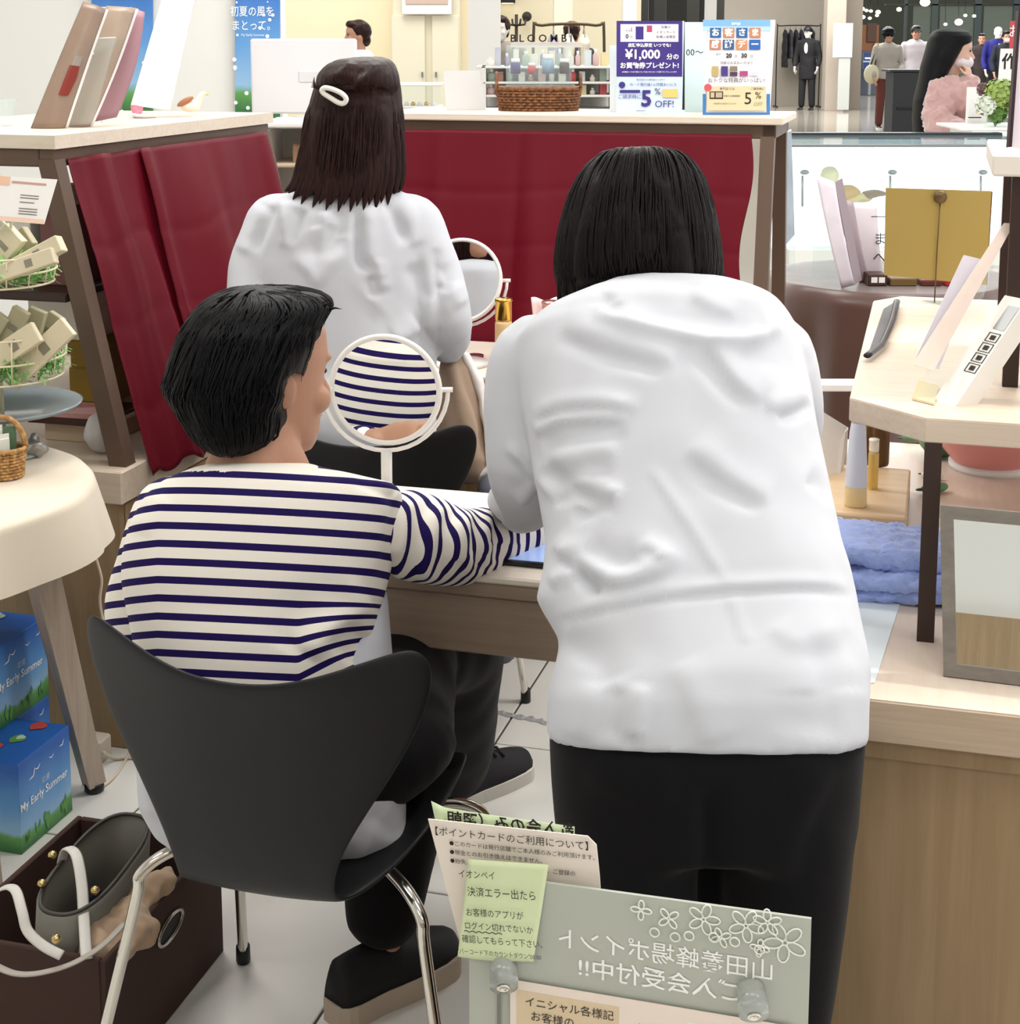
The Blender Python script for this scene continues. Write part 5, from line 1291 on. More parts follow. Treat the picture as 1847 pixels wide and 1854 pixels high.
for (z0, z1, r0, r1) in ((zL0, zL1, .118, .130), (zU0, zU1, .108, .120)):
    w = None
    for i, zz in enumerate((z0, (z0 * .55 + z1 * .45), z1)):
        r = r0 + (r1 - r0) * i / 2
        tube('wire_ring', [(r * cos(2 * pi * k / 40), r * sin(2 * pi * k / 40), zz) for k in range(40)], .0022, M_wire, ts_, 6, True)
    for k in range(16):
        a = 2 * pi * k / 16 + .1
        tube('wire', [(r0 * .2 * cos(a), r0 * .2 * sin(a), z0), (r0 * cos(a), r0 * sin(a), z0), (r1 * cos(a), r1 * sin(a), z1)], .0016, M_wire, ts_, 6)
# grass of shredded paper
def grass(label, z0, z1, r, n, seedn):
    random.seed(seedn); v, f = [], []
    for k in range(n):
        a = random.uniform(0, 2 * pi); rr = r * sqrt(random.uniform(.2, 1)); z = random.uniform(z0 + .004, z1)
        p = Vector((rr * cos(a), rr * sin(a), z)); d = Vector((random.uniform(-1, 1), random.uniform(-1, 1), random.uniform(-.3, .9))).normalized()
        L = random.uniform(.015, .035); w = Vector((-d.y, d.x, .2)).normalized() * .0016
        q = p + d * L * .5 + Vector((0, 0, .004)); e = p + d * L + Vector((0, 0, -.004))
        o = len(v); v += [p - w, p + w, q - w, q + w, e - w, e + w]; f += [[o, o + 1, o + 3, o + 2], [o + 2, o + 3, o + 5, o + 4]]
    o = mesh_obj('paper_grass', v, f, mat('green_paper', '#7fb866', .7, var=.35, vscale=60), None, loc=TC)
    return set_tags(o, label, 'paper grass', None, 'stuff')
grass('shredded green paper filling the lower wire basket', zL0, zL0 + (zL1 - zL0) * .55, .116, 1500, 1)
grass('shredded green paper filling the upper wire basket', zU0, zU0 + (zU1 - zU0) * .8, .106, 1400, 2)
M_kraft = mat('pale_kraft', '#d4c9ae', .7, var=.06, vscale=30); M_kraft2 = mat('sage_kraft', '#b4ab8f', .7, var=.06, vscale=30)
def sachet(px0, px1, Y, w, th, m, label, group, name='sample_box'):
    "slim carton whose long axis runs between two seen points"
    Y = Y + .20; a = P(px0[0], px0[1], Y); b = P(px1[0], px1[1], Y - .01); d = b - a; L = d.length
    ez = d.normalized(); ex = ez.cross(Vector((.1, 1, -.25))).normalized(); ey = ez.cross(ex)
    t = thing(name, label, 'box', a, 0, group)
    M = Matrix(((ex.x, ey.x, ez.x, 0), (ex.y, ey.y, ez.y, 0), (ex.z, ey.z, ez.z, 0), (0, 0, 0, 1)))
    bx_ = bm_to('carton', box_bm(w, th, L, (0, 0, L / 2), .0015), m, t, M=M)
    bm_to('label_print', box_bm(w * .5, .0006, L * .12, (0, -th / 2 - .0004, L * .6), 0), flat('grey_ink', '#8b8574'), t, M=M)
    bm_to('label_print', box_bm(w * .5, .0006, L * .12, (0, th / 2 + .0004, L * .6), 0), flat('grey_ink', '#8b8574'), t, M=M)
    return t
for k, (p0, p1, Y, w, m_) in enumerate((((20, 690), (125, 590), 2.66, .042, M_kraft), ((-30, 665), (68, 600), 2.64, .042, M_kraft), ((5, 640), (40, 560), 2.70, .035, M_kraft2), ((48, 640), (70, 560), 2.73, .036, M_kraft2), ((70, 640), (105, 570), 2.76, .034, M_kraft2), ((-35, 640), (5, 570), 2.70, .036, M_kraft2))):
    sachet(p0, p1, Y, w, .014, m_, ('wide cream' if m_ is M_kraft else 'narrow sage') + ' sample box leaning in the lower wire basket', 'sample boxes in the lower basket')
for k, (p0, p1, Y, w, th_, m_) in enumerate((((15, 492), (112, 440), 2.66, .032, .026, M_kraft), ((-10, 500), (100, 462), 2.64, .03, .02, M_kraft), ((-20, 480), (30, 420), 2.70, .05, .02, M_kraft), ((0, 470), (55, 425), 2.73, .04, .02, M_kraft2))):
    sachet(p0, p1, Y, w, th_, m_, ('slim white carton lying across the upper wire basket', 'flat cream carton lying on the paper grass of the upper basket', 'broad cream carton standing in the upper wire basket', 'sage carton standing in the upper wire basket')[k], 'cartons in the upper basket')
# price card on top of the tier stand
pc = thing('price_card', 'white leaflet card with peach edges clipped above the wire baskets', 'card', Vector((TC.x, TC.y, TC.z + .50)), 0)
S_ = Sheet('card', quadP([(-40, 396), (80, 406), (104, 325), (-30, 316)], [2.86, 2.86, 2.88, 2.88]), .0015, M_paper, pc)
S_.patch(.0, 1, .0, .10, flat('peach_ink', '#eccdb9')); S_.patch(.45, .97, .86, .91, flat('dusty_rose_ink', '#c79b90')); S_.patch(0, .42, .80, 1, flat('peach_ink2', '#e9bfa4'))
for y_ in (.60, .54, .44, .30, .24, .18):
    S_.patch(.60, .60 + .28 * (1 if y_ != .44 else .8), y_, y_ + .02, flat('text_grey', '#6d6660'), 'text_line')
tube('clip_wire', [Vector((TC.x, TC.y, TC.z + .48)), P(20, 420, 2.90), P(20, 396, 2.87)], .003, M_wire, pc, 8, world=True)

# --- little wicker basket on the round table
def weave_mat(name, c0, c1, sc=90):
    if name in MATS: return MATS[name]
    m, nt, b = nodes_of(name)
    tc = nt.nodes.new('ShaderNodeTexCoord'); br = nt.nodes.new('ShaderNodeTexNoise'); br.inputs['Scale'].default_value = sc; br.inputs['Detail'].default_value = 2; nt.links.new(tc.outputs['Object'], br.inputs['Vector'])
    r = nt.nodes.new('ShaderNodeValToRGB'); r.color_ramp.elements[0].color = lin(c0); r.color_ramp.elements[1].color = lin(c1); r.color_ramp.elements[0].position = .35; r.color_ramp.elements[1].position = .65
    nt.links.new(br.outputs['Fac'], r.inputs[0]); nt.links.new(r.outputs[0], b.inputs['Base Color']); b.inputs['Roughness'].default_value = .6
    MATS[name] = m; return m
def wicker(t, rx, ry, h, flare, m, rows=9, stakes=26, r=.0028):
    "basket of woven strands around upright stakes"
    def pt(a, z): 
        g = 1 + flare * (z / h); return Vector((rx * g * cos(a), ry * g * sin(a), z))
    for j in range(rows):
        z = h * (j + .5) / rows; n = stakes * 2; path = []
        for k in range(n):
            a = 2 * pi * k / n; p = pt(a, z); o = (r * .9) * (1 if (k + j) % 2 else -1)
            path.append(p + Vector((cos(a), sin(a), 0)) * o)
        v, f = tube_vf(path, [(r, h / rows * .52)] * n if False else r * 1.25, 6, True)
        mesh_obj('weaver', v, f, m, t, smooth=True)
    for k in range(stakes):
        a = 2 * pi * k / stakes; tube('stake', [pt(a, 0), pt(a, h)], r * .9, m, t, 5)
    path = [pt(2 * pi * k / 48, h) for k in range(48)]; tube('rim', path, r * 1.9, m, t, 8, True)
    v = [pt(2 * pi * k / 48, .002) for k in range(48)]; mesh_obj('bottom', v, [list(range(48))], m, t)
    v, f = [], []
    for k in range(48): v += [pt(2 * pi * k / 48, 0) * .97, pt(2 * pi * k / 48, h) * .97]
    for k in range(48):
        k2 = (k + 1) % 48; v_ = None; f.append([2 * k, 2 * k2, 2 * k2 + 1, 2 * k + 1])
    for p in v: pass
    mesh_obj('inner_wall', v, f, m, t, smooth=True)
M_wick = weave_mat('light_wicker', '#8a6236', '#c79a5e')
bq = PZ(8, 872, RTZ + .006)
wb_ = thing('wicker_basket', 'small honey coloured wicker basket with arched handle on the round table', 'basket', Vector((bq.x - .01, bq.y + .03, RTZ + .006)), 0.2)
wicker(wb_, .032, .028, .055, .25, M_wick, 9, 20, .0022)
tube('handle', [Vector((.040 * cos(a), 0, .055 + .058 * sin(a))) for a in [pi * k / 16 for k in range(17)]], .0055, M_wick, wb_, 8)
for k, (dx, dy, c, hh) in enumerate(((-.012, .0, '#e5e4dc', .085), (.010, .006, '#5b7a5c', .08), (.004, -.012, '#dfe2d6', .07))):
    p_ = thing('packet', ('white packet in the small wicker basket, tallest one', 'dark green packet in the small wicker basket', 'pale packet in the small wicker basket, at its front')[k], 'packet', Vector((bq.x - .01 + dx, bq.y + .03 + dy, RTZ + .012)), .4 * k)
    box('pouch', -.013, .013, -.003, .003, 0, hh, flat('packet_%d' % k, c, .4), p_, .0012); box('seal', -.013, .013, -.0012, .0012, hh, hh + .008, flat('packet_%d' % k, c), p_, 0)
gp = thing('packet', 'crumpled silver packet lying on the round table behind the small basket', 'packet', PZ(66, 820, RTZ + .006), .5)
me = sculpt([ball(PZ(66, 812, RTZ + .022), .022, .016, .016, 14), ball(PZ(60, 800, RTZ + .032), .014, .012, .02, 12)], .003, 1, 'foil'); ruffle(me, .007, 55, seedn=2); wear('foil', me, mat('silver_foil', '#a9a7a2', .3, .6), gp)

# --- goods inside the left counter
def lcarton(label, name, x0, x1, y0, y1, Y, dep, m, cat='box', group=None, lid=None):
    a = P(x0, y1, Y); b = P(x1, y0, Y)
    t = thing(name, label, cat, Vector(((a.x + b.x) / 2, Y, a.z)), -TH, group)
    w = (b.x - a.x) / 2; h = b.z - a.z
    box('carton', -w, w, 0, dep, 0, h, m, t, .002)
    box('flap', -w * .98, w * .98, .002, dep - .002, h, h + .0015, m, t, 0)
    return t, w, h
zsh = .975
M_yel = mat('mustard_card', '#8d7222', .7, var=.1, vscale=20); M_ivory = mat('ivory_card', '#e9e5da', .7)
def on_shelf(label, name, x0, x1, ytop, z0, Y, dep, m, **k):
    y1 = None
    h = P(x0, ytop, Y).z - z0
    a = P(x0, 500, Y); b = P(x1, 500, Y)
    t = thing(name, label, k.get('cat', 'box'), Vector(((a.x + b.x) / 2, Y, z0)), -TH, k.get('group'))
    w = (b.x - a.x) / 2
    box('carton', -w, w, 0, dep, 0, h, m, t, .002); box('flap', -w * .97, w * .97, .002, dep - .002, h, h + .0015, m, t, 0)
    return t, w, h
on_shelf('dusty rose carton on the side counter shelf behind its near post', 'carton', 72, 140, 372, zsh, 3.32, .16, mat('rose_card', '#7d5450', .6))
on_shelf('white carton standing on the side counter shelf beside the rose carton', 'carton', -60, 66, 345, zsh, 3.36, .2, M_ivory)
t_, w_, h_ = on_shelf('pale tan carton lying on the plinth under the side counter', 'carton', 60, 192, 768, .62, 3.34, .2, mat('tan_card', '#b9a68e', .7))
z1_ = .62 + h_ + .0016
tr_ = thing('tray', 'dark red tray with pink leaflets on the pale tan carton', 'tray', Vector((P(118, 740, 3.34).x, 3.33, z1_)), -TH)
box('tray_base', -.09, .085, 0, .2, 0, .008, mat('maroon_lacquer', '#3a1512', .4), tr_, .001); box('lip', -.09, .085, -.004, .002, 0, .016, mat('maroon_lacquer', '#3a1512', .4), tr_, .001)
for k in range(3): box('leaflet', -.07 + .02 * k, .05 + .012 * k, .01 + .05 * k, .12 + .02 * k, .008 + .002 * k, .0095 + .002 * k, (flat('pink_leaf', '#e3a3a0'), flat('pink_leaf2', '#eec4bf'), flat('pink_leaf3', '#d88d8d'))[k], tr_, 0, M=Matrix.Rotation(.2 * k, 4, 'Z'))
t_, w_, h_ = on_shelf('mustard cardboard box with barcode, lower one of two in the side counter', 'carton', 112, 196, 668, z1_ + .02, 3.46, .16, M_yel)
box('barcode_label', w_ * .2, w_ * .8, -.001, 0, h_ * .3, h_ * .6, M_paper, t_, 0)
z2_ = z1_ + .02 + h_ + .0016
t_, w_, h_ = on_shelf('mustard cardboard box with round sticker, upper one of two in the side counter', 'carton', 116, 196, 617, z2_, 3.46, .16, M_yel)
lathe('sticker', [(.001, 0), (.009, 0), (.009, .0008), (.001, .0008)], M_paper, t_, 20, M=Matrix.Translation((w_ * .45, -.0004, h_ * .6)) @ Matrix.Rotation(pi / 2, 4, 'X'))
# plinth for them: a thin wooden tray edge keeps the boxes level
tr2 = gthing('carton', 'flat kraft carton under the two mustard cardboard boxes', 'box', *toG(Vector((P(156, 700, 3.47).x, 3.47, .62)))[:2], .62)
box('carton', -.05, .055, .0, .16, 0, z1_ + .02 - .62 - .001, mat('tan_card', '#b9a68e', .7), tr2, .002); box('flap', -.048, .053, .002, .158, z1_ + .02 - .621, z1_ + .02 - .6202, mat('tan_card', '#b9a68e', .7), tr2, 0)
on_shelf('ivory carton below the shelf edge, above the mustard boxes', 'carton', 40, 168, 530, z2_ + h_ + .002, 3.47, .14, M_ivory)
wp = thing('pouch', 'round white cloth pouch beside the foot of the bronze post', 'pouch', Vector((P(185, 830, 3.25).x - .01, 3.25, .62)), 0)
me = sculpt([ball((P(183, 830, 3.25).x, 3.25, .665), .035, .03, .045, 18), ball((P(190, 775, 3.25).x, 3.25, .71), .014, .012, .02, 12)], .004, 3, 'pouch_cloth'); ruffle(me, .004, 40); wear('pouch_cloth', me, mat('grey_white_cloth', '#c9c6c8', .7), wp)

# --- till desk below the frame, with the acrylic notice on it
dk = gthing('till_desk', 'white till desk carrying the acrylic notice', 'desk', -.2, .85)
gbox('worktop', -.385, .35, .5, 1.225, .555, .585, mat('white_laminate', '#e4e2de', .4), dk)
gbox('side_panel', -.38, -.355, .52, 1.2, 0, .555, M_woodcab, dk); gbox('side_panel', .31, .34, .52, 1.2, 0, .555, M_woodcab, dk)
DZ = .585
def GA(b, a, z): return G(b, a, z)
an = gthing('acrylic_notice', 'frosted acrylic point card notice with mirrored white lettering and metal standoffs', 'sign', -.225, 1.2, DZ)
M_frost = mat('frosted_print', '#c6cabf', .4, trans=.22, ior=1.1)
b0_, b1_, zt_ = -.372, -.078, .788
S_ = Sheet('panel', [GA(b0_, 1.2, DZ), GA(b1_, 1.2, DZ), GA(b1_, 1.2, zt_), GA(b0_, 1.2, zt_ - .004)], .003, M_frost, an)
S_.text('山田養蜂場ポイント', .585, .755, .105, M_inkw, bold=.004, mirror=True)
S_.text('ご入会受付中!!', .575, .635, .10, M_inkw, bold=.01, mirror=True, sx=1.1)
M_lace = flat('white_lace', '#e8ebe2')
random.seed(12)
def petal_ring(cx_, cy_, r, n):
    M = S_.at(cx_, cy_); 
    for k in range(n):
        a = 2 * pi * k / n + cx_ * 9; path = []
        for i in range(12):
            u = i / 12 * 2 * pi; x = r * (.55 + .45 * cos(u)); y = r * .26 * sin(u); path.append(M @ Vector((x * cos(a) - y * sin(a), x * sin(a) + y * cos(a), 0)))
        v, f = tube_vf(path, .0007, 5, True); mesh_obj('flower_line', v, f, M_lace, S_.o, True)
for cx_, cy_, r, n in ((.93, .90, .018, 5), (.82, .95, .015, 5), (.70, .95, .014, 5), (.75, .88, .009, 4), (.60, .93, .010, 4), (.86, .86, .008, 4), (.88, .98, .012, 5), (.52, .95, .009, 4)): petal_ring(cx_, cy_, r, n)
for cx_ in (.56, .62, .66, .73, .79, .86): 
    M = S_.at(cx_, .88 - .03 * ((cx_ * 37) % 1)); tube('flower_line', [M @ Vector((.004 * cos(2 * pi * k / 14), .004 * sin(2 * pi * k / 14), 0)) for k in range(14)], .0007, M_lace, S_.o, 5, True, True)
S_.patch(.13, .96, .0, .535, flat('peach_sheet', '#e9dbd0')); S_.patch(.15, .46, .0, .49, flat('tan_sheet', '#d8c4a4')); S_.patch(.66, .88, .0, .475, flat('pale_sheet', '#eee6e2')); S_.patch(.09, .102, .0, .56, flat('grey_strip', '#7b7b75')); S_.patch(.945, .992, .36, .47, flat('silver_sticker', '#cfd6da', .2))
S_.text('イニシャル各様記', .31, .44, .05, M_ink); S_.text('お客様の', .26, .375, .05, M_ink); S_.text('入会', .55, .40, .065, flat('sage_ink', '#a9ab9c'))
for (x, y) in ((912, 1762), (1362, 1812)):
    c = PA(x, y, 1.188); M = MW[an.name].inverted() @ Matrix.Translation(c) @ rot_to(Vector((0, -1, -.55)))
    so = lathe('standoff', [(.001, -.012), (.012, -.012), (.0125, .012), (.001, .0125)], mat('clear_knob', '#dfe3e0', .08, trans=.7), an, 24, M=M)
    lathe('screw', [(.001, .0128), (.006, .0128), (.006, .0145), (.003, .0146), (.0028, .0132), (.001, .0132)], M_chrome, so, 18, M=M)
# notes behind and in front of it
cn = gthing('point_card_sheet', 'ivory card with rounded corner and point card rules tucked behind the notice', 'card', -.37, 1.215, .70)
c0 = [PA(x, y, 1.212) for x, y in ((832, 1700), (1094, 1720), (1086, 1590), (1080, 1530), (1064, 1514), (775, 1483))]
vv = c0 + [p + G(0, .0012) for p in c0]; n6 = 6
mesh_obj('card', vv, [[0, 1, 2, 3, 4, 5], [11, 10, 9, 8, 7, 6]] + [[k, k + 6, (k + 1) % 6 + 6, (k + 1) % 6] for k in range(6)], flat('ivory_sheet', '#eadfd3'), cn, True)
Mq, w_, h_ = frame_of([PA(800, 1590, 1.2105), PA(1084, 1621, 1.2105), PA(1064, 1514, 1.2105), PA(778, 1483, 1.2105)])
lettering('【ポイントカードのご利用について】', .0088, M_ink, cn, Mq @ Matrix.Translation((w_ * .46, h_ * .80, .0004)))
for k, s_ in enumerate(('●このカードは発行店舗でご本人様のみご利用頂けます。', '●現金とのお引き換えはできません。', '●紛失、盗難等の責任は負いかねます。ご登録の')):
    lettering(s_, .0052, M_ink, cn, Mq @ Matrix.Translation((w_ * .06, h_ * (.62 - .15 * k), .0004)), 'LEFT')
gn = gthing('sticky_note', 'pale green strip with reversed handwriting behind the ivory card', 'note', -.37, 1.225, .75)
q4 = [PA(800, 1540, 1.224), PA(1042, 1566, 1.224), PA(1040, 1497, 1.224), PA(778, 1462, 1.224)]
v, f = grid_vf(lambda u, w: q4[0].lerp(q4[1], u).lerp(q4[3].lerp(q4[2], u), w) + G(0, .004 * (1 - u) ** 3 * w) + Vector((0, 0, .010 * max(0, .1 - u) * 4 * w)), 20, 6)
solidify(mesh_obj('paper', v, f, flat('green_note', '#d5e6bd'), gn, True, smooth=True), .0005)
Mq, w_, h_ = frame_of(q4)
lettering('新入会のみ（翌朝、', .0145, M_ink, gn, Mq @ Matrix.Translation((w_ * .47, h_ * .80, .0022)), mirror=True, bold=.0003)
sn = gthing('sticky_note', 'pale green note with handwriting stuck on the acrylic notice', 'note', -.335, 1.196, .72)
q4 = [PA(832, 1725, 1.196), PA(968, 1736, 1.196), PA(993, 1566, 1.196), PA(848, 1556, 1.196)]
v, f = grid_vf(lambda u, w: q4[0].lerp(q4[1], u).lerp(q4[3].lerp(q4[2], u), w) - G(0, .006 * (1 - w) ** 2 + .002 * sin(u * 4) * (1 - w)), 16, 16)
solidify(mesh_obj('paper', v, f, flat('green_note2', '#d3dfb4'), sn, True, smooth=True), .0005)
Mq, w_, h_ = frame_of(q4)
for s_, fx, fy, sz in (('イオンペイ', .10, .86, .0085), ('決済エラー出たら', .20, .68, .0098), ('お客様のアプリが', .16, .47, .0082), ('ログイン切れでないか', .13, .335, .0078), ('確認してもらって下さい。', .09, .20, .0080), ('"バーコード下のカウントダウン"00:00', .02, .075, .0056)):
    lettering(s_, sz, M_ink, sn, Mq @ Matrix.Translation((w_ * fx, h_ * fy, .0012 + .006 * (1 - fy) ** 2 + .0022)), 'LEFT', sx=.80)
wv = [Mq @ Matrix.Translation((w_ * (.13 + .5 * k / 24), h_ * (.285 + .008 * sin(k * 1.5)), .0068)) @ Vector((0, 0, 0)) for k in range(25)]
tube('underline', wv, .0004, M_ink, sn, 5, world=True)
# ================================================================ things on the right counter
# framed mirror
bl, br = PZ(1709, 1222, CTZ), PZ(1862, 1241, CTZ)
lean = .0475
tl_ = P(1722, 914, bl.y + lean); hm = tl_.z - CTZ
bR = bl + (br - bl).normalized() * .20
fm = thing('framed_mirror', 'mirror in a grey wooden frame leaning on the oak counter', 'mirror', bl.lerp(bR, .5), 0)
up = Vector((0, lean, hm)); ex = (bR - bl).normalized(); upn = up.normalized()
M_gfr = wood('grey_frame_wood', '#6c665e', '#857e74', (1, 14, 14), 5)
def fr_bar(p0, p1, w, d, nm='frame_bar'):
    dv = (p1 - p0).normalized(); nr = ex.cross(upn).normalized(); sd = dv.cross(nr)
    v = []
    for p in (p0, p1):
        for sx_, sy_ in ((-1, -1), (1, -1), (1, 1), (-1, 1)): v.append(p + sd * (sx_ * w / 2) + nr * (sy_ * d / 2))
    return mesh_obj(nm, v, [[3, 2, 1, 0], [4, 5, 6, 7]] + [[k, (k + 1) % 4, 4 + (k + 1) % 4, 4 + k] for k in range(4)], M_gfr, fm, True)
fw = .016
A, B = bl + upn * fw / 2 + ex * fw / 2, bR + upn * fw / 2 - ex * fw / 2
C_, D_ = B + up - upn * fw, A + up - upn * fw
fr_bar(A - ex * fw / 2, B + ex * fw / 2, fw, .014); fr_bar(D_ - ex * fw / 2, C_ + ex * fw / 2, fw, .014); fr_bar(A, D_, fw, .0138); fr_bar(B, C_, fw, .0138)
nr = ex.cross(upn).normalized()
slab_pts('glass', [A + nr * .001, B + nr * .001, C_ + nr * .001, D_ + nr * .001], .003, M_mirror, fm)
sqpost('prop_leg', bl.lerp(bR, .5) + Vector((0, .12, .0)), bl.lerp(bR, .5) + up * .7 + Vector((0, .012, 0)), .014, M_gfr, fm, .008)
# folded blue towel
tw = thing('towel', 'folded fluffy blue towel behind the framed mirror', 'towel', PZ(1630, 1085, CTZ), -TH)
def towel_layer(z0, z1, x0, x1, y0, y1, sd):
    bm = box_bm(x1 - x0, y1 - y0, z1 - z0, ((x0 + x1) / 2, (y0 + y1) / 2, (z0 + z1) / 2), .014, 3)
    bm.verts.index_update(); v = [v_.co.copy() for v_ in bm.verts]; f = [[q.index for q in fc.verts] for fc in bm.faces]; bm.free(); return v, f
lay = [towel_layer(.0, .026, -.115, .135, -.03, .11, 0), towel_layer(.022, .048, -.12, .12, -.035, .11, 1), towel_layer(.046, .078, -.125, .14, -.03, .115, 2)]
for i, l in enumerate(lay):
    me = sculpt([([MW[tw.name] @ Vector((p.x, p.y + .008 * sin(p.x * 24 + i * 2), p.z + .008 * sin(p.x * 17 + i))) for p in l[0]], l[1])], .004, 4, 'fold'); ruffle(me, .006, 45, seedn=i * 3.0); ruffle(me, .0035, 170, seedn=i * 5.0)
    wear('fold', me, mat('blue_terry', '#9fb4f0', .9, sheen=.5, bump=.6, bscale=260), tw)
# white paper, wooden tray, bottles, carton
pp = thing('paper_sheet', 'pale blue white sheet of paper lying before the blue towel', 'paper', PZ(1580, 1150, CTZ), 0)
slab_pts('sheet', [PZ(1540, 1238, CTZ + .001), PZ(1584, 1236, CTZ + .001), PZ(1632, 1086, CTZ + .001), PZ(1530, 1075, CTZ + .001)], .0008, mat('cool_paper', '#e2ecf2', .5), pp)
ty = thing('wooden_tray', 'raised wooden tray board with bottles on the oak counter', 'tray', PZ(1570, 960, CTZ), -TH)
M_tray = wood('warm_oak_tray', '#d6b68c', '#e6cba6', (1, 12, 12), 4)
gbox('tray_top', -.20, -.03, 2.39, 2.68, .757, .77, M_tray, ty); gbox('tray_side', -.20, -.03, 2.392, 2.404, CTZ, .757, M_woodap, ty, .001); gbox('tray_side', -.04, -.031, 2.404, 2.67, CTZ, .757, M_woodap, ty, .001); gbox('tray_side', -.20, -.03, 2.664, 2.676, CTZ, .757, M_woodap, ty, .001)
def pump(label, px_foot, px_top, z0, r, body, pump_m, neck=.75, name='pump_bottle'):
    f0 = PZ(px_foot[0], px_foot[1], z0); h = P(px_top[0], px_top[1], f0.y).z - z0
    t = thing(name, label, 'bottle', f0, 0)
    lathe('body', [(.001, 0), (r, 0), (r * 1.05, .003), (r * .92, h * .35), (r * .74, h * .62), (r * .6, h * .70), (.001, h * .70)], body, t, 30)
    lathe('label_band', [(r * 1.03, h * .17), (r * .935, h * .36), (r * .76, h * .62), (r * .63, h * .70)], mat('pale_blue_label', '#dde3f2', .4), t, 30, caps=False)
    lathe('collar', [(.001, h * .70), (r * .62, h * .70), (r * .58, h * .84), (r * .3, h * .86), (r * .28, h * .95), (.001, h * .95)], pump_m, t, 24)
    tube('spout', [(0, 0, h * .95), (0, 0, h * .985), (-r * .7, -r * .8, h * .975)], r * .22, pump_m, t, 10)
    return t
bt_ = PZ(1549, 915, .77)
pump('white pump bottle with pale blue label at the front of the wooden tray', (1549, 915), (1549, 700), .77, .017, mat('honey_lotion', '#f0d9a4', .25), mat('white_pump', '#e9e7e2', .35))
bottle('slim clear bottle of golden oil on the wooden tray', PZ(1580, 885, .77), .085, .0085, mat('oil_glass', '#f0cf7c', .1, trans=.5), mat('clear_cap', '#f4efe2', .15), .25)
bq_ = PZ(1552, 800, .77)
bottle('tall amber bottle with gold cap rising behind the riser shelf corner', Vector((bq_.x, 2.62, .77)), P(1556, 648, 2.62).z - .77, .021, mat('amber_glass', '#6b4a22', .15, trans=.3), M_gold, .25)
cq = PZ(1508, 893, CTZ)
hb = thing('carton', 'grey carton lettered HA beside the wooden tray', 'box', Vector((cq.x + .003, cq.y + .06, CTZ)), -TH)
hh_ = P(1512, 785, cq.y + .06).z - CTZ
box('carton', -.022, .03, 0, .05, 0, hh_, mat('warm_grey_card', '#d9d3c8', .6), hb, .0015); box('flap', -.021, .029, .001, .049, hh_, hh_ + .001, mat('warm_grey_card', '#d9d3c8', .6), hb, 0)
lettering('HA', .022, M_ink, hb, Matrix.Translation((.006, -.0012, hh_ * .82)) @ Matrix.Rotation(pi / 2, 4, 'X'), world=False); lettering('ニー', .008, M_ink, hb, Matrix.Translation((.006, -.0012, hh_ * .66)) @ Matrix.Rotation(pi / 2, 4, 'X'), world=False)
wt = thing('side_table', 'white side table edge between the bending person and the riser shelf', 'table', Vector((P(1520, 702, 3.5).x, 3.5, 0)), 0)
zw = P(1500, 699, 3.45).z
box('tabletop', -.12, .30, -.03, .03, zw - .018, zw, M_white, wt, .003)
for x_, y_ in ((-.09, 0.0), (.27, .0)): tube('leg', [(x_, y_, 0), (x_, y_, zw - .018)], .012, M_white, wt, 10)
wbg = thing('paper_bag', 'folded white paper bag standing beside the wooden tray', 'bag', Vector((P(1490, 890, 2.52).x, 2.52, CTZ)), 0)
qb = [P(1440, 900, 2.50), P(1515, 895, 2.54), P(1530, 782, 2.60), P(1470, 745, 2.56)]; qb[0].z = qb[1].z = CTZ
slab_pts('front', qb, .002, M_paper, wbg); slab_pts('back', [p + Vector((.012, .03, 0)) for p in qb], .002, M_paper, wbg); slab_pts('gusset', [qb[1], qb[1] + Vector((.012, .03, 0)), qb[2] + Vector((.012, .03, 0)), qb[2]], .0015, M_paper, wbg)
# pink bowl, green pods and leaves further back
pk = thing('bowl', 'wide coral pink bowl with white base under the riser shelf', 'bowl', PZ(1800, 880, CTZ) + Vector((.03, .12, 0)), 0)
lathe('bowl_wall', [(.001, .0), (.06, .0), (.065, .01), (.10, .05), (.125, .10), (.12, .10), (.095, .055), (.001, .02)], mat('coral_glaze', '#e79a94', .25), pk, 40); lathe('base_ring', [(.06, 0), (.075, 0), (.075, .012), (.06, .014)], M_paper, pk, 40)
cl2 = gthing('cloth', 'white cloth spread under the coral bowl', 'cloth', .25, 2.35, CTZ)
v, f = grid_vf(lambda u, w: G(.02 + .5 * u, 2.2 + .35 * w, CTZ + .004 + .004 * sin(u * 14 + 3 * w) * sin(w * 9 + 2)), 40, 30)
solidify(mesh_obj('fabric', v, f, mat('offwhite_linen', '#e9e2dd', .8), cl2, True, smooth=True), .002)
M_green = mat('sage_green', '#5f8a62', .5, var=.2, vscale=40); M_leafd = mat('dark_leaf', '#2f4a36', .5)
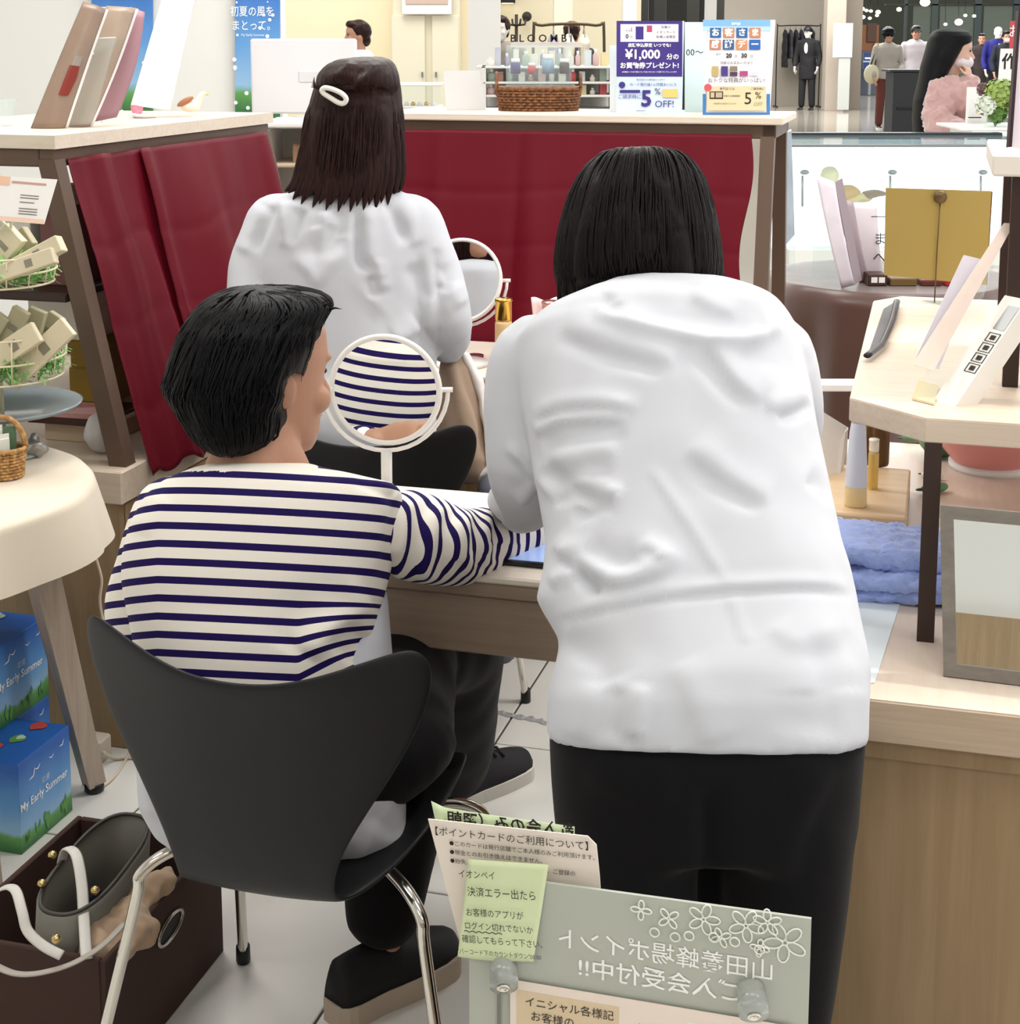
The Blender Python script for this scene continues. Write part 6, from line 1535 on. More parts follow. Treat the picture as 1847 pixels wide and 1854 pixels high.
for k, (x, y, rx, an_, lb) in enumerate(((1692, 893, .022, .4, 'green pod ornament lying beside the dark riser post'), (1688, 868, .016, -.5, 'white and green bud ornament lying on the oak counter'), (1655, 800, .02, .1, 'round green ornament behind the wooden tray'), (1700, 825, .035, .2, 'large green ceramic ball under the riser shelf'))):
    c = PZ(x, y, CTZ); t = thing('ornament', lb, 'ornament', c, an_)
    if k == 3: lathe('ball', [(.001, 0), (.022, .003), (.036, .02), (.04, .038), (.033, .06), (.012, .073), (.001, .074)], M_green, t, 28); tube('stem', [(0, 0, .07), (.004, 0, .085)], .003, M_leafd, t, 8)
    else:
        v, f = ball((0, 0, rx * .45), rx * 1.3, rx * .5, rx * .45, 16); mesh_obj('pod', v, f, M_green if k != 1 else M_paper, t, smooth=True)
        v, f = ball((-rx * 1.1, .004, rx * .4), rx * .6, rx * .25, rx * .12, 12); mesh_obj('leaf', v, f, M_leafd, t, smooth=True)
# riser shelf: acrylic stand with leaflets, device carton, gold card on clip stand, dark tray
cs = thing('clip_stand', 'thin wire clip stand with round clip at the back of the riser shelf', 'stand', PZ(1692, 548, RZ1), 0)
c0_ = PZ(1692, 548, RZ1); ct_ = P(1703, 357, c0_.y)
lathe('foot', [(.001, 0), (.028, 0), (.028, .002), (.003, .004), (.001, .004)], M_acryl, cs, 28)
tube('rod', [c0_, P(1697, 450, c0_.y), ct_ + Vector((0, 0, -.01))], .0012, mat('bronze_wire', '#6b5840', .35, .8), cs, 8, world=True)
lathe('clip', [(.001, -.004), (.011, -.004), (.012, 0), (.011, .004), (.001, .004)], mat('bronze_wire', '#6b5840', .35, .8), cs, 24, M=MW[cs.name].inverted() @ Matrix.Translation(ct_) @ rot_to((0, -1, 0)))
gcd = thing('gold_card', 'plain gold card held by the wire clip stand', 'card', P(1700, 508, c0_.y + .006), 0)
slab_pts('card', quadP([(1601, 498), (1786, 516), (1795, 346), (1604, 340)], c0_.y + .007), .0025, mat('gold_card', '#a8914f', .45, .15, bump=.05, bscale=40), gcd)
slab_pts('back_sheet', quadP([(1608, 498), (1787, 516), (1797, 347), (1610, 341)], c0_.y + .0105), .002, flat('maroon_sheet', '#5a1c1e'), gcd)
dt = thing('tablet_stand', 'dark bent plastic display base at the corner of the riser shelf', 'stand', PZ(1600, 640, RZ1), 0)
tube('edge', smooth_path([PZ(1624, 545, RZ1 + .01), PZ(1616, 580, RZ1 + .01), PZ(1600, 618, RZ1 + .01), PZ(1590, 628, RZ1 + .01), PZ(1570, 644, RZ1 + .01)], 4), [(.006, .004)] * 17, mat('dark_violet_plastic', '#1d1726', .35), dt, 8, world=True)
slab_pts('base_plate', [PZ(1572, 642, RZ1 + .002), PZ(1592, 630, RZ1 + .002), PZ(1624, 545, RZ1 + .002), PZ(1600, 560, RZ1 + .002)], .002, mat('dark_violet_plastic', '#1d1726', .35), dt)
ls = thing('leaflet_stand', 'clear acrylic easel holding pale leaflets on the riser shelf', 'stand', PZ(1680, 725, RZ1), 0)
yb_ = PZ(1665, 725, RZ1).y
slab_pts('leaflet', quadP([(1652, 660), (1690, 672), (1836, 405), (1818, 404)], [yb_, yb_, yb_ + .10, yb_ + .10]), .002, mat('peach_leaflet', '#ead7cb', .5, var=.12, vscale=25), ls)
slab_pts('leaflet', quadP([(1655, 655), (1700, 668), (1778, 470), (1745, 462)], [yb_ + .02, yb_ + .02, yb_ + .10, yb_ + .10]), .002, mat('violet_leaflet', '#dcd8e4', .5, var=.1, vscale=25), ls)
slab_pts('easel_back', quadP([(1660, 720), (1715, 730), (1800, 480), (1750, 470)], [yb_ + .004, yb_ + .004, yb_ + .11, yb_ + .11]), .003, M_acryl, ls)
slab_pts('easel_foot', [PZ(1652, 722, RZ1 + .002), PZ(1692, 732, RZ1 + .002), PZ(1700, 700, RZ1 + .002), PZ(1664, 690, RZ1 + .002)], .003, mat('amber_acrylic', '#ead9b4', .1), ls)
dv = thing('carton', 'white device carton with four pictograms leaning on the riser shelf', 'box', PZ(1722, 735, RZ1), 0)
f0, f1 = PZ(1690, 725, RZ1), PZ(1729, 737, RZ1); top0 = P(1785, 520, f0.y + .09)
axis = (P(1812, 540, f1.y + .09) - f1); exv = (f1 - f0)
exn = exv.normalized(); axn = (axis - exn * axis.dot(exn)).normalized(); nz = exn.cross(axn).normalized(); L_ = axis.length; w_ = exv.length; dp = .03
def dvp(x, y, z): return f0 + exn * x + axn * y + nz * z + Vector((0, 0, 0))
v = [dvp(x, y, z) for z in (0, -dp) for x, y in ((0, 0), (w_, 0), (w_, L_), (0, L_))]
mesh_obj('carton', v, [[0, 1, 2, 3], [7, 6, 5, 4], [0, 4, 5, 1], [1, 5, 6, 2], [2, 6, 7, 3], [3, 7, 4, 0]], mat('cool_white_card', '#e4e1da', .5), dv, True)
def dvpatch(x0, x1, y0, y1, m, nm, off=.0006):
    v = [dvp(x * w_, y * L_, off) for x, y in ((x0, y0), (x1, y0), (x1, y1), (x0, y1))]; mesh_obj(nm, v, [[0, 1, 2, 3]], m, dv, True)
dvpatch(.42, .92, .70, .92, mat('grey_window', '#7d7d7b', .2), 'window')
for k in range(4):
    y0 = .30 + .095 * k
    for (xa, xb, ya, yb) in ((.40, .92, y0, y0 + .006), (.40, .92, y0 + .075, y0 + .081), (.40, .44, y0, y0 + .08), (.88, .92, y0, y0 + .08)): dvpatch(xa, xb, ya, yb, M_ink, 'pictogram_line')
    dvpatch(.55, .78, y0 + .02, y0 + .06, M_ink, 'pictogram', .0007)
# standing panel and flower arrangement at the right edge, on the upper tier
sp_ = thing('photo_panel', 'pale pink standing panel with dark edge on the upper tier', 'panel', PZ(1830, 268, UZ + .03), 0)
yq = P(1830, 268, PZ(1818, 700, RZ1).y).y
slab_pts('panel', quadP([(1829, 266), (1872, 276), (1880, 20), (1846, 20)], [yq, yq, yq + .02, yq + .02]), .004, mat('blush_panel', '#e7dbe4', .5), sp_)
slab_pts('edge', quadP([(1824, 267), (1830, 266), (1847, 20), (1842, 20)], [yq, yq, yq + .02, yq + .02]), .012, mat('plum_edge', '#2c1420', .4), sp_)

# ================================================================ things on the brown clothed table
BT1 = BTZ + .004
ar = thing('acrylic_riser', 'clear acrylic riser on the brown clothed table', 'riser', PZ(1510, 500, BT1), 0)
for q4 in (quadP([(1471, 502), (1471, 500), (1475, 437), (1475, 439)], 5.0), ):
    pass
slab_pts('leg_panel', quadP([(1470, 502), (1560, 506), (1560, 436), (1473, 438)], [5.0, 5.0, 5.0, 5.0]), .004, M_acryl, ar)
slab_pts('top_panel', quadP([(1473, 438), (1560, 436), (1545, 425), (1440, 428)], [5.0, 5.0, 5.25, 5.25]), .004, M_acryl, ar)
ar2 = thing('acrylic_riser', 'small clear acrylic riser behind the bronze counter post', 'riser', PZ(1400, 492, BT1), 0)
slab_pts('leg_panel', quadP([(1393, 492), (1440, 492), (1440, 437), (1394, 437)], [5.05] * 4), .004, M_acryl, ar2); slab_pts('top_panel', quadP([(1394, 437), (1440, 437), (1436, 430), (1398, 430)], [5.05, 5.05, 5.2, 5.2]), .004, M_acryl, ar2)
def leaf_sheet(label, pts, Y, m, th=.003, name='leaflet', cat='leaflet', bow=.02):
    q = quadP(pts, Y); t = thing(name, label, cat, q[0], 0)
    v, f = grid_vf(lambda u, w: q[0].lerp(q[1], u).lerp(q[3].lerp(q[2], u), w) + Vector((-bow * sin(pi * w) * .4, -bow * sin(pi * w), 0)), 6, 14)
    solidify(mesh_obj('sheet', v, f, m, t, True, smooth=True), th)
    return t, q
t_, q_ = leaf_sheet('tall pale leaflet with flowers curling forward on the brown table', [(1524, 522), (1548, 516), (1512, 330), (1478, 316)], 4.86, mat('flower_leaflet', '#dcd3dc', .5, var=.15, vscale=12))
v, f = grid_vf(lambda u, w: q_[1] + (q_[1] - q_[0]) * .8 * u + (q_[2] - q_[1]) * w + Vector((0, .05 * u, 0)), 4, 6); solidify(mesh_obj('back_page', v, f, mat('mauve_leaflet', '#8f7f84', .5), t_, True), .003)
t_, q_ = leaf_sheet('mauve booklet standing behind the curling leaflet', [(1556, 512), (1576, 514), (1545, 364), (1512, 360)], 4.98, mat('mauve_booklet', '#a08f95', .5))
t_, q_ = leaf_sheet('white booklet with dark marks standing in the acrylic holder', [(1568, 512), (1600, 512), (1588, 370), (1540, 366)], 5.02, mat('lilac_white', '#d6cbd0', .5))
M4, w4, h4 = frame_of(q_)
for (fx, fy, s_) in ((.45, .84, '—'), (.6, .55, 'ま'), (.6, .32, 'へ')): lettering(s_, .045, M_ink, t_, M4 @ Matrix.Translation((fx * w4, fy * h4, .026)))
for k, (x0, x1, yt, m_, lb) in enumerate(((1572, 1606, 498, mat('dark_brown_box', '#3c2018', .5), 'dark brown box with two white squares under the gold card'), (1612, 1660, 505, mat('olive_box', '#6b5126', .5), 'olive brown box under the gold card'), (1668, 1705, 508, mat('maroon_box', '#5b2417', .5), 'maroon box under the gold card'), (1712, 1740, 506, mat('red_box', '#a5201f', .5), 'small red box under the gold card'))):
    a_ = P(x0, 524, 4.9); b_ = P(x1, 524, 4.9); t = thing('carton', lb, 'box', Vector(((a_.x + b_.x) / 2, 4.9, BT1)), 0)
    w = (b_.x - a_.x) / 2; hh = P(x0, yt, 4.9).z - BT1
    box('carton', -w, w, 0, .08, 0, hh, m_, t, .002); box('flap', -w * .97, w * .97, .001, .079, hh, hh + .001, m_, t, 0)
    if k == 0: box('window', -w * .7, -w * .05, -.001, 0, hh * .3, hh * .8, M_paper, t, 0); box('window', w * .1, w * .75, -.001, 0, hh * .3, hh * .8, M_paper, t, 0)
# glossy leaflet sleeve hanging on the end of the rear counter
gl = gthing('acrylic_sleeve', 'glossy white edged acrylic sleeve hanging at the end of the rear counter', 'sign holder', RB1 + .03, 4.05, .9)
q4 = [P(1418, 448, 4.35), P(1438, 425, 4.42), P(1432, 236, 4.42), P(1392, 252, 4.35)]
slab_pts('sleeve', q4, .004, mat('grey_gloss', '#8e9aa2', .08, spec=.8, var=.5, vscale=9), gl)
tube('white_edge', [q4[0], q4[3], q4[2]], .003, M_paper, gl, 6, world=True)
cz = gthing('cable', 'white cable hanging beside the bronze post of the rear counter', 'cable', RB1 - .05, 3.95, .62)
tube('cord', smooth_path([P(1386, 246, 4.22), P(1384, 300, 4.2), P(1378, 380, 4.16), P(1372, 450, 4.13), P(1376, 540, 4.1), P(1374, 600, 4.08)], 5), .0035, M_paper, cz, 8, world=True)
for k in range(2): tube('cord_clip', [P(1385, 250 + 60 * k, 4.21), P(1385, 262 + 60 * k, 4.21)], .006, M_paper, cz, 8, world=True)

# ================================================================ on the rear counter
def stand_quad(xl, xr, yb, yt, Z, lean=.03, xl2=None, xr2=None):
    Y0 = PZ((xl + xr) / 2, yb, Z).y
    A, B = P(xl, yb, Y0), P(xr, yb, Y0); A.z = B.z = Z
    return [A, B, P(xr2 or xr, yt, Y0 + lean), P(xl2 or xl, yt, Y0 + lean)]
q4 = stand_quad(1116, 1235, 206, 38, CT, .03, 1119, 1239)
ps = thing('sign_stand', 'purple and pale blue card offer sign standing on the rear counter', 'sign', q4[0].lerp(q4[1], .5), 0)
S_ = Sheet('poster', q4, .003, flat('pale_blue_sheet', '#ccdcf2'), ps)
M_pur = flat('royal_purple', '#3c2a80')
S_.patch(0, 1, .40, 1, M_pur); S_.patch(.06, .94, .775, .965, flat('white_block', '#f1eef2'))
S_.text('ご入会\n年会費', .19, .905, .026); S_.text('0', .16, .83, .065, bold=.03); S_.text('円', .22, .825, .03)
S_.patch(.29, .41, .80, .94, M_pur); S_.patch(.46, .54, .88, .95, flat('crimson_ink', '#b4476b')); S_.patch(.46, .54, .79, .87, flat('lilac_ink', '#e6dcee'))
S_.text('対象の', .75, .93, .035); S_.text('イオンカード', .75, .875, .035); S_.text('新規入会限定', .75, .825, .035)
S_.text('店頭申込限定 いつでも!', .5, .735, .044, M_inkw, bold=.03); S_.text('¥1,000', .40, .635, .135, M_inkw, bold=.03); S_.text('分の', .855, .61, .068, M_inkw, bold=.03)
S_.text('お買物券プレゼント!', .5, .515, .069, M_inkw, bold=.03); S_.text('※対象カードの条件についてはイオンカード各種パンフレットまで', .5, .448, .020, M_inkw, bold=.01)
S_.text('発行翌日から専門店モール内で', .52, .365, .022); S_.disc(.085, .31, .0085, M_pur); S_.text('カード発行後1ヵ月間まいにち', .56, .312, .038, M_inkp); S_.patch(.05, .36, .225, .255, M_pur); S_.text('ご請求時に', .20, .18, .052, M_inkp)
S_.text('5', .455, .155, .24, M_inkp, bold=.03); S_.text('%', .625, .235, .10, M_ink); S_.text('OFF!', .73, .10, .105, M_inkp); S_.patch(.70, .93, .175, .265, flat('gold_print', '#dcbf6e')); S_.text('詳細は係員まで', .38, .03, .016)
slab_pts('back_plate', [p + Vector((0, .006, 0)) for p in q4], .003, M_acryl, ps)
q4 = stand_quad(1272, 1394, 208, 36, CT, .03, 1283, 1404)
ps = thing('sign_stand', 'white and blue thank-you day sign with coloured squares on the rear counter', 'sign', q4[0].lerp(q4[1], .5), 0)
S_ = Sheet('poster', q4, .003, flat('white_sheet', '#eceaf0'), ps)
S_.patch(0, 1, .93, 1, flat('sky_ink', '#7eb2ec')); S_.patch(0, 1, .88, .93, flat('sky_ink2', '#b4d1f2')); S_.patch(0, .05, .0, .22, flat('blue_ink', '#3f79b8')); S_.patch(.95, 1, .0, .22, flat('blue_ink', '#3f79b8')); S_.patch(0, 1, 0, .025, flat('blue_ink', '#3f79b8'))
S_.text('専門店', .49, .955, .032, M_inkw, bold=.03)
for r_, row in enumerate((('お', '#2f5f96'), ('客', '#c08360'), ('さ', '#2f5f96'), ('ま', '#c08360'), ('感', '#b97f62'), ('謝', '#35598c'), ('デ', '#c9885c'), ('ー', '#2a62ae'))):
    i, j = r_ % 4, r_ // 4; x0 = .105 + .195 * i - .004 * j; y1 = .915 - .125 * j
    S_.patch(x0, x0 + .165, y1 - .105, y1, flat('sq_' + row[1], row[1])); S_.text(row[0], x0 + .083, y1 - .053, .085, M_inkw, bold=.04)
S_.text('毎月', .23, .635, .025); S_.text('20', .385, .62, .062, bold=.04); S_.text('日', .49, .613, .035); S_.text('30', .61, .62, .062, bold=.04); S_.text('日', .72, .613, .035); S_.text('対象のお支払い方法で', .5, .545, .035)
for x0, x1, y0, y1, c in ((.135, .23, .405, .51, '#b9a468'), (.27, .37, .405, .51, '#44357e'), (.40, .51, .46, .51, '#847a62'), (.40, .51, .405, .45, '#4b3350'), (.545, .665, .405, .46, '#a8467e'), (.70, .82, .41, .455, '#cfd0e6')): S_.patch(x0, x1, y0, y1, flat('card_' + c, c))
S_.text('おトクな特典がいっぱい!', .5, .358, .054); S_.patch(.06, .935, .045, .30, flat('tan_block', '#d8c8a2')); S_.disc(.075, .285, .010, flat('red_dot', '#c9575c')); S_.text('専門店では', .36, .27, .032); S_.text('ご請求時に', .81, .27, .03)
S_.patch(.10, .30, .165, .245, flat('card_pair', '#2a1712')); S_.patch(.115, .17, .18, .235, flat('card_tan', '#c6b391')); S_.patch(.19, .285, .18, .235, flat('card_tan2', '#b9a58c')); S_.text('対象のお客様限定', .43, .195, .022); S_.text('5', .67, .165, .18, M_ink); S_.text('%', .82, .20, .10, M_ink); S_.text('OFF', .82, .11, .055, flat('grey_off', '#a39a84')); S_.text('一部対象外の商品がございます', .32, .115, .018)
slab_pts('back_plate', [p + Vector((0, .006, 0)) for p in q4], .003, M_acryl, ps)
for k, (xa, xb, yb, yt, Yo, m_, lb) in enumerate(((1240, 1280, 200, 40, .12, mat('ice_sheet', '#d6e9ea', .5), 'pale ice blue sheet between the two offer signs'), (1104, 1122, 204, 82, .1, mat('cool_sheet', '#e6eaec', .5), 'blank white card behind the purple offer sign'))):
    Y_ = PZ(1240, 206, CT).y + Yo; q4 = quadP([(xa, yb), (xb, yb), (xb, yt), (xa, yt)], Y_); q4[0].z = q4[1].z = CT
    t = thing('sign_stand', lb, 'sign', q4[0], 0); S_ = Sheet('card', q4, .003, m_, t)
    slab_pts('back_plate', [p + Vector((0, .006, 0)) for p in q4], .003, M_acryl, t)
    if k == 0: S_.text('00〜', .4, .66, .10)
q4 = stand_quad(808, 880, 199, 128, CT, .03, 803, 868)
t = thing('sign_stand', 'small milky acrylic sign seen from the back on the rear counter', 'sign', q4[0], 0); slab_pts('panel', q4, .004, mat('milky_panel', '#dad8d8', .4, trans=.2), t); slab_pts('foot', [q4[0], q4[1], q4[1] + Vector((0, .05, .002)), q4[0] + Vector((0, .05, .002))], .003, M_acryl, t)
# wicker basket with two handles and clear case in it
bqy = PZ(975, 202, CT).y + .07
wbk = thing('wicker_basket', 'oval brown wicker basket with two loop handles on the rear counter', 'basket', Vector((P(975, 200, bqy).x, bqy, CT)), 0)
M_wickd = weave_mat('brown_wicker', '#5a351b', '#8d5a30')
rxb = (P(1040, 190, bqy).x - P(902, 190, bqy).x) / 2
wicker(wbk, rxb, .07, .062, .10, M_wickd, 8, 34, .003)
for s in (-1, 1):
    tube('handle', [Vector((s * rxb * 1.06 + s * .004, .03 * cos(a), .062 + .042 * sin(a))) for a in [pi * k / 14 for k in range(15)]], .0042, M_wickd, wbk, 8)
ccup = thing('plastic_lid', 'clear plastic cup lid leaning against the brown wicker basket', 'lid', PZ(952, 201, CT), 0)
Mx = Matrix.Translation((0, 0, .022)) @ Matrix.Rotation(radians(70), 4, 'X')
lathe('dome', [(.036, 0), (.034, .006), (.028, .016), (.018, .021), (.001, .022)], M_acryl, ccup, 28, M=Mx); lathe('rim', [(.036, 0), (.039, 0), (.039, .003), (.036, .003)], M_acryl, ccup, 28, M=Mx)
case = thing('acrylic_case', 'clear acrylic display case of small goods standing in the brown wicker basket', 'case', Vector((P(975, 200, bqy).x, bqy, CT + .006)), 0)
hcase = P(975, 82, bqy).z - CT - .006; wc = (P(1040, 100, bqy).x - P(922, 100, bqy).x) / 2
for (x0, x1, y0, y1, z0, z1) in ((-wc, wc, -.04, -.038, 0, hcase), (-wc, wc, .038, .04, 0, hcase), (-wc, -wc + .002, -.038, .038, 0, hcase), (wc - .002, wc, -.038, .038, 0, hcase), (-wc, wc, -.04, .04, hcase * .52, hcase * .52 + .002)): box('acrylic_wall', x0, x1, y0, y1, z0, z1, M_acryl, case, 0)
random.seed(21)
goods = [('#cfa8a4', 'rose'), ('#4b4478', 'violet'), ('#b8a06a', 'ochre'), ('#c2484e', 'red'), ('#e8e6df', 'white'), ('#8ba2b8', 'blue grey'), ('#e2cf6a', 'yellow'), ('#3a2b2a', 'dark brown')]
for k, (c, nm) in enumerate(goods):
    tier = k % 2; x = -wc * .82 + (k // 2) * wc * .5 + .01 * tier; z = CT + .008 + (hcase * .52 + .003 if tier else .0)
    t = thing('small_jar', '%s jar in the acrylic case on the rear counter' % nm, 'jar', Vector((case.location.x + x, bqy - .01 + .008 * (k % 3), z)), 0)
    r = .011 + .003 * (k % 3); hj = .03 + .012 * (k % 3)
    lathe('jar_body', [(.001, 0), (r, 0), (r, hj * .7), (r * .8, hj * .74), (.001, hj * .74)], flat('jar_%s' % nm, c, .35), t, 18); lathe('lid', [(.001, hj * .74), (r * .85, hj * .74), (r * .85, hj), (.001, hj)], M_paper if k % 2 else M_gold, t, 18)

# ================================================================ on the left counter
def curled(label, pb0, pb1, pt0, pt1, Y, m, bow, name='brochure'):
    a, b, c, d = P(*pb0, Y), P(*pb1, Y), P(*pt1, Y + .06), P(*pt0, Y + .06)
    a.z = b.z = CT + .001
    t = thing(name, label, 'brochure', a.lerp(b, .5), 0)
    def fn(u, w):
        p = a.lerp(b, u).lerp(d.lerp(c, u), w); return p + Vector((bow[0] * sin(pi * w) + .006 * sin(pi * u), -.012 * sin(pi * u) + bow[1] * w * w, 0))
    v, f = grid_vf(fn, 12, 20); solidify(mesh_obj('cover', v, f, m, t, True, smooth=True), .002)
    v, f = grid_vf(lambda u, w: fn(u, w) + Vector((.003, .008, -.002)), 8, 12); solidify(mesh_obj('pages', v, f, M_paper, t, True, smooth=True), .003)
    return t, fn
YB = 3.42
M_bro = mat('brown_photo_print', '#8d7767', .35, var=.35, vscale=9)
t_, fn = curled('brown glossy brochure with red bottle print leaning on the side counter', (55, 226), (118, 229), (146, 2), (188, 16), YB, M_bro, (.0, .02))
v, f = grid_vf(lambda u, w: fn(.42 + .42 * u * (1 - .35 * abs(w - .6)), .27 + .24 * w) + Vector((0, -.0035, 0)), 4, 6); mesh_obj('bottle_print', v, f, flat('red_bottle_ink', '#7c2415', .3), t_, True)
v, f = grid_vf(lambda u, w: fn(.48 + .30 * u, .51 + .08 * w) + Vector((0, -.0035, 0)), 4, 4); mesh_obj('bottle_print', v, f, flat('grey_bottle_ink', '#8f857c', .3), t_, True)
t_, fn = curled('second brown brochure with pink inside standing in the acrylic holder', (122, 228), (163, 224), (188, 10), (243, 14), YB + .06, mat('tan_photo_print', '#a08c7b', .35, var=.25, vscale=9), (.006, .02))
v, f = grid_vf(lambda u, w: P(163 + 48 * u, 222 - 10 * u - 60 * 0, YB + .10).lerp(P(240 + 22 * u, 14 + 8 * u, YB + .16), w) + Vector((.012 * sin(pi * w), 0, 0)), 4, 14); solidify(mesh_obj('inside_page', v, f, mat('mauve_page', '#a87f88', .5), t_, True, smooth=True), .002)
ah = thing('acrylic_holder', 'clear acrylic brochure holder on the side counter', 'holder', PZ(195, 225, CT), 0)
slab_pts('front_panel', quadP([(118, 228), (168, 224), (210, 68), (164, 70)], [YB + .03, YB + .03, YB + .08, YB + .08]), .003, M_acryl, ah)
slab_pts('back_leg', quadP([(183, 226), (224, 226), (210, 68), (166, 70)], [YB + .2, YB + .2, YB + .085, YB + .085]), .003, M_acryl, ah)
M_edge = mat('acrylic_edge', '#eceae4', .2)
tube('edge', [P(164, 70, YB + .08), P(210, 68, YB + .08)], .0016, M_edge, ah, 6, world=True); tube('edge', [P(166, 70, YB + .08), P(184, 222, YB + .2)], .0016, M_edge, ah, 6, world=True); tube('edge', [P(164, 70, YB + .08), P(120, 226, YB + .03)], .0016, M_edge, ah, 6, world=True)
pq = quadP([(238, 190), (308, 200), (358, -20), (300, -20)], [3.92, 3.9, 4.0, 4.02])
pnl = thing('poster_stand', 'tall milky acrylic poster stand leaning on the side counter', 'panel', pq[0], 0)
slab_pts('panel', pq, .005, mat('blush_acrylic', '#e9e2de', .3, trans=.15), pnl); tube('edge', [pq[0], pq[3]], .002, M_edge, pnl, 6, world=True)
bd = thing('ceramic_bird', 'small white ceramic bird with brown wing on the side counter', 'figurine', PZ(340, 205, CT), 0)
bb = P(345, 192, 3.95); Mb = MW[bd.name].inverted()
me = sculpt([ball(bb, .026, .018, .016, 18), limb([bb + Vector((.018, 0, .006)), bb + Vector((.026, 0, .024)), bb + Vector((.033, 0, .030))], [.010, .008, .008], 14)], .0025, 3, 'bird_body'); wear('bird_body', me, mat('cream_glaze', '#ece2d2', .3), bd)
v, f = ball(bb + Vector((-.010, -.014, .012)), .024, .006, .008, 14, Matrix.Rotation(-.5, 3, 'Y')); mesh_obj('wing', v, f, flat('brown_glaze', '#a9714f', .3), bd, True, smooth=True)
v, f = ball(bb + Vector((.042, 0, .030)), .006, .003, .003, 10); mesh_obj('beak', v, f, flat('yellow_glaze', '#d9c06a', .3), bd, True, smooth=True)
bd.location.z = CT
wd_ = thing('dish', 'small white dish with a pink bud on the side counter', 'dish', Vector((P(262, 205, 3.9).x, 3.9, CT)), 0)
lathe('dish_body', [(.001, 0), (.025, 0), (.036, .010), (.034, .011), (.024, .004), (.001, .003)], M_paper, wd_, 28); v, f = ball((-.026, .03, .026), .016, .014, .022, 16); mesh_obj('bud', v, f, flat('pink_bud', '#d98aa0', .4), wd_, smooth=True)
cg = thing('glass_cup', 'clear glass cup on the side counter beside the brown brochure', 'cup', PZ(8, 228, CT), 0)
lathe('cup_wall', [(.016, 0), (.018, .002), (.026, .05), (.032, .06), (.030, .06), (.024, .05), (.016, .004)], M_acryl, cg, 28); lathe('base', [(.001, 0), (.016, 0), (.016, .006), (.001, .006)], M_acryl, cg, 28)
# ================================================================ the mall behind
def vwall(name, x0, x1, Y, z1, m, thick=.15, z0=0.0):
    a, b = P(x0, 100, Y).x, P(x1, 100, Y).x
    return struct(box(name, a, b, Y, Y + thick, z0, z1, m, None, 0))
M_creamw = mat('cream_wall', '#efe3c2', .7)
M_creamc = mat('cream_cabinet', '#e3dcc6', .55)
M_conc = mat('concrete_wall', '#8c857a', .8, var=.1, vscale=.8)
M_dark = mat('dark_shop', '#26251f', .7)
vwall('wall_shop_cream', 380, 860, 14.2, 5, M_creamw)
vwall('wall_shop_rear', 850, 1160, 19, 6, mat('cream_wall_2', '#e6dcc0', .7))
vwall('wall_shop_dark', 1130, 1310, 30, 7, M_dark)
vwall('wall_concrete', 1285, 1505, 36.5, 8, M_conc)
vwall('wall_mall_far', 1480, 2300, 52, 9, mat('shop_depth', '#3a3d31', .7))
vwall('wall_mall_left', -900, 420, 20, 6, M_creamw)
# pillars
for x0, x1, Y, m, nm in ((848, 906, 11.0, M_white, 'wall_pillar_white'), (1003, 1036, 17, mat('ivory_pillar', '#ece6d4', .6), 'wall_pillar_ivory'), (1128, 1152, 16, M_white, 'wall_pillar_end'), (1280, 1296, 24, M_white, 'wall_pillar_slim'), (1496, 1530, 34, mat('beige_pillar', '#a1968a', .7), 'wall_pillar_beige'), (1526, 1560, 34.5, mat('taupe_pillar', '#6f675d', .6), 'wall_pillar_taupe')):
    vwall(nm, x0, x1, Y, 6, m, .4)
# cream cabinet doors with framed picture
cbn = thing('wall_cabinet', 'tall cream cabinet with two doors and a framed picture above', 'cabinet', Vector((P(770, 100, 13.6).x, 13.9, 0)), 0)
def vbox(name, x0, x1, y0, y1, Y, dep, m, parent, bev=.004):
    a, b = P(x0, y1, Y), P(x1, y0, Y)
    return box(name, a.x, b.x, Y, Y + dep, a.z, b.z, m, parent, bev, world=True)
box('body', P(712, 100, 13.9).x, P(832, 100, 13.9).x, 13.9, 14.2, 0, 2.4, M_creamc, cbn, .004, world=True)
for x0, x1 in ((715, 769), (786, 830)): 
    d_ = vbox('door', x0, x1, 28, 560, 13.86, .04, M_creamc, cbn); d_.parent = cbn
    vbox('knob', x1 - 6 if x0 < 750 else x0 + 2, x1 - 3 if x0 < 750 else x0 + 5, 130, 140, 13.83, .03, M_steel, d_)
pf = thing('picture_frame', 'white framed beauty picture on the cream cabinet', 'picture', P(772, 26, 13.8), 0)
vbox('frame', 728, 817, -30, 26, 13.8, .05, M_paper, pf); vbox('print', 734, 811, -30, 8, 13.79, .01, flat('skin_tone_print', '#c9b2a4'), pf)
# posters on the white wall
def wall_poster(label, x0, x1, ytop, ybot, text):
    t = thing('wall_poster', label, 'poster', P((x0 + x1) / 2, ybot, 5.885), 0)
    q4 = quadP([(x0, ybot), (x1, ybot), (x1, ytop), (x0, ytop)], 5.885)
    S_ = Sheet('print', q4, .008, sky_print('poster_print', P(0, 215, 5.885).z - P(0, 400, 5.885).z, .62), t)
    if text:
        for s_, fx, y_ in (('初夏の風を', .50, 20), ('まとって。', .52, 45)):
            fy = (ybot - y_) / (ybot - ytop); S_.text(s_, fx, fy, 20 / (ybot - ytop), M_inkw, bold=.004, sx=.80)
        S_.text('My Early Summer', .5, (ybot - 61) / (ybot - ytop), 6 / (ybot - ytop), M_inkw)
    random.seed(x0)
    for k in range(22):
        fx, fy = random.random(), random.uniform((ybot - 200) / (ybot - ytop), 1); S_.disc(min(.95, max(.05, fx)), min(fy, .97), random.uniform(.002, .008), M_inkw, 8)
    return t
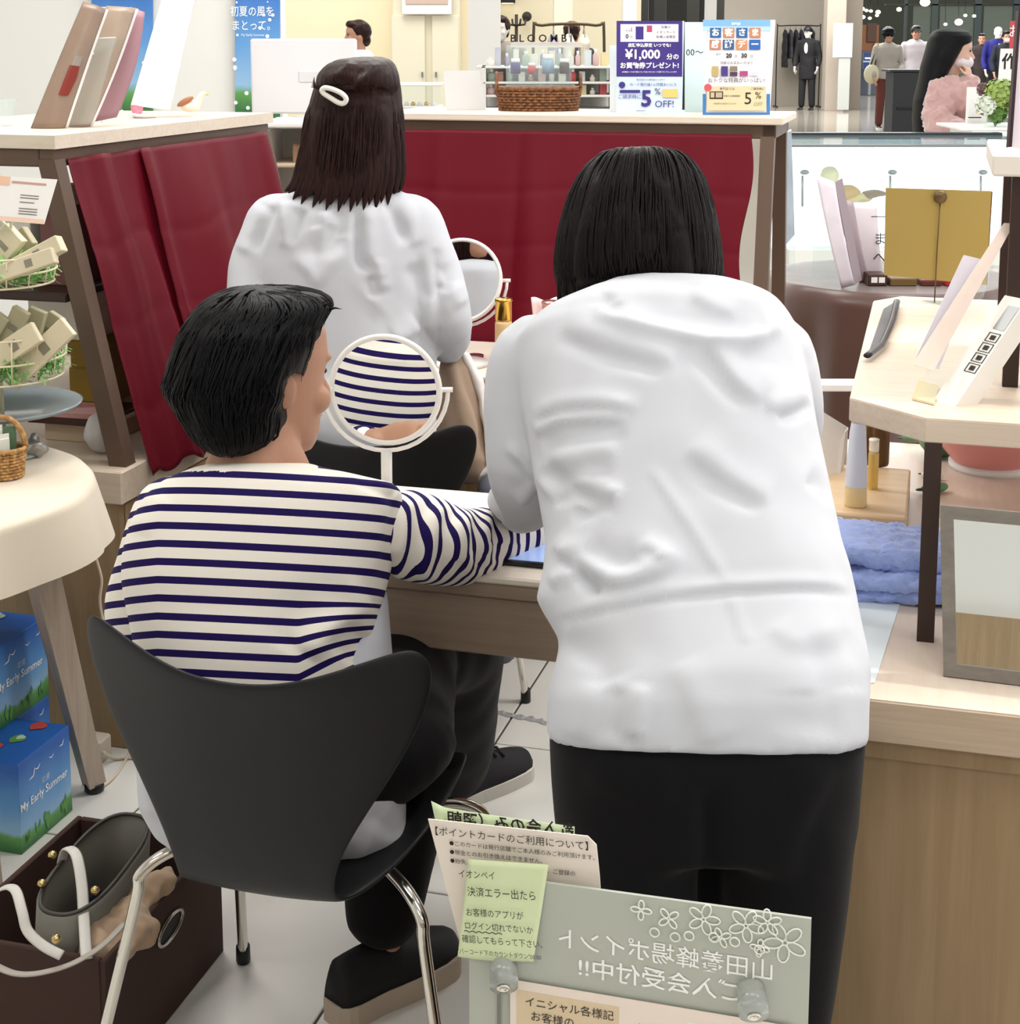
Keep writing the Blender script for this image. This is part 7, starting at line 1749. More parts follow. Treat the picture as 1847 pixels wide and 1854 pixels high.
wall_poster('blue summer poster beside the cream shop wall', 426, 507, -70, 400, True)
wp1 = wall_poster('blue summer poster half hidden by the brown brochures', 166, 277, -110, 400, True)
# white monitor back on a stand in the gap between the counters
mo = thing('monitor', 'back of a white monitor on a white stand behind the counters', 'monitor', Vector((P(550, 200, 5.3).x, 5.3, 0)), 0)
vbox('screen_back', 456, 645, 70, 206, 5.2, .03, mat('white_plastic', '#e6e3e6', .4), mo, .006); vbox('vent_plate', 540, 600, 128, 150, 5.195, .01, mat('white_plastic2', '#dcdadb', .4), mo)
tube('post', [Vector((P(545, 200, 5.25).x, 5.25, .02)), Vector((P(545, 200, 5.25).x, 5.25, 1.25))], .03, mat('white_plastic', '#e6e3e6', .4), mo, 16, world=True); box('foot', -.18, .18, -.15, .15, 0, .02, mat('white_plastic', '#e6e3e6', .4), mo, .004)
sd_ = thing('side_desk', 'white side desk with small goods behind the gap of the counters', 'desk', Vector((P(530, 300, 4.75).x, 4.8, 0)), 0)
vbox('top', 470, 600, 222, 232, 4.7, .35, M_white, sd_); vbox('side', 474, 486, 232, 958, 4.72, .3, M_white, sd_); vbox('side', 588, 598, 232, 958, 4.72, .3, M_white, sd_); vbox('shelf', 486, 588, 296, 304, 4.75, .28, mat('beige_shelf', '#cdb8a0', .6), sd_); vbox('back', 486, 588, 232, 800, 5.0, .02, M_white, sd_)
for k, (x0, y1, c) in enumerate(((530, 296, '#c99f83'), (540, 296, '#d9c7b4'))): 
    t = thing('carton', ('tan carton on the white side desk shelf', 'cream carton on the white side desk shelf')[k], 'box', P(x0, y1, 4.8), 0); vbox('carton', x0, x0 + 9, 262, y1, 4.8, .06, flat('tan%d' % k, c), t); vbox('flap', x0, x0 + 9, 261, 262, 4.8, .06, flat('tan%d' % k, c), t, 0)

# --- generic standing figure
def figure(label, foot, hgt, yaw, top_c, leg_c, hair_c, cat='person', hs=1.0, cap=None, mask=False, skin=None, arms='down', mann=False, pose=None, long_coat=False, vox=.016, neckpiece=None):
    t = thing('mannequin' if mann else 'person', label, 'mannequin' if mann else cat, foot, 0)
    k = hgt / 1.68; F = Vector(foot); R = Matrix.Rotation(-yaw, 3, 'Z')
    def L(x, y, z): return F + R @ Vector((x * k, y * k, z * k))
    sk = M_skin if not mann else mat('mannequin_white', '#d9d6d0', .4)
    hp, HM = head_parts(L(0, .02, 1.565), yaw, 0, 0, k)
    neck = limb([L(0, 0, 1.36), L(0, .01, 1.50)], [.052 * k, .05 * k])
    def tors(g, z0=.88, z1=1.43):
        v, f = [], []; rows = [(z0, .165, .115), (z0 + .1, .165, .11), (1.10, .15, .10), (1.25, .175, .115), (1.36, .185, .105), (1.41, .14, .085), (z1 + .02, .07, .06)]
        n = 24
        for z, w, d in rows:
            for q in range(n):
                a = 2 * pi * q / n; v.append(L((w + g) * cos(a), (d + g) * sin(a), z))
        for i in range(len(rows) - 1):
            for q in range(n): q2 = (q + 1) % n; f.append([i * n + q, i * n + q2, (i + 1) * n + q2, (i + 1) * n + q])
        f.append(list(range(n))[::-1]); f.append([(len(rows) - 1) * n + q for q in range(n)]); return v, f
    armp = []
    for s in (-1, 1):
        el = L(s * .25, .0, 1.08); wr = L(s * .24, .10, .86)
        if arms == 'bag' and s < 0: wr = L(s * .16, .22, .98)
        if arms == 'phone' and s > 0: el, wr = L(s * .26, .12, 1.12), L(s * .13, .20, 1.42)
        armp.append((L(s * .19, 0, 1.36), el, wr, s))
    body = hp + [neck, tors(-.03)]
    for a, e, w, s in armp: body += [limb([a, e, w], [.04 * k, .034 * k, .026 * k])] + hand_parts(w, (w - e), R @ Vector((-s, 0, 0)), -s, .3, k)
    for s in (-1, 1): body.append(limb([L(s * .09, 0, .86), L(s * .10, .01, .46), L(s * .11, 0, .07)], [.07 * k, .05 * k, .035 * k]))
    wear('body', sculpt(body, .009, 2, 'body'), sk, t)
    tp = [tors(.018, .62 if long_coat else .84)] + [limb([a, e, e.lerp(w, .8)], [.058 * k, .055 * k, .048 * k]) for a, e, w, s in armp]
    me = sculpt(tp, vox, 4, 'jacket'); ruffle(me, .008, 8, seedn=hgt); wear('jacket', me, top_c, t)
    lp = [limb([L(s * .085, 0, .86), L(s * .10, .01, .46), L(s * .11, 0, .10)], [.095 * k, .075 * k, .065 * k]) for s in (-1, 1)]
    wear('trousers', sculpt(lp + [ball(L(0, 0, .86), .16 * k, .11 * k, .10 * k)], vox, 4, 'trousers'), leg_c, t)
    for s in (-1, 1):
        a, b = L(s * .11, -.07, 0), L(s * .12, .17, 0); shoe(t, (a.x, a.y, F.z), (b.x, b.y, F.z), .045, M_black, M_paper if not mann else M_black, 'dark shoe', .02, .06)
    if hair_c is not None:
        hb_ = [ball(HM @ V3(0, -.018, .035), .086 * k * hs, .098 * k * hs, .092 * k * hs, 20, HM.to_3x3()), ball(HM @ V3(0, .045, .085), .07 * k * hs, .05 * k * hs, .035 * k * hs, 16, HM.to_3x3()), ball(HM @ V3(0, -.06, -.03), .07 * k, .05 * k, .06 * k, 16, HM.to_3x3())]
        me = sculpt(hb_, .008, 2, 'hair'); ruffle(me, .008, 24, seedn=hgt); wear('hair', me, hair_c, t)
    if cap is not None:
        v, f = ball(HM @ V3(0, -.005, .055), .088 * k, .10 * k, .075 * k, 20, HM.to_3x3()); c_ = mesh_obj('cap', v, f, cap, t, True, smooth=True)
        v, f = ball(HM @ V3(0, .115, .045), .065 * k, .06 * k, .008 * k, 16, HM.to_3x3()); mesh_obj('visor', v, f, cap, c_, True, smooth=True)
    if mask:
        v, f = ball(HM @ V3(0, .072, -.055), .062 * k, .042 * k, .045 * k, 18, HM.to_3x3()); mesh_obj('face_mask', v, f, mat('white_mask', '#e6e0e4', .7), t, True, smooth=True)
    if not mann:
        for s in (-1, 1):
            v, f = ball(HM @ V3(s * .03, .083, .006), .013 * k, .008 * k, .007 * k, 10, HM.to_3x3()); mesh_obj('eye', v, f, M_eye, t, True, smooth=True)
    if neckpiece is not None:
        v, f = ball(L(0, .105, 1.25), .05 * k, .04 * k, .12 * k, 14); mesh_obj('shirt_front', v, f, neckpiece, t, True, smooth=True)
    return t, L
def gnd(x, y): return PZ(x, y, 0.0)
cl = lambda n, c, **k: mat(n, c, .8, bump=.1, **k)
p_, L = figure('walking person in a pale grey jacket and rust trousers with a tote bag', gnd(1602, 233), 1.72, pi - .05, cl('pale_grey_jacket', '#a09a90'), cl('rust_trousers', '#5c2d24'), M_hairblk, arms='bag', hs=1.28)
tote = thing('tote_bag', 'cream tote bag held by the person in rust trousers', 'bag', L(.27, .04, .75), 0)
v, f = ball(L(.27, .05, .92), .14, .05, .17, 18); mesh_obj('bag_body', v, f, cl('cream_canvas', '#c9c2a6'), tote, True, smooth=True); tube('strap', [L(.22, .05, 1.05), L(.17, .03, 1.42), L(.30, .05, 1.05)], .012, M_black, tote, 8, world=True)
figure('person in a black cap and white hoodie behind the grey jacket', gnd(1652, 222), 1.78, pi, cl('white_hoodie', '#b9b1b6'), cl('black_trousers', '#141416'), M_hairblk, cap=M_black)
figure('person in a black jacket facing the camera behind the long haired woman', gnd(1700, 240), 1.68, pi + .4, cl('black_jacket', '#0e0d12'), cl('black_trousers', '#141416'), M_hairblk)
figure('far person in a dark coat with a white face mask', gnd(1815, 210), 1.70, pi, cl('navy_coat', '#161a26'), cl('black_trousers', '#141416'), M_hairblk, mask=True, long_coat=True)
figure('far person in a dark coat walking behind the long haired woman', gnd(1772, 205), 1.66, pi + .3, cl('brown_coat', '#2b211f'), cl('black_trousers', '#141416'), M_hairblk, long_coat=True)
figure('mannequin in a blue jacket and white shirt', gnd(1800, 208), 1.80, pi, cl('royal_blue_jacket', '#1c1c6e'), cl('navy_trousers', '#10131f'), None, mann=True, neckpiece=M_paper)
figure('mannequin in a long black coat and cap by the clothes rail', Vector((P(1463, 100, 34.6).x, 34.6, 0)), 1.82, pi + .5, cl('black_coat', '#0f0e13'), cl('black_trousers', '#141416'), None, mann=True, cap=M_black, long_coat=True, neckpiece=M_paper)
figure('person with brown hair in a bun behind the monitor', Vector((P(652, 70, 12.4).x, 12.4, 0)), 1.66, pi + 1.3, cl('white_uniform', '#e6e2dc'), cl('grey_trousers', '#77726c'), M_hairbrn)
figure('mannequin in a grey shawl beside the white pillar', Vector((P(908, 70, 15.5).x, 15.5, 0)), 1.74, pi + .3, cl('grey_shawl', '#8d8580'), cl('grey_trousers', '#77726c'), hair_mat('wig_hair', '#1c0f0d', '#3a2019'), mann=True)
figure('person in a brown hat by the far clothes rail', Vector((P(1035, 70, 16.5).x, 16.5, 0)), 1.70, 0.2, cl('dark_violet_coat', '#3a3440'), cl('black_trousers', '#141416'), M_hairbrn, cap=mat('brown_hat', '#7a4a30', .7))

# --- clothes rails
def rail(label, x0, x1, Y, ytop, garments, m, zr=None):
    a, b = P(x0, ytop, Y), P(x1, ytop, Y); z = a.z
    t = thing('clothes_rail', label, 'clothes rail', Vector(((a.x + b.x) / 2, Y, 0)), 0)
    pts = smooth_path([(a.x, Y, .02), (a.x, Y, z - .12), (a.x + .08, Y, z), (b.x - .08, Y, z), (b.x, Y, z - .12), (b.x, Y, .02)], 5)
    tube('frame', pts, .014, m, t, 8, world=True)
    for x in (a.x, b.x): box('foot', x - .02, x + .02, Y - .25, Y + .25, 0, .03, m, t, .004, world=True)
    n = len(garments)
    for i, (c, w, h, lb) in enumerate(garments):
        x = a.x + .12 + (b.x - a.x - .24) * (i + .5) / n
        g = thing('garment', lb, 'garment', Vector((x, Y, z - .03)), 0)
        tube('hanger', [(-.0, 0, .04), (0, .0, 0), (0, -.2, -.08)], .006, M_steel, g, 6); tube('hanger', [(0, 0, 0), (0, .2, -.08)], .006, M_steel, g, 6)
        hw_ = min(.075, (b.x - a.x - .24) / n * .46); me = sculpt([tube_vf([Vector((x, Y, z - .08)), Vector((x, Y, z - .17)), Vector((x, Y, z - .5)), Vector((x, Y, z - .14 - h))], [(.025, .05), (hw_ * .8, .2), (hw_, .23), (hw_, .25)], 18)], .012, 2, 'cloth'); ruffle(me, .015, 9, seedn=i); wear('cloth', me, cl('garment_%s' % c, c), g)
    return t
rail('black clothes rail by the concrete wall', 1408, 1486, 36, 47, [('#101015', .2, .8, 'black long coat on the clothes rail by the concrete wall, first from the rail end'), ('#2a2a30', .2, .6, 'grey short coat on the clothes rail by the concrete wall'), ('#17171d', .2, .75, 'ink black coat on the clothes rail by the concrete wall'), ('#1a1a22', .2, .7, 'charcoal coat on the clothes rail by the concrete wall'), ('#22202a', .2, .6, 'dark plum coat on the clothes rail by the concrete wall'), ('#0c0c10', .22, .9, 'black wide coat on the clothes rail beside the capped mannequin')], M_black)
rail('thin brown clothes rail in the cream shop', 966, 1094, 15, 46, [('#9a93a8', .16, .5, 'lilac blouse on the thin rail in the cream shop'), ('#e2dccb', .16, .5, 'ivory blouse on the thin rail in the cream shop'), ('#cfc6b4', .16, .5, 'beige blouse on the thin rail in the cream shop')], mat('bronze_rail', '#4b4030', .4, .5))
cst = thing('coat_stand', 'dark coat stand with short arms in the cream shop', 'coat stand', Vector((P(935, 60, 17.3).x, 17.3, 0)), 0)
zt = P(935, 26, 17.3).z
tube('pole', [(0, 0, .02), (0, 0, zt)], .018, mat('dark_iron', '#2d261f', .5), cst, 8); lathe('foot', [(.001, 0), (.2, 0), (.2, .02), (.03, .05), (.001, .05)], mat('dark_iron', '#2d261f', .5), cst, 20)
for k in range(4): a = pi / 2 * k + .4; tube('arm', [(0, 0, zt - .12), (.10 * cos(a), .10 * sin(a), zt - .11), (.12 * cos(a), .12 * sin(a), zt - .05)], .012, mat('dark_iron', '#2d261f', .5), cst, 8)
ht = thing('wall_sconce', 'dark flower shaped wall lamp in the cream shop', 'lamp', P(954, 30, 18.9), 0)
v, f = ball(P(954, 30, 18.8), .06, .06, .06, 12); mesh_obj('shade', v, f, mat('dark_iron', '#2d261f', .5), ht, True, smooth=True); v, f = tube_vf([P(954, 30, 18.8), P(950, 36, 19.0)], .02, 8); mesh_obj('bracket', v, f, mat('dark_iron', '#2d261f', .5), ht, True)
sc_ = thing('spot_lamp', 'black lamp box on the cream shop wall', 'lamp', P(918, 4, 18.9), 0)
vbox('housing', 904, 933, -10, 5, 18.7, .25, M_black, sc_); vbox('lens', 908, 929, 4, 6, 18.75, .2, mat('lamp_lens', '#fff2cc', .3, emit='#fff2cc', estr=2), sc_)

# --- white display shelving with goods behind the rear counter
shf = thing('display_shelf', 'white tiered display shelving with small goods behind the rear counter', 'shelf', Vector((P(985, 200, 9.2).x, 9.4, 0)), 0)
for (x0, x1, y) in ((862, 1112, 120), (874, 1112, 148), (880, 1112, 172), (866, 1112, 198)): vbox('shelf_board', x0, x1, y, y + 4, 9.0, .45, M_white, shf)
vbox('back_panel', 872, 1112, 118, 560, 9.45, .03, M_white, shf); vbox('upright', 872, 880, 120, 560, 9.0, .4, M_white, shf); vbox('upright', 1106, 1112, 120, 560, 9.0, .4, M_white, shf); vbox('base_cabinet', 868, 1112, 202, 620, 9.0, .45, M_creamc, shf)
random.seed(8)
cols = ['#efeae0', '#e6e0d2', '#d9b9b4', '#c7c9d4', '#b98a7c', '#e9d9a6', '#8e86a6', '#d8e2e2', '#9fb0a0', '#c85a60']
nm_ = ['ivory', 'cream', 'blush', 'grey blue', 'brown', 'pale yellow', 'violet', 'ice', 'sage', 'red']
row_n = ['top', 'second', 'third']
for r_, (yb, n) in enumerate(((120, 14), (148, 12), (172, 12))):
    for k in range(n):
        x0 = 880 + (1104 - 880) * k / n + random.uniform(0, 3); w = random.uniform(9, 15); h = random.uniform(12, 26) if r_ else random.uniform(14, 34); ci = random.randrange(10)
        t = thing('carton' if k % 2 else 'bottle', '%s %s on the %s board of the white display shelving' % (nm_[ci], 'carton' if k % 2 else 'bottle', row_n[r_]), 'box' if k % 2 else 'bottle', P(x0 + w / 2, yb, 9.1), 0, 'goods on the white display shelving')
        a = P(x0, yb, 9.1); b = P(x0 + w, yb - h, 9.1)
        if k % 2: box('carton', a.x, b.x, 9.1, 9.2, a.z, b.z, flat('goods_%d' % ci, cols[ci]), t, .003, world=True); box('flap', a.x, b.x, 9.1, 9.2, b.z, b.z + .002, M_paper, t, 0, world=True)
        else:
            r = (b.x - a.x) / 2; hh = b.z - a.z
            lathe('body', [(.001, 0), (r, 0), (r, hh * .65), (r * .5, hh * .75), (.001, hh * .75)], flat('goods_%d' % ci, cols[ci]), t, 14); lathe('cap', [(.001, hh * .75), (r * .5, hh * .75), (r * .5, hh), (.001, hh)], M_paper, t, 12)
sg = thing('shop_sign', 'sign board with dark capital letters above the white display shelving', 'sign', P(975, 84, 9.3), 0)
vbox('board', 925, 1055, 76, 86, 9.3, .02, mat('blush_board', '#ded5ce', .5), sg); lettering('B L O O M B I', .062, M_ink, sg, Matrix.Translation(P(980, 70, 9.28)) @ Matrix.Rotation(pi / 2, 4, 'X'), bold=.001)
for x in (930, 1050): tube('post', [P(x, 118, 9.31), P(x, 84, 9.31)], .006, M_steel, sg, 6, world=True)
# low glass case in the cream shop
gcs = thing('glass_case', 'low glass showcase in front of the cream cabinet', 'showcase', Vector((P(755, 200, 12.4).x, 12.4, 0)), 0)
vbox('base', 712, 800, 196, 480, 12.2, .5, M_creamc, gcs); vbox('front_glass', 714, 798, 155, 196, 12.2, .01, M_acryl, gcs); vbox('top_rail', 712, 800, 152, 156, 12.2, .5, M_white, gcs); vbox('display_floor', 714, 798, 193, 196, 12.2, .45, M_white, gcs)
random.seed(2)
for k in range(6):
    t = thing('trinket', 'small bright trinket in the low glass showcase', 'trinket', P(724 + 12 * k, 193, 12.4), 0, 'trinkets in the low glass showcase'); v, f = ball(P(724 + 12 * k, 188, 12.4), .02, .02, .018, 10); mesh_obj('bead', v, f, (M_gold, M_paper)[k % 2], t, True, smooth=True); v, f = ball(P(724 + 12 * k, 192, 12.4), .022, .022, .006, 10); mesh_obj('pad', v, f, M_paper, t, True, smooth=True)

# --- dark shop entrance frames
for k, (x0, x1, lb) in enumerate(((1150, 1162, 'dark metal door post of the dark shop, next to the white pillar'), (1172, 1186, 'dark metal door post of the dark shop, second from the white pillar'), (1204, 1246, 'wide black door leaf of the dark shop'), (1264, 1280, 'dark metal door post of the dark shop, next to the slim pillar'))):
    t = thing('door_post', lb, 'door post', Vector((P(x0, 100, 28).x, 28, 0)), 0); vbox('post', x0, x1, -120, 226, 28, .1, M_black, t); vbox('strip', x0 + 1, x1 - 1, -120, 226, 27.98, .02, M_dark, t)
# --- glass shop front far right
gf = thing('storefront', 'dark glazed shop front with black mullions and hanging lamps', 'shop front', Vector((P(1700, 100, 46).x, 46, 0)), 0)
for x0, x1 in ((1638, 1648), (1693, 1696), (1771, 1775), (1838, 1846)): vbox('mullion', x0, x1, -200, 168, 46, .15, mat('slate_mullion', '#2b3838', .5), gf)
vbox('transom', 1604, 1900, 7, 10, 46, .15, M_black, gf); vbox('transom', 1646, 1900, 34, 35, 46.3, .1, mat('slate_mullion', '#2b3838', .5), gf)
vbox('pane', 1648, 1693, 10, 168, 46.05, .02, clear('dark_glass', '#aeb8ac', .05, .8), gf); vbox('pane', 1696, 1771, 10, 168, 46.05, .02, clear('dark_glass', '#aeb8ac', .05, .8), gf); vbox('pane', 1775, 1838, 10, 168, 46.05, .02, clear('dark_glass', '#aeb8ac', .05, .8), gf)
wn = thing('wood_kiosk', 'warm brown wooden kiosk far behind the grey jacket', 'kiosk', Vector((P(1580, 100, 44).x, 44, 0)), 0)
vbox('panel', 1556, 1592, 45, 92, 44, .2, mat('warm_brown', '#6a4220', .6), wn); vbox('shelf', 1584, 1604, 78, 86, 43.9, .3, mat('tan_shelf', '#a98b5a', .6), wn); vbox('niche', 1570, 1588, 42, 76, 43.95, .05, mat('dark_niche', '#3b2314', .6), wn); vbox('plinth', 1556, 1604, 92, 172, 44, .3, mat('blue_grey_plinth', '#3d4450', .5), wn)
bs = thing('screen_sign', 'small blue sign below the wooden kiosk', 'sign', P(1575, 125, 43.5), 0); vbox('face', 1563, 1588, 96, 126, 43.5, .08, mat('navy_sign', '#1b2f62', .4), bs); vbox('stand', 1572, 1578, 126, 172, 43.52, .05, M_steel, bs); vbox('stripe', 1566, 1585, 104, 107, 43.48, .02, M_paper, bs); vbox('stripe', 1563, 1588, 110, 113, 43.48, .02, mat('pale_stripe', '#8fa3c4', .4), bs)
M_lampg = mat('lamp_glow', '#fff3d6', .3, emit='#ffe9bf', estr=3.0)
for k, (x, y, r) in enumerate(((1562, 16, .06), (1569, 19, .05), (1577, 20, .05), (1590, 22, .07), (1588, 28, .05), (1563, 31, .06), (1575, 33, .05), (1628, 17, .07), (1736, 40, .11), (1748, 28, .05), (1764, 29, .05), (1558, 57, .05), (1675, 4, .14), (1712, 44, .05))):
    t = thing('pendant_lamp', 'small glowing pendant lamp in the far glazed shop', 'lamp', P(x, y, 42), 0, 'pendant lamps in the far shop'); v, f = ball(P(x, y, 42), r, r, r * .8, 12); mesh_obj('globe', v, f, M_lampg, t, True, smooth=True); tube('cord', [P(x, y, 42), P(x, -120, 42)], .008, M_black, t, 6, world=True)
# --- dark kiosk block, sign board
dkx = thing('dark_terminal', 'dark grey terminal block standing behind the glass showcase', 'terminal', gnd(1650, 262), 0)
Yk = gnd(1650, 262).y
vbox('body', 1614, 1690, 130, 262, Yk, .5, mat('charcoal_metal', '#2a2c2d', .5), dkx, .01); vbox('top', 1612, 1692, 126, 130, Yk - .02, .55, mat('charcoal_metal2', '#34383a', .4), dkx); vbox('slot', 1624, 1660, 194, 198, Yk - .02, .03, M_black, dkx)
sgb = thing('notice_board', 'tall white notice board on the beige pillar', 'board', Vector((P(1525, 100, 33.5).x, 33.5, 0)), 0)
vbox('board', 1508, 1545, 42, 104, 33.5, .06, mat('pale_board2', '#b9c2c0', .4), sgb); vbox('pole', 1516, 1540, 104, 199, 33.52, .05, mat('pale_board3', '#a9aca8', .5), sgb)

# --- glass food showcase
Yc0 = 6.9
fc = thing('food_showcase', 'bright glass food showcase with steel top behind the brown table', 'showcase', Vector((P(1600, 300, Yc0).x, Yc0, 0)), 0)
xa, xb = 1428, 1905
vbox('base', xa, xb, 480, 760, Yc0, .8, M_white, fc); vbox('front_ledge', xa, xb, 452, 482, Yc0 - .03, .12, mat('pale_ledge', '#dcdcd4', .4), fc)
vbox('front_glass', xa, xb, 266, 455, Yc0, .012, clear('showcase_glass', '#f8fcfc', .02, .93), fc)
vbox('top_rail', xa, xb, 262, 267, Yc0 - .01, .03, M_steel, fc)
zt_ = P(1600, 262, Yc0).z
Yr = Yc0 + .75
box('top_glass', P(xa, 262, Yc0).x, P(xb, 262, Yc0).x, Yc0, Yr, zt_ - .012, zt_, clear('top_glass', '#c4d0d2', .02, .55), fc, 0, world=True)
box('rear_rail', P(xa, 262, Yc0).x, P(xb, 262, Yc0).x, Yr - .05, Yr + .02, zt_ - .02, zt_ + .012, mat('dark_steel', '#3a4246', .3, .6), fc, .003, world=True)
vbox('shelf_glass', xa, xb, 372, 376, Yc0 + .25, .45, clear('shelf_glass', '#f4fafa', .02, .8), fc)
box('lit_back', P(xa, 262, Yc0).x, P(xb, 262, Yc0).x, Yr - .06, Yr - .03, .50, zt_ - .02, mat('lit_panel', '#f4fafb', .5, emit='#f4fbfd', estr=1.1), fc, 0, world=True)
box('lamp_bar', P(xa, 262, Yc0).x, P(xb, 262, Yc0).x, Yc0 + .03, Yc0 + .06, zt_ - .04, zt_ - .014, mat('lamp_bar', '#f4fbff', .5, emit='#f0faff', estr=3.0), fc, 0, world=True)
for k, x in enumerate((1453, 1612, 1776)):
    t = thing('price_clip', ('chrome price clip on the showcase near the counter post', 'chrome price clip in the middle of the showcase', 'chrome price clip on the showcase behind the gold card')[k], 'clip', P(x, 455, Yc0 + .3), 0)
    tube('rod', [P(x, 374, Yc0 + .3), P(x, 318, Yc0 + .3)], .005, M_steel, t, 8, world=True); v, f = ball(P(x + 4, 312, Yc0 + .3), .022, .01, .012, 12); mesh_obj('jaw', v, f, M_steel, t, True, smooth=True)
for k, (x0, x1, y0, y1, c, lb) in enumerate(((1484, 1520, 300, 345, '#efe3b4', 'pale yellow paper bag in the bright showcase'), (1510, 1560, 335, 362, '#d2a45c', 'golden bread loaf in the bright showcase'), (1528, 1580, 350, 366, '#e4c98c', 'flat cream coloured pastry in the bright showcase'), (1560, 1606, 344, 358, '#8d6a44', 'brown wooden tongs lying in the bright showcase'))):
    t = thing('pastry', lb, 'pastry' if k else 'bag', P((x0 + x1) / 2, y1, Yc0 + .35), 0); a, b = P(x0, y1, Yc0 + .35), P(x1, y0, Yc0 + .35)
    me = sculpt([ball((a + b) / 2, (b.x - a.x) / 2, .05, (b.z - a.z) / 2, 18), ball((a * .7 + b * .3), (b.x - a.x) / 3.2, .055, (b.z - a.z) / 3, 14)], .006, 2, 'crust'); ruffle(me, .008, 25, seedn=k); wear('crust', me, mat('pastry_%d' % k, c, .6), t)

# --- woman in the pink fluffy sweater
def pink():
    Y = 8.7
    base = Vector((P(1715, 200, Y).x, Y, 0))
    t = thing('person', 'person in a fluffy pink sweater with long black hair and face mask', 'person', base, 0)
    M_pink = mat('fluffy_pink', '#c29a95', .95, sheen=.8, bump=.9, bscale=90)
    tor = pxloft([(140, 1700, 1735, Y, .06), (148, 1690, 1738, Y, .10), (160, 1680, 1742, Y, .13), (185, 1670, 1745, Y, .15), (215, 1664, 1748, Y, .16), (250, 1662, 1750, Y, .16), (300, 1664, 1752, Y, .16), (420, 1668, 1750, Y, .15)], 36, 2.2)
    armr = limb([P(1715, 160, Y - .1), P(1752, 186, Y - .16), P(1760, 190, Y - .18), P(1758, 165, Y - .15), P(1757, 146, Y - .12)], [.075, .075, .07, .06, .045], 18)
    arml = limb([P(1705, 170, Y - .12), P(1700, 225, Y - .2), P(1745, 236, Y - .28), P(1775, 232, Y - .3)], [.085, .08, .06, .04], 18)
    me = sculpt([tor, armr, arml], .014, 3, 'sweater'); ruffle(me, .02, 22, seedn=1.0); ruffle(me, .012, 60, seedn=2.0); wear('sweater', me, M_pink, t)
    hc = P(1728, 92, Y); hp, HM = head_parts(hc, radians(104), radians(-4), 0, 1.0)
    neck = limb([P(1722, 118, Y), P(1716, 150, Y)], [.05, .055])
    h1 = hand_parts(P(1757, 142, Y - .12), V3(-.2, .3, 1), V3(-.6, .6, 0), 1, .7, .72); h2 = hand_parts(P(1775, 232, Y - .3), V3(1, -.1, 0), V3(0, 0, -1), 1, .4)
    trunk = limb([P(1716, 150, Y), P(1710, 260, Y), P(1710, 420, Y)], [.07, .11, .1])
    legs = [limb([Vector((base.x + s * .09, Y, .75)), Vector((base.x + s * .1, Y, .42)), Vector((base.x + s * .1, Y, .07))], [.07, .05, .035]) for s in (-1, 1)]
    me = sculpt(hp + [neck, trunk] + h1 + h2 + legs, .006, 2, 'body'); wear('body', me, mat('fair_skin', '#d2ac98', .5, sub=.1), t)
    for s in (-1, 1):
        v, f = ball(HM @ V3(s * .03, .083, .006), .012, .008, .006, 12, HM.to_3x3()); mesh_obj('eye', v, f, M_eye, t, True, smooth=True)
    me = sculpt([ball(HM @ V3(0, .046, -.058), .069, .066, .047, 20, HM.to_3x3())], .004, 1, 'face_mask'); wear('face_mask', me, mat('lilac_mask', '#e2dadf', .8), t)
    hr = pxloft([(52, 1702, 1740, Y, .04), (57, 1690, 1753, Y, .085), (66, 1684, 1760, Y, .105), (76, 1680, 1758, Y, .108), (85, 1678, 1744, Y - .005, .108), (100, 1674, 1734, Y - .01, .108), (120, 1668, 1722, Y - .01, .105), (145, 1664, 1708, Y - .02, .10), (180, 1656, 1694, Y - .03, .11), (215, 1654, 1684, Y - .03, .11), (245, 1656, 1680, Y - .03, .10)], 60, 2.2)
    me = sculpt([hr], .007, 2, 'hair')
    co = get_co(me); f_ = np.array(HM.to_3x3() @ V3(0, 1, 0))[:2]; d = co[:, :2] - np.array(hc)[:2]; r = np.linalg.norm(d, axis=1) + 1e-6; cs = (d @ (f_ / np.linalg.norm(f_))) / r
    k = np.clip((cs - .5) / .25, 0, 1) * np.clip((hc.z + .035 - co[:, 2]) / .02, 0, 1) * (co[:, 2] > hc.z - .14); co[:, :2] = np.array(hc)[:2] + d * (1 - .5 * k)[:, None]; set_co(me, co)
    wear('hair', me, M_hairblk, t, 'long black hair')
    lp = [limb([Vector((base.x + s * .085, Y, .80)), Vector((base.x + s * .1, Y, .42)), Vector((base.x + s * .1, Y, .10))], [.10, .075, .06]) for s in (-1, 1)]
    wear('trousers', sculpt(lp, .012, 3, 'trousers'), M_blackcloth, t)
    for s in (-1, 1): shoe(t, (base.x + s * .1 - .05, Y, 0), (base.x + s * .1 + .18, Y + .03, 0), .045, M_black, M_black, 'black shoe', .02, .06)
pink()
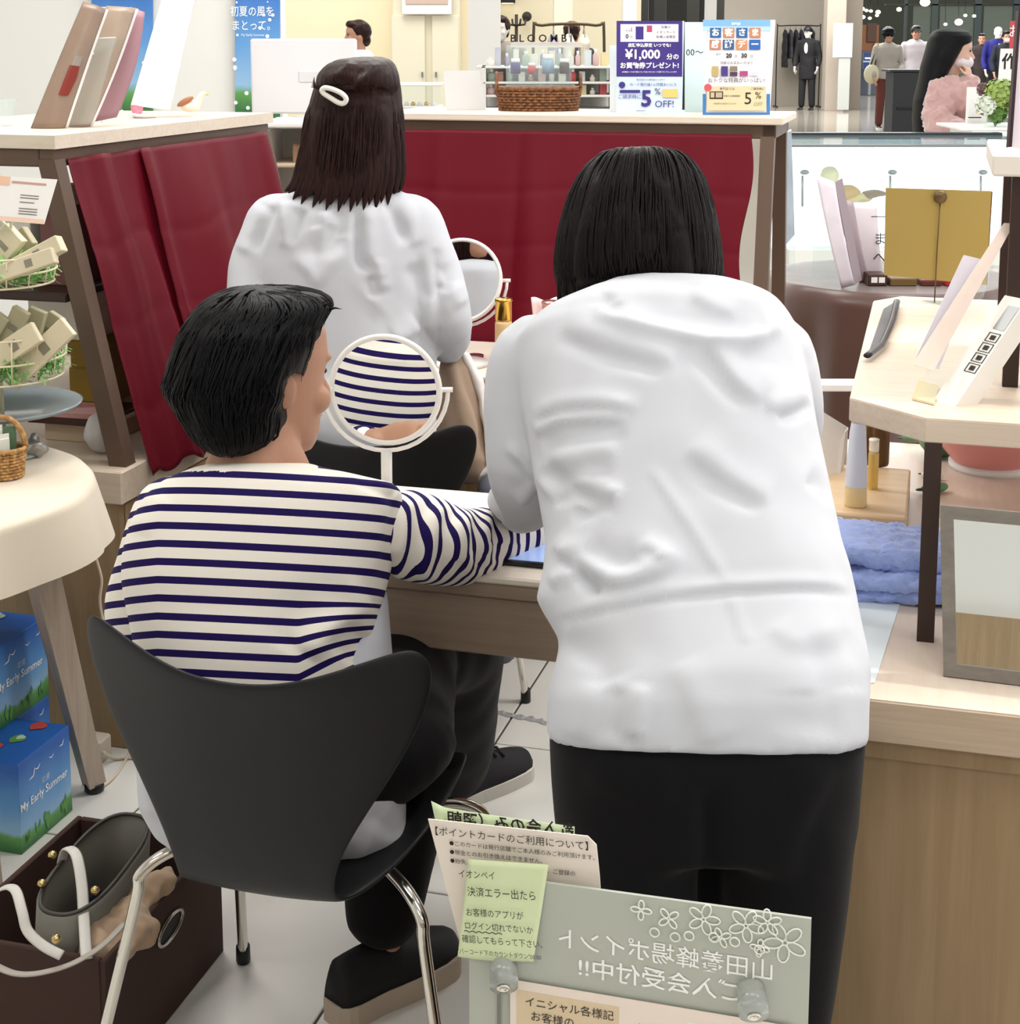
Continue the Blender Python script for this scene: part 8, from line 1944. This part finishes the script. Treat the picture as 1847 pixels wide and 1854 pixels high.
# --- flowers, red sign and white sign at the right
wc_ = thing('white_counter', 'white counter with the flower arrangement behind the pink sweater', 'counter', Vector((P(1820, 230, 7.9).x, 8.1, 0)), 0)
vbox('body', 1742, 1900, 236, 640, 7.9, .4, M_white, wc_); vbox('top', 1738, 1904, 230, 236, 7.88, .45, M_white, wc_); vbox('back_panel', 1750, 1790, 158, 232, 8.25, .03, M_paper, wc_); vbox('bar', 1754, 1778, 212, 214, 8.2, .02, M_black, wc_)
fl = thing('flower_arrangement', 'green hydrangea and white flower arrangement in a glass vase on the white counter', 'flowers', P(1802, 231, 7.95), 0)
lathe('vase', [(.001, 0), (.05, 0), (.055, .01), (.045, .10), (.05, .11), (.042, .10), (.05, .012), (.001, .008)], M_acryl, fl, 24)
random.seed(6)
def petals(cx_, cy_, Y, R, n, m, nm, pr):
    v, f = [], []
    c = P(cx_, cy_, Y)
    for k in range(n):
        u = Vector((random.gauss(0, 1), random.gauss(0, 1), random.gauss(0, 1))).normalized(); p = c + u * R * random.uniform(.8, 1.05); a = u.orthogonal().normalized(); b = u.cross(a)
        o = len(v); v += [p + a * pr, p + b * pr + u * pr * .4, p - a * pr, p - b * pr + u * pr * .4]; f.append([o, o + 1, o + 2, o + 3])
    a, b = ball(c, R * .85, R * .85, R * .85, 12); o = len(v); v += a; f += [[i + o for i in q] for q in b]
    mesh_obj(nm, v, f, m, fl, True)
petals(1810, 170, 7.9, .075, 420, mat('hydrangea_green', '#9fb45e', .6, var=.25, vscale=50), 'hydrangea_head', .013); petals(1785, 190, 7.88, .05, 200, mat('white_petal', '#dfe3d2', .6), 'white_bloom', .014); petals(1782, 162, 7.95, .035, 160, mat('plum_petal', '#7a5a5e', .6), 'plum_bloom', .009); petals(1835, 196, 7.95, .045, 200, mat('pale_green_petal', '#c6d29a', .6), 'pale_bloom', .012); petals(1806, 206, 7.9, .04, 160, mat('leaf_green', '#5d7f3a', .6, var=.3, vscale=60), 'foliage', .02); petals(1776, 200, 7.9, .02, 60, mat('peach_petal', '#e0b58c', .6), 'peach_bloom', .009)
for x in (1790, 1800, 1812, 1825): tube('stem', [P(1802, 228, 7.95), P(x, 190, 7.92)], .004, mat('leaf_green', '#5d7f3a', .6), fl, 6, world=True)
rsn = thing('red_sign', 'red shop sign with white characters at the right of the white counter', 'sign', P(1845, 150, 8.3), 0)
S_ = Sheet('face', quadP([(1828, 88), (1885, 88), (1885, 38), (1830, 38)], 8.3), .01, mat('coral_red', '#c9434c', .4), rsn); S_.text('お得', .35, .6, .5, M_inkw); S_.text('市', .3, .2, .25, M_inkw); tube('post', [P(1850, 232, 8.31), P(1850, 86, 8.31)], .008, M_steel, rsn, 8, world=True)
wsn = thing('white_sign', 'white vertical sign with brush written characters behind the flowers', 'sign', P(1830, 232, 8.28), 0)
S_ = Sheet('face', quadP([(1806, 160), (1862, 160), (1866, 88), (1812, 88)], 8.28), .006, M_paper, wsn); S_.text('作', .35, .65, .42, M_ink, bold=.02); S_.text('。', .2, .2, .3, flat('green_ink2', '#8fa37c')); tube('post', [P(1838, 232, 8.29), P(1838, 160, 8.29)], .006, M_steel, wsn, 8, world=True)
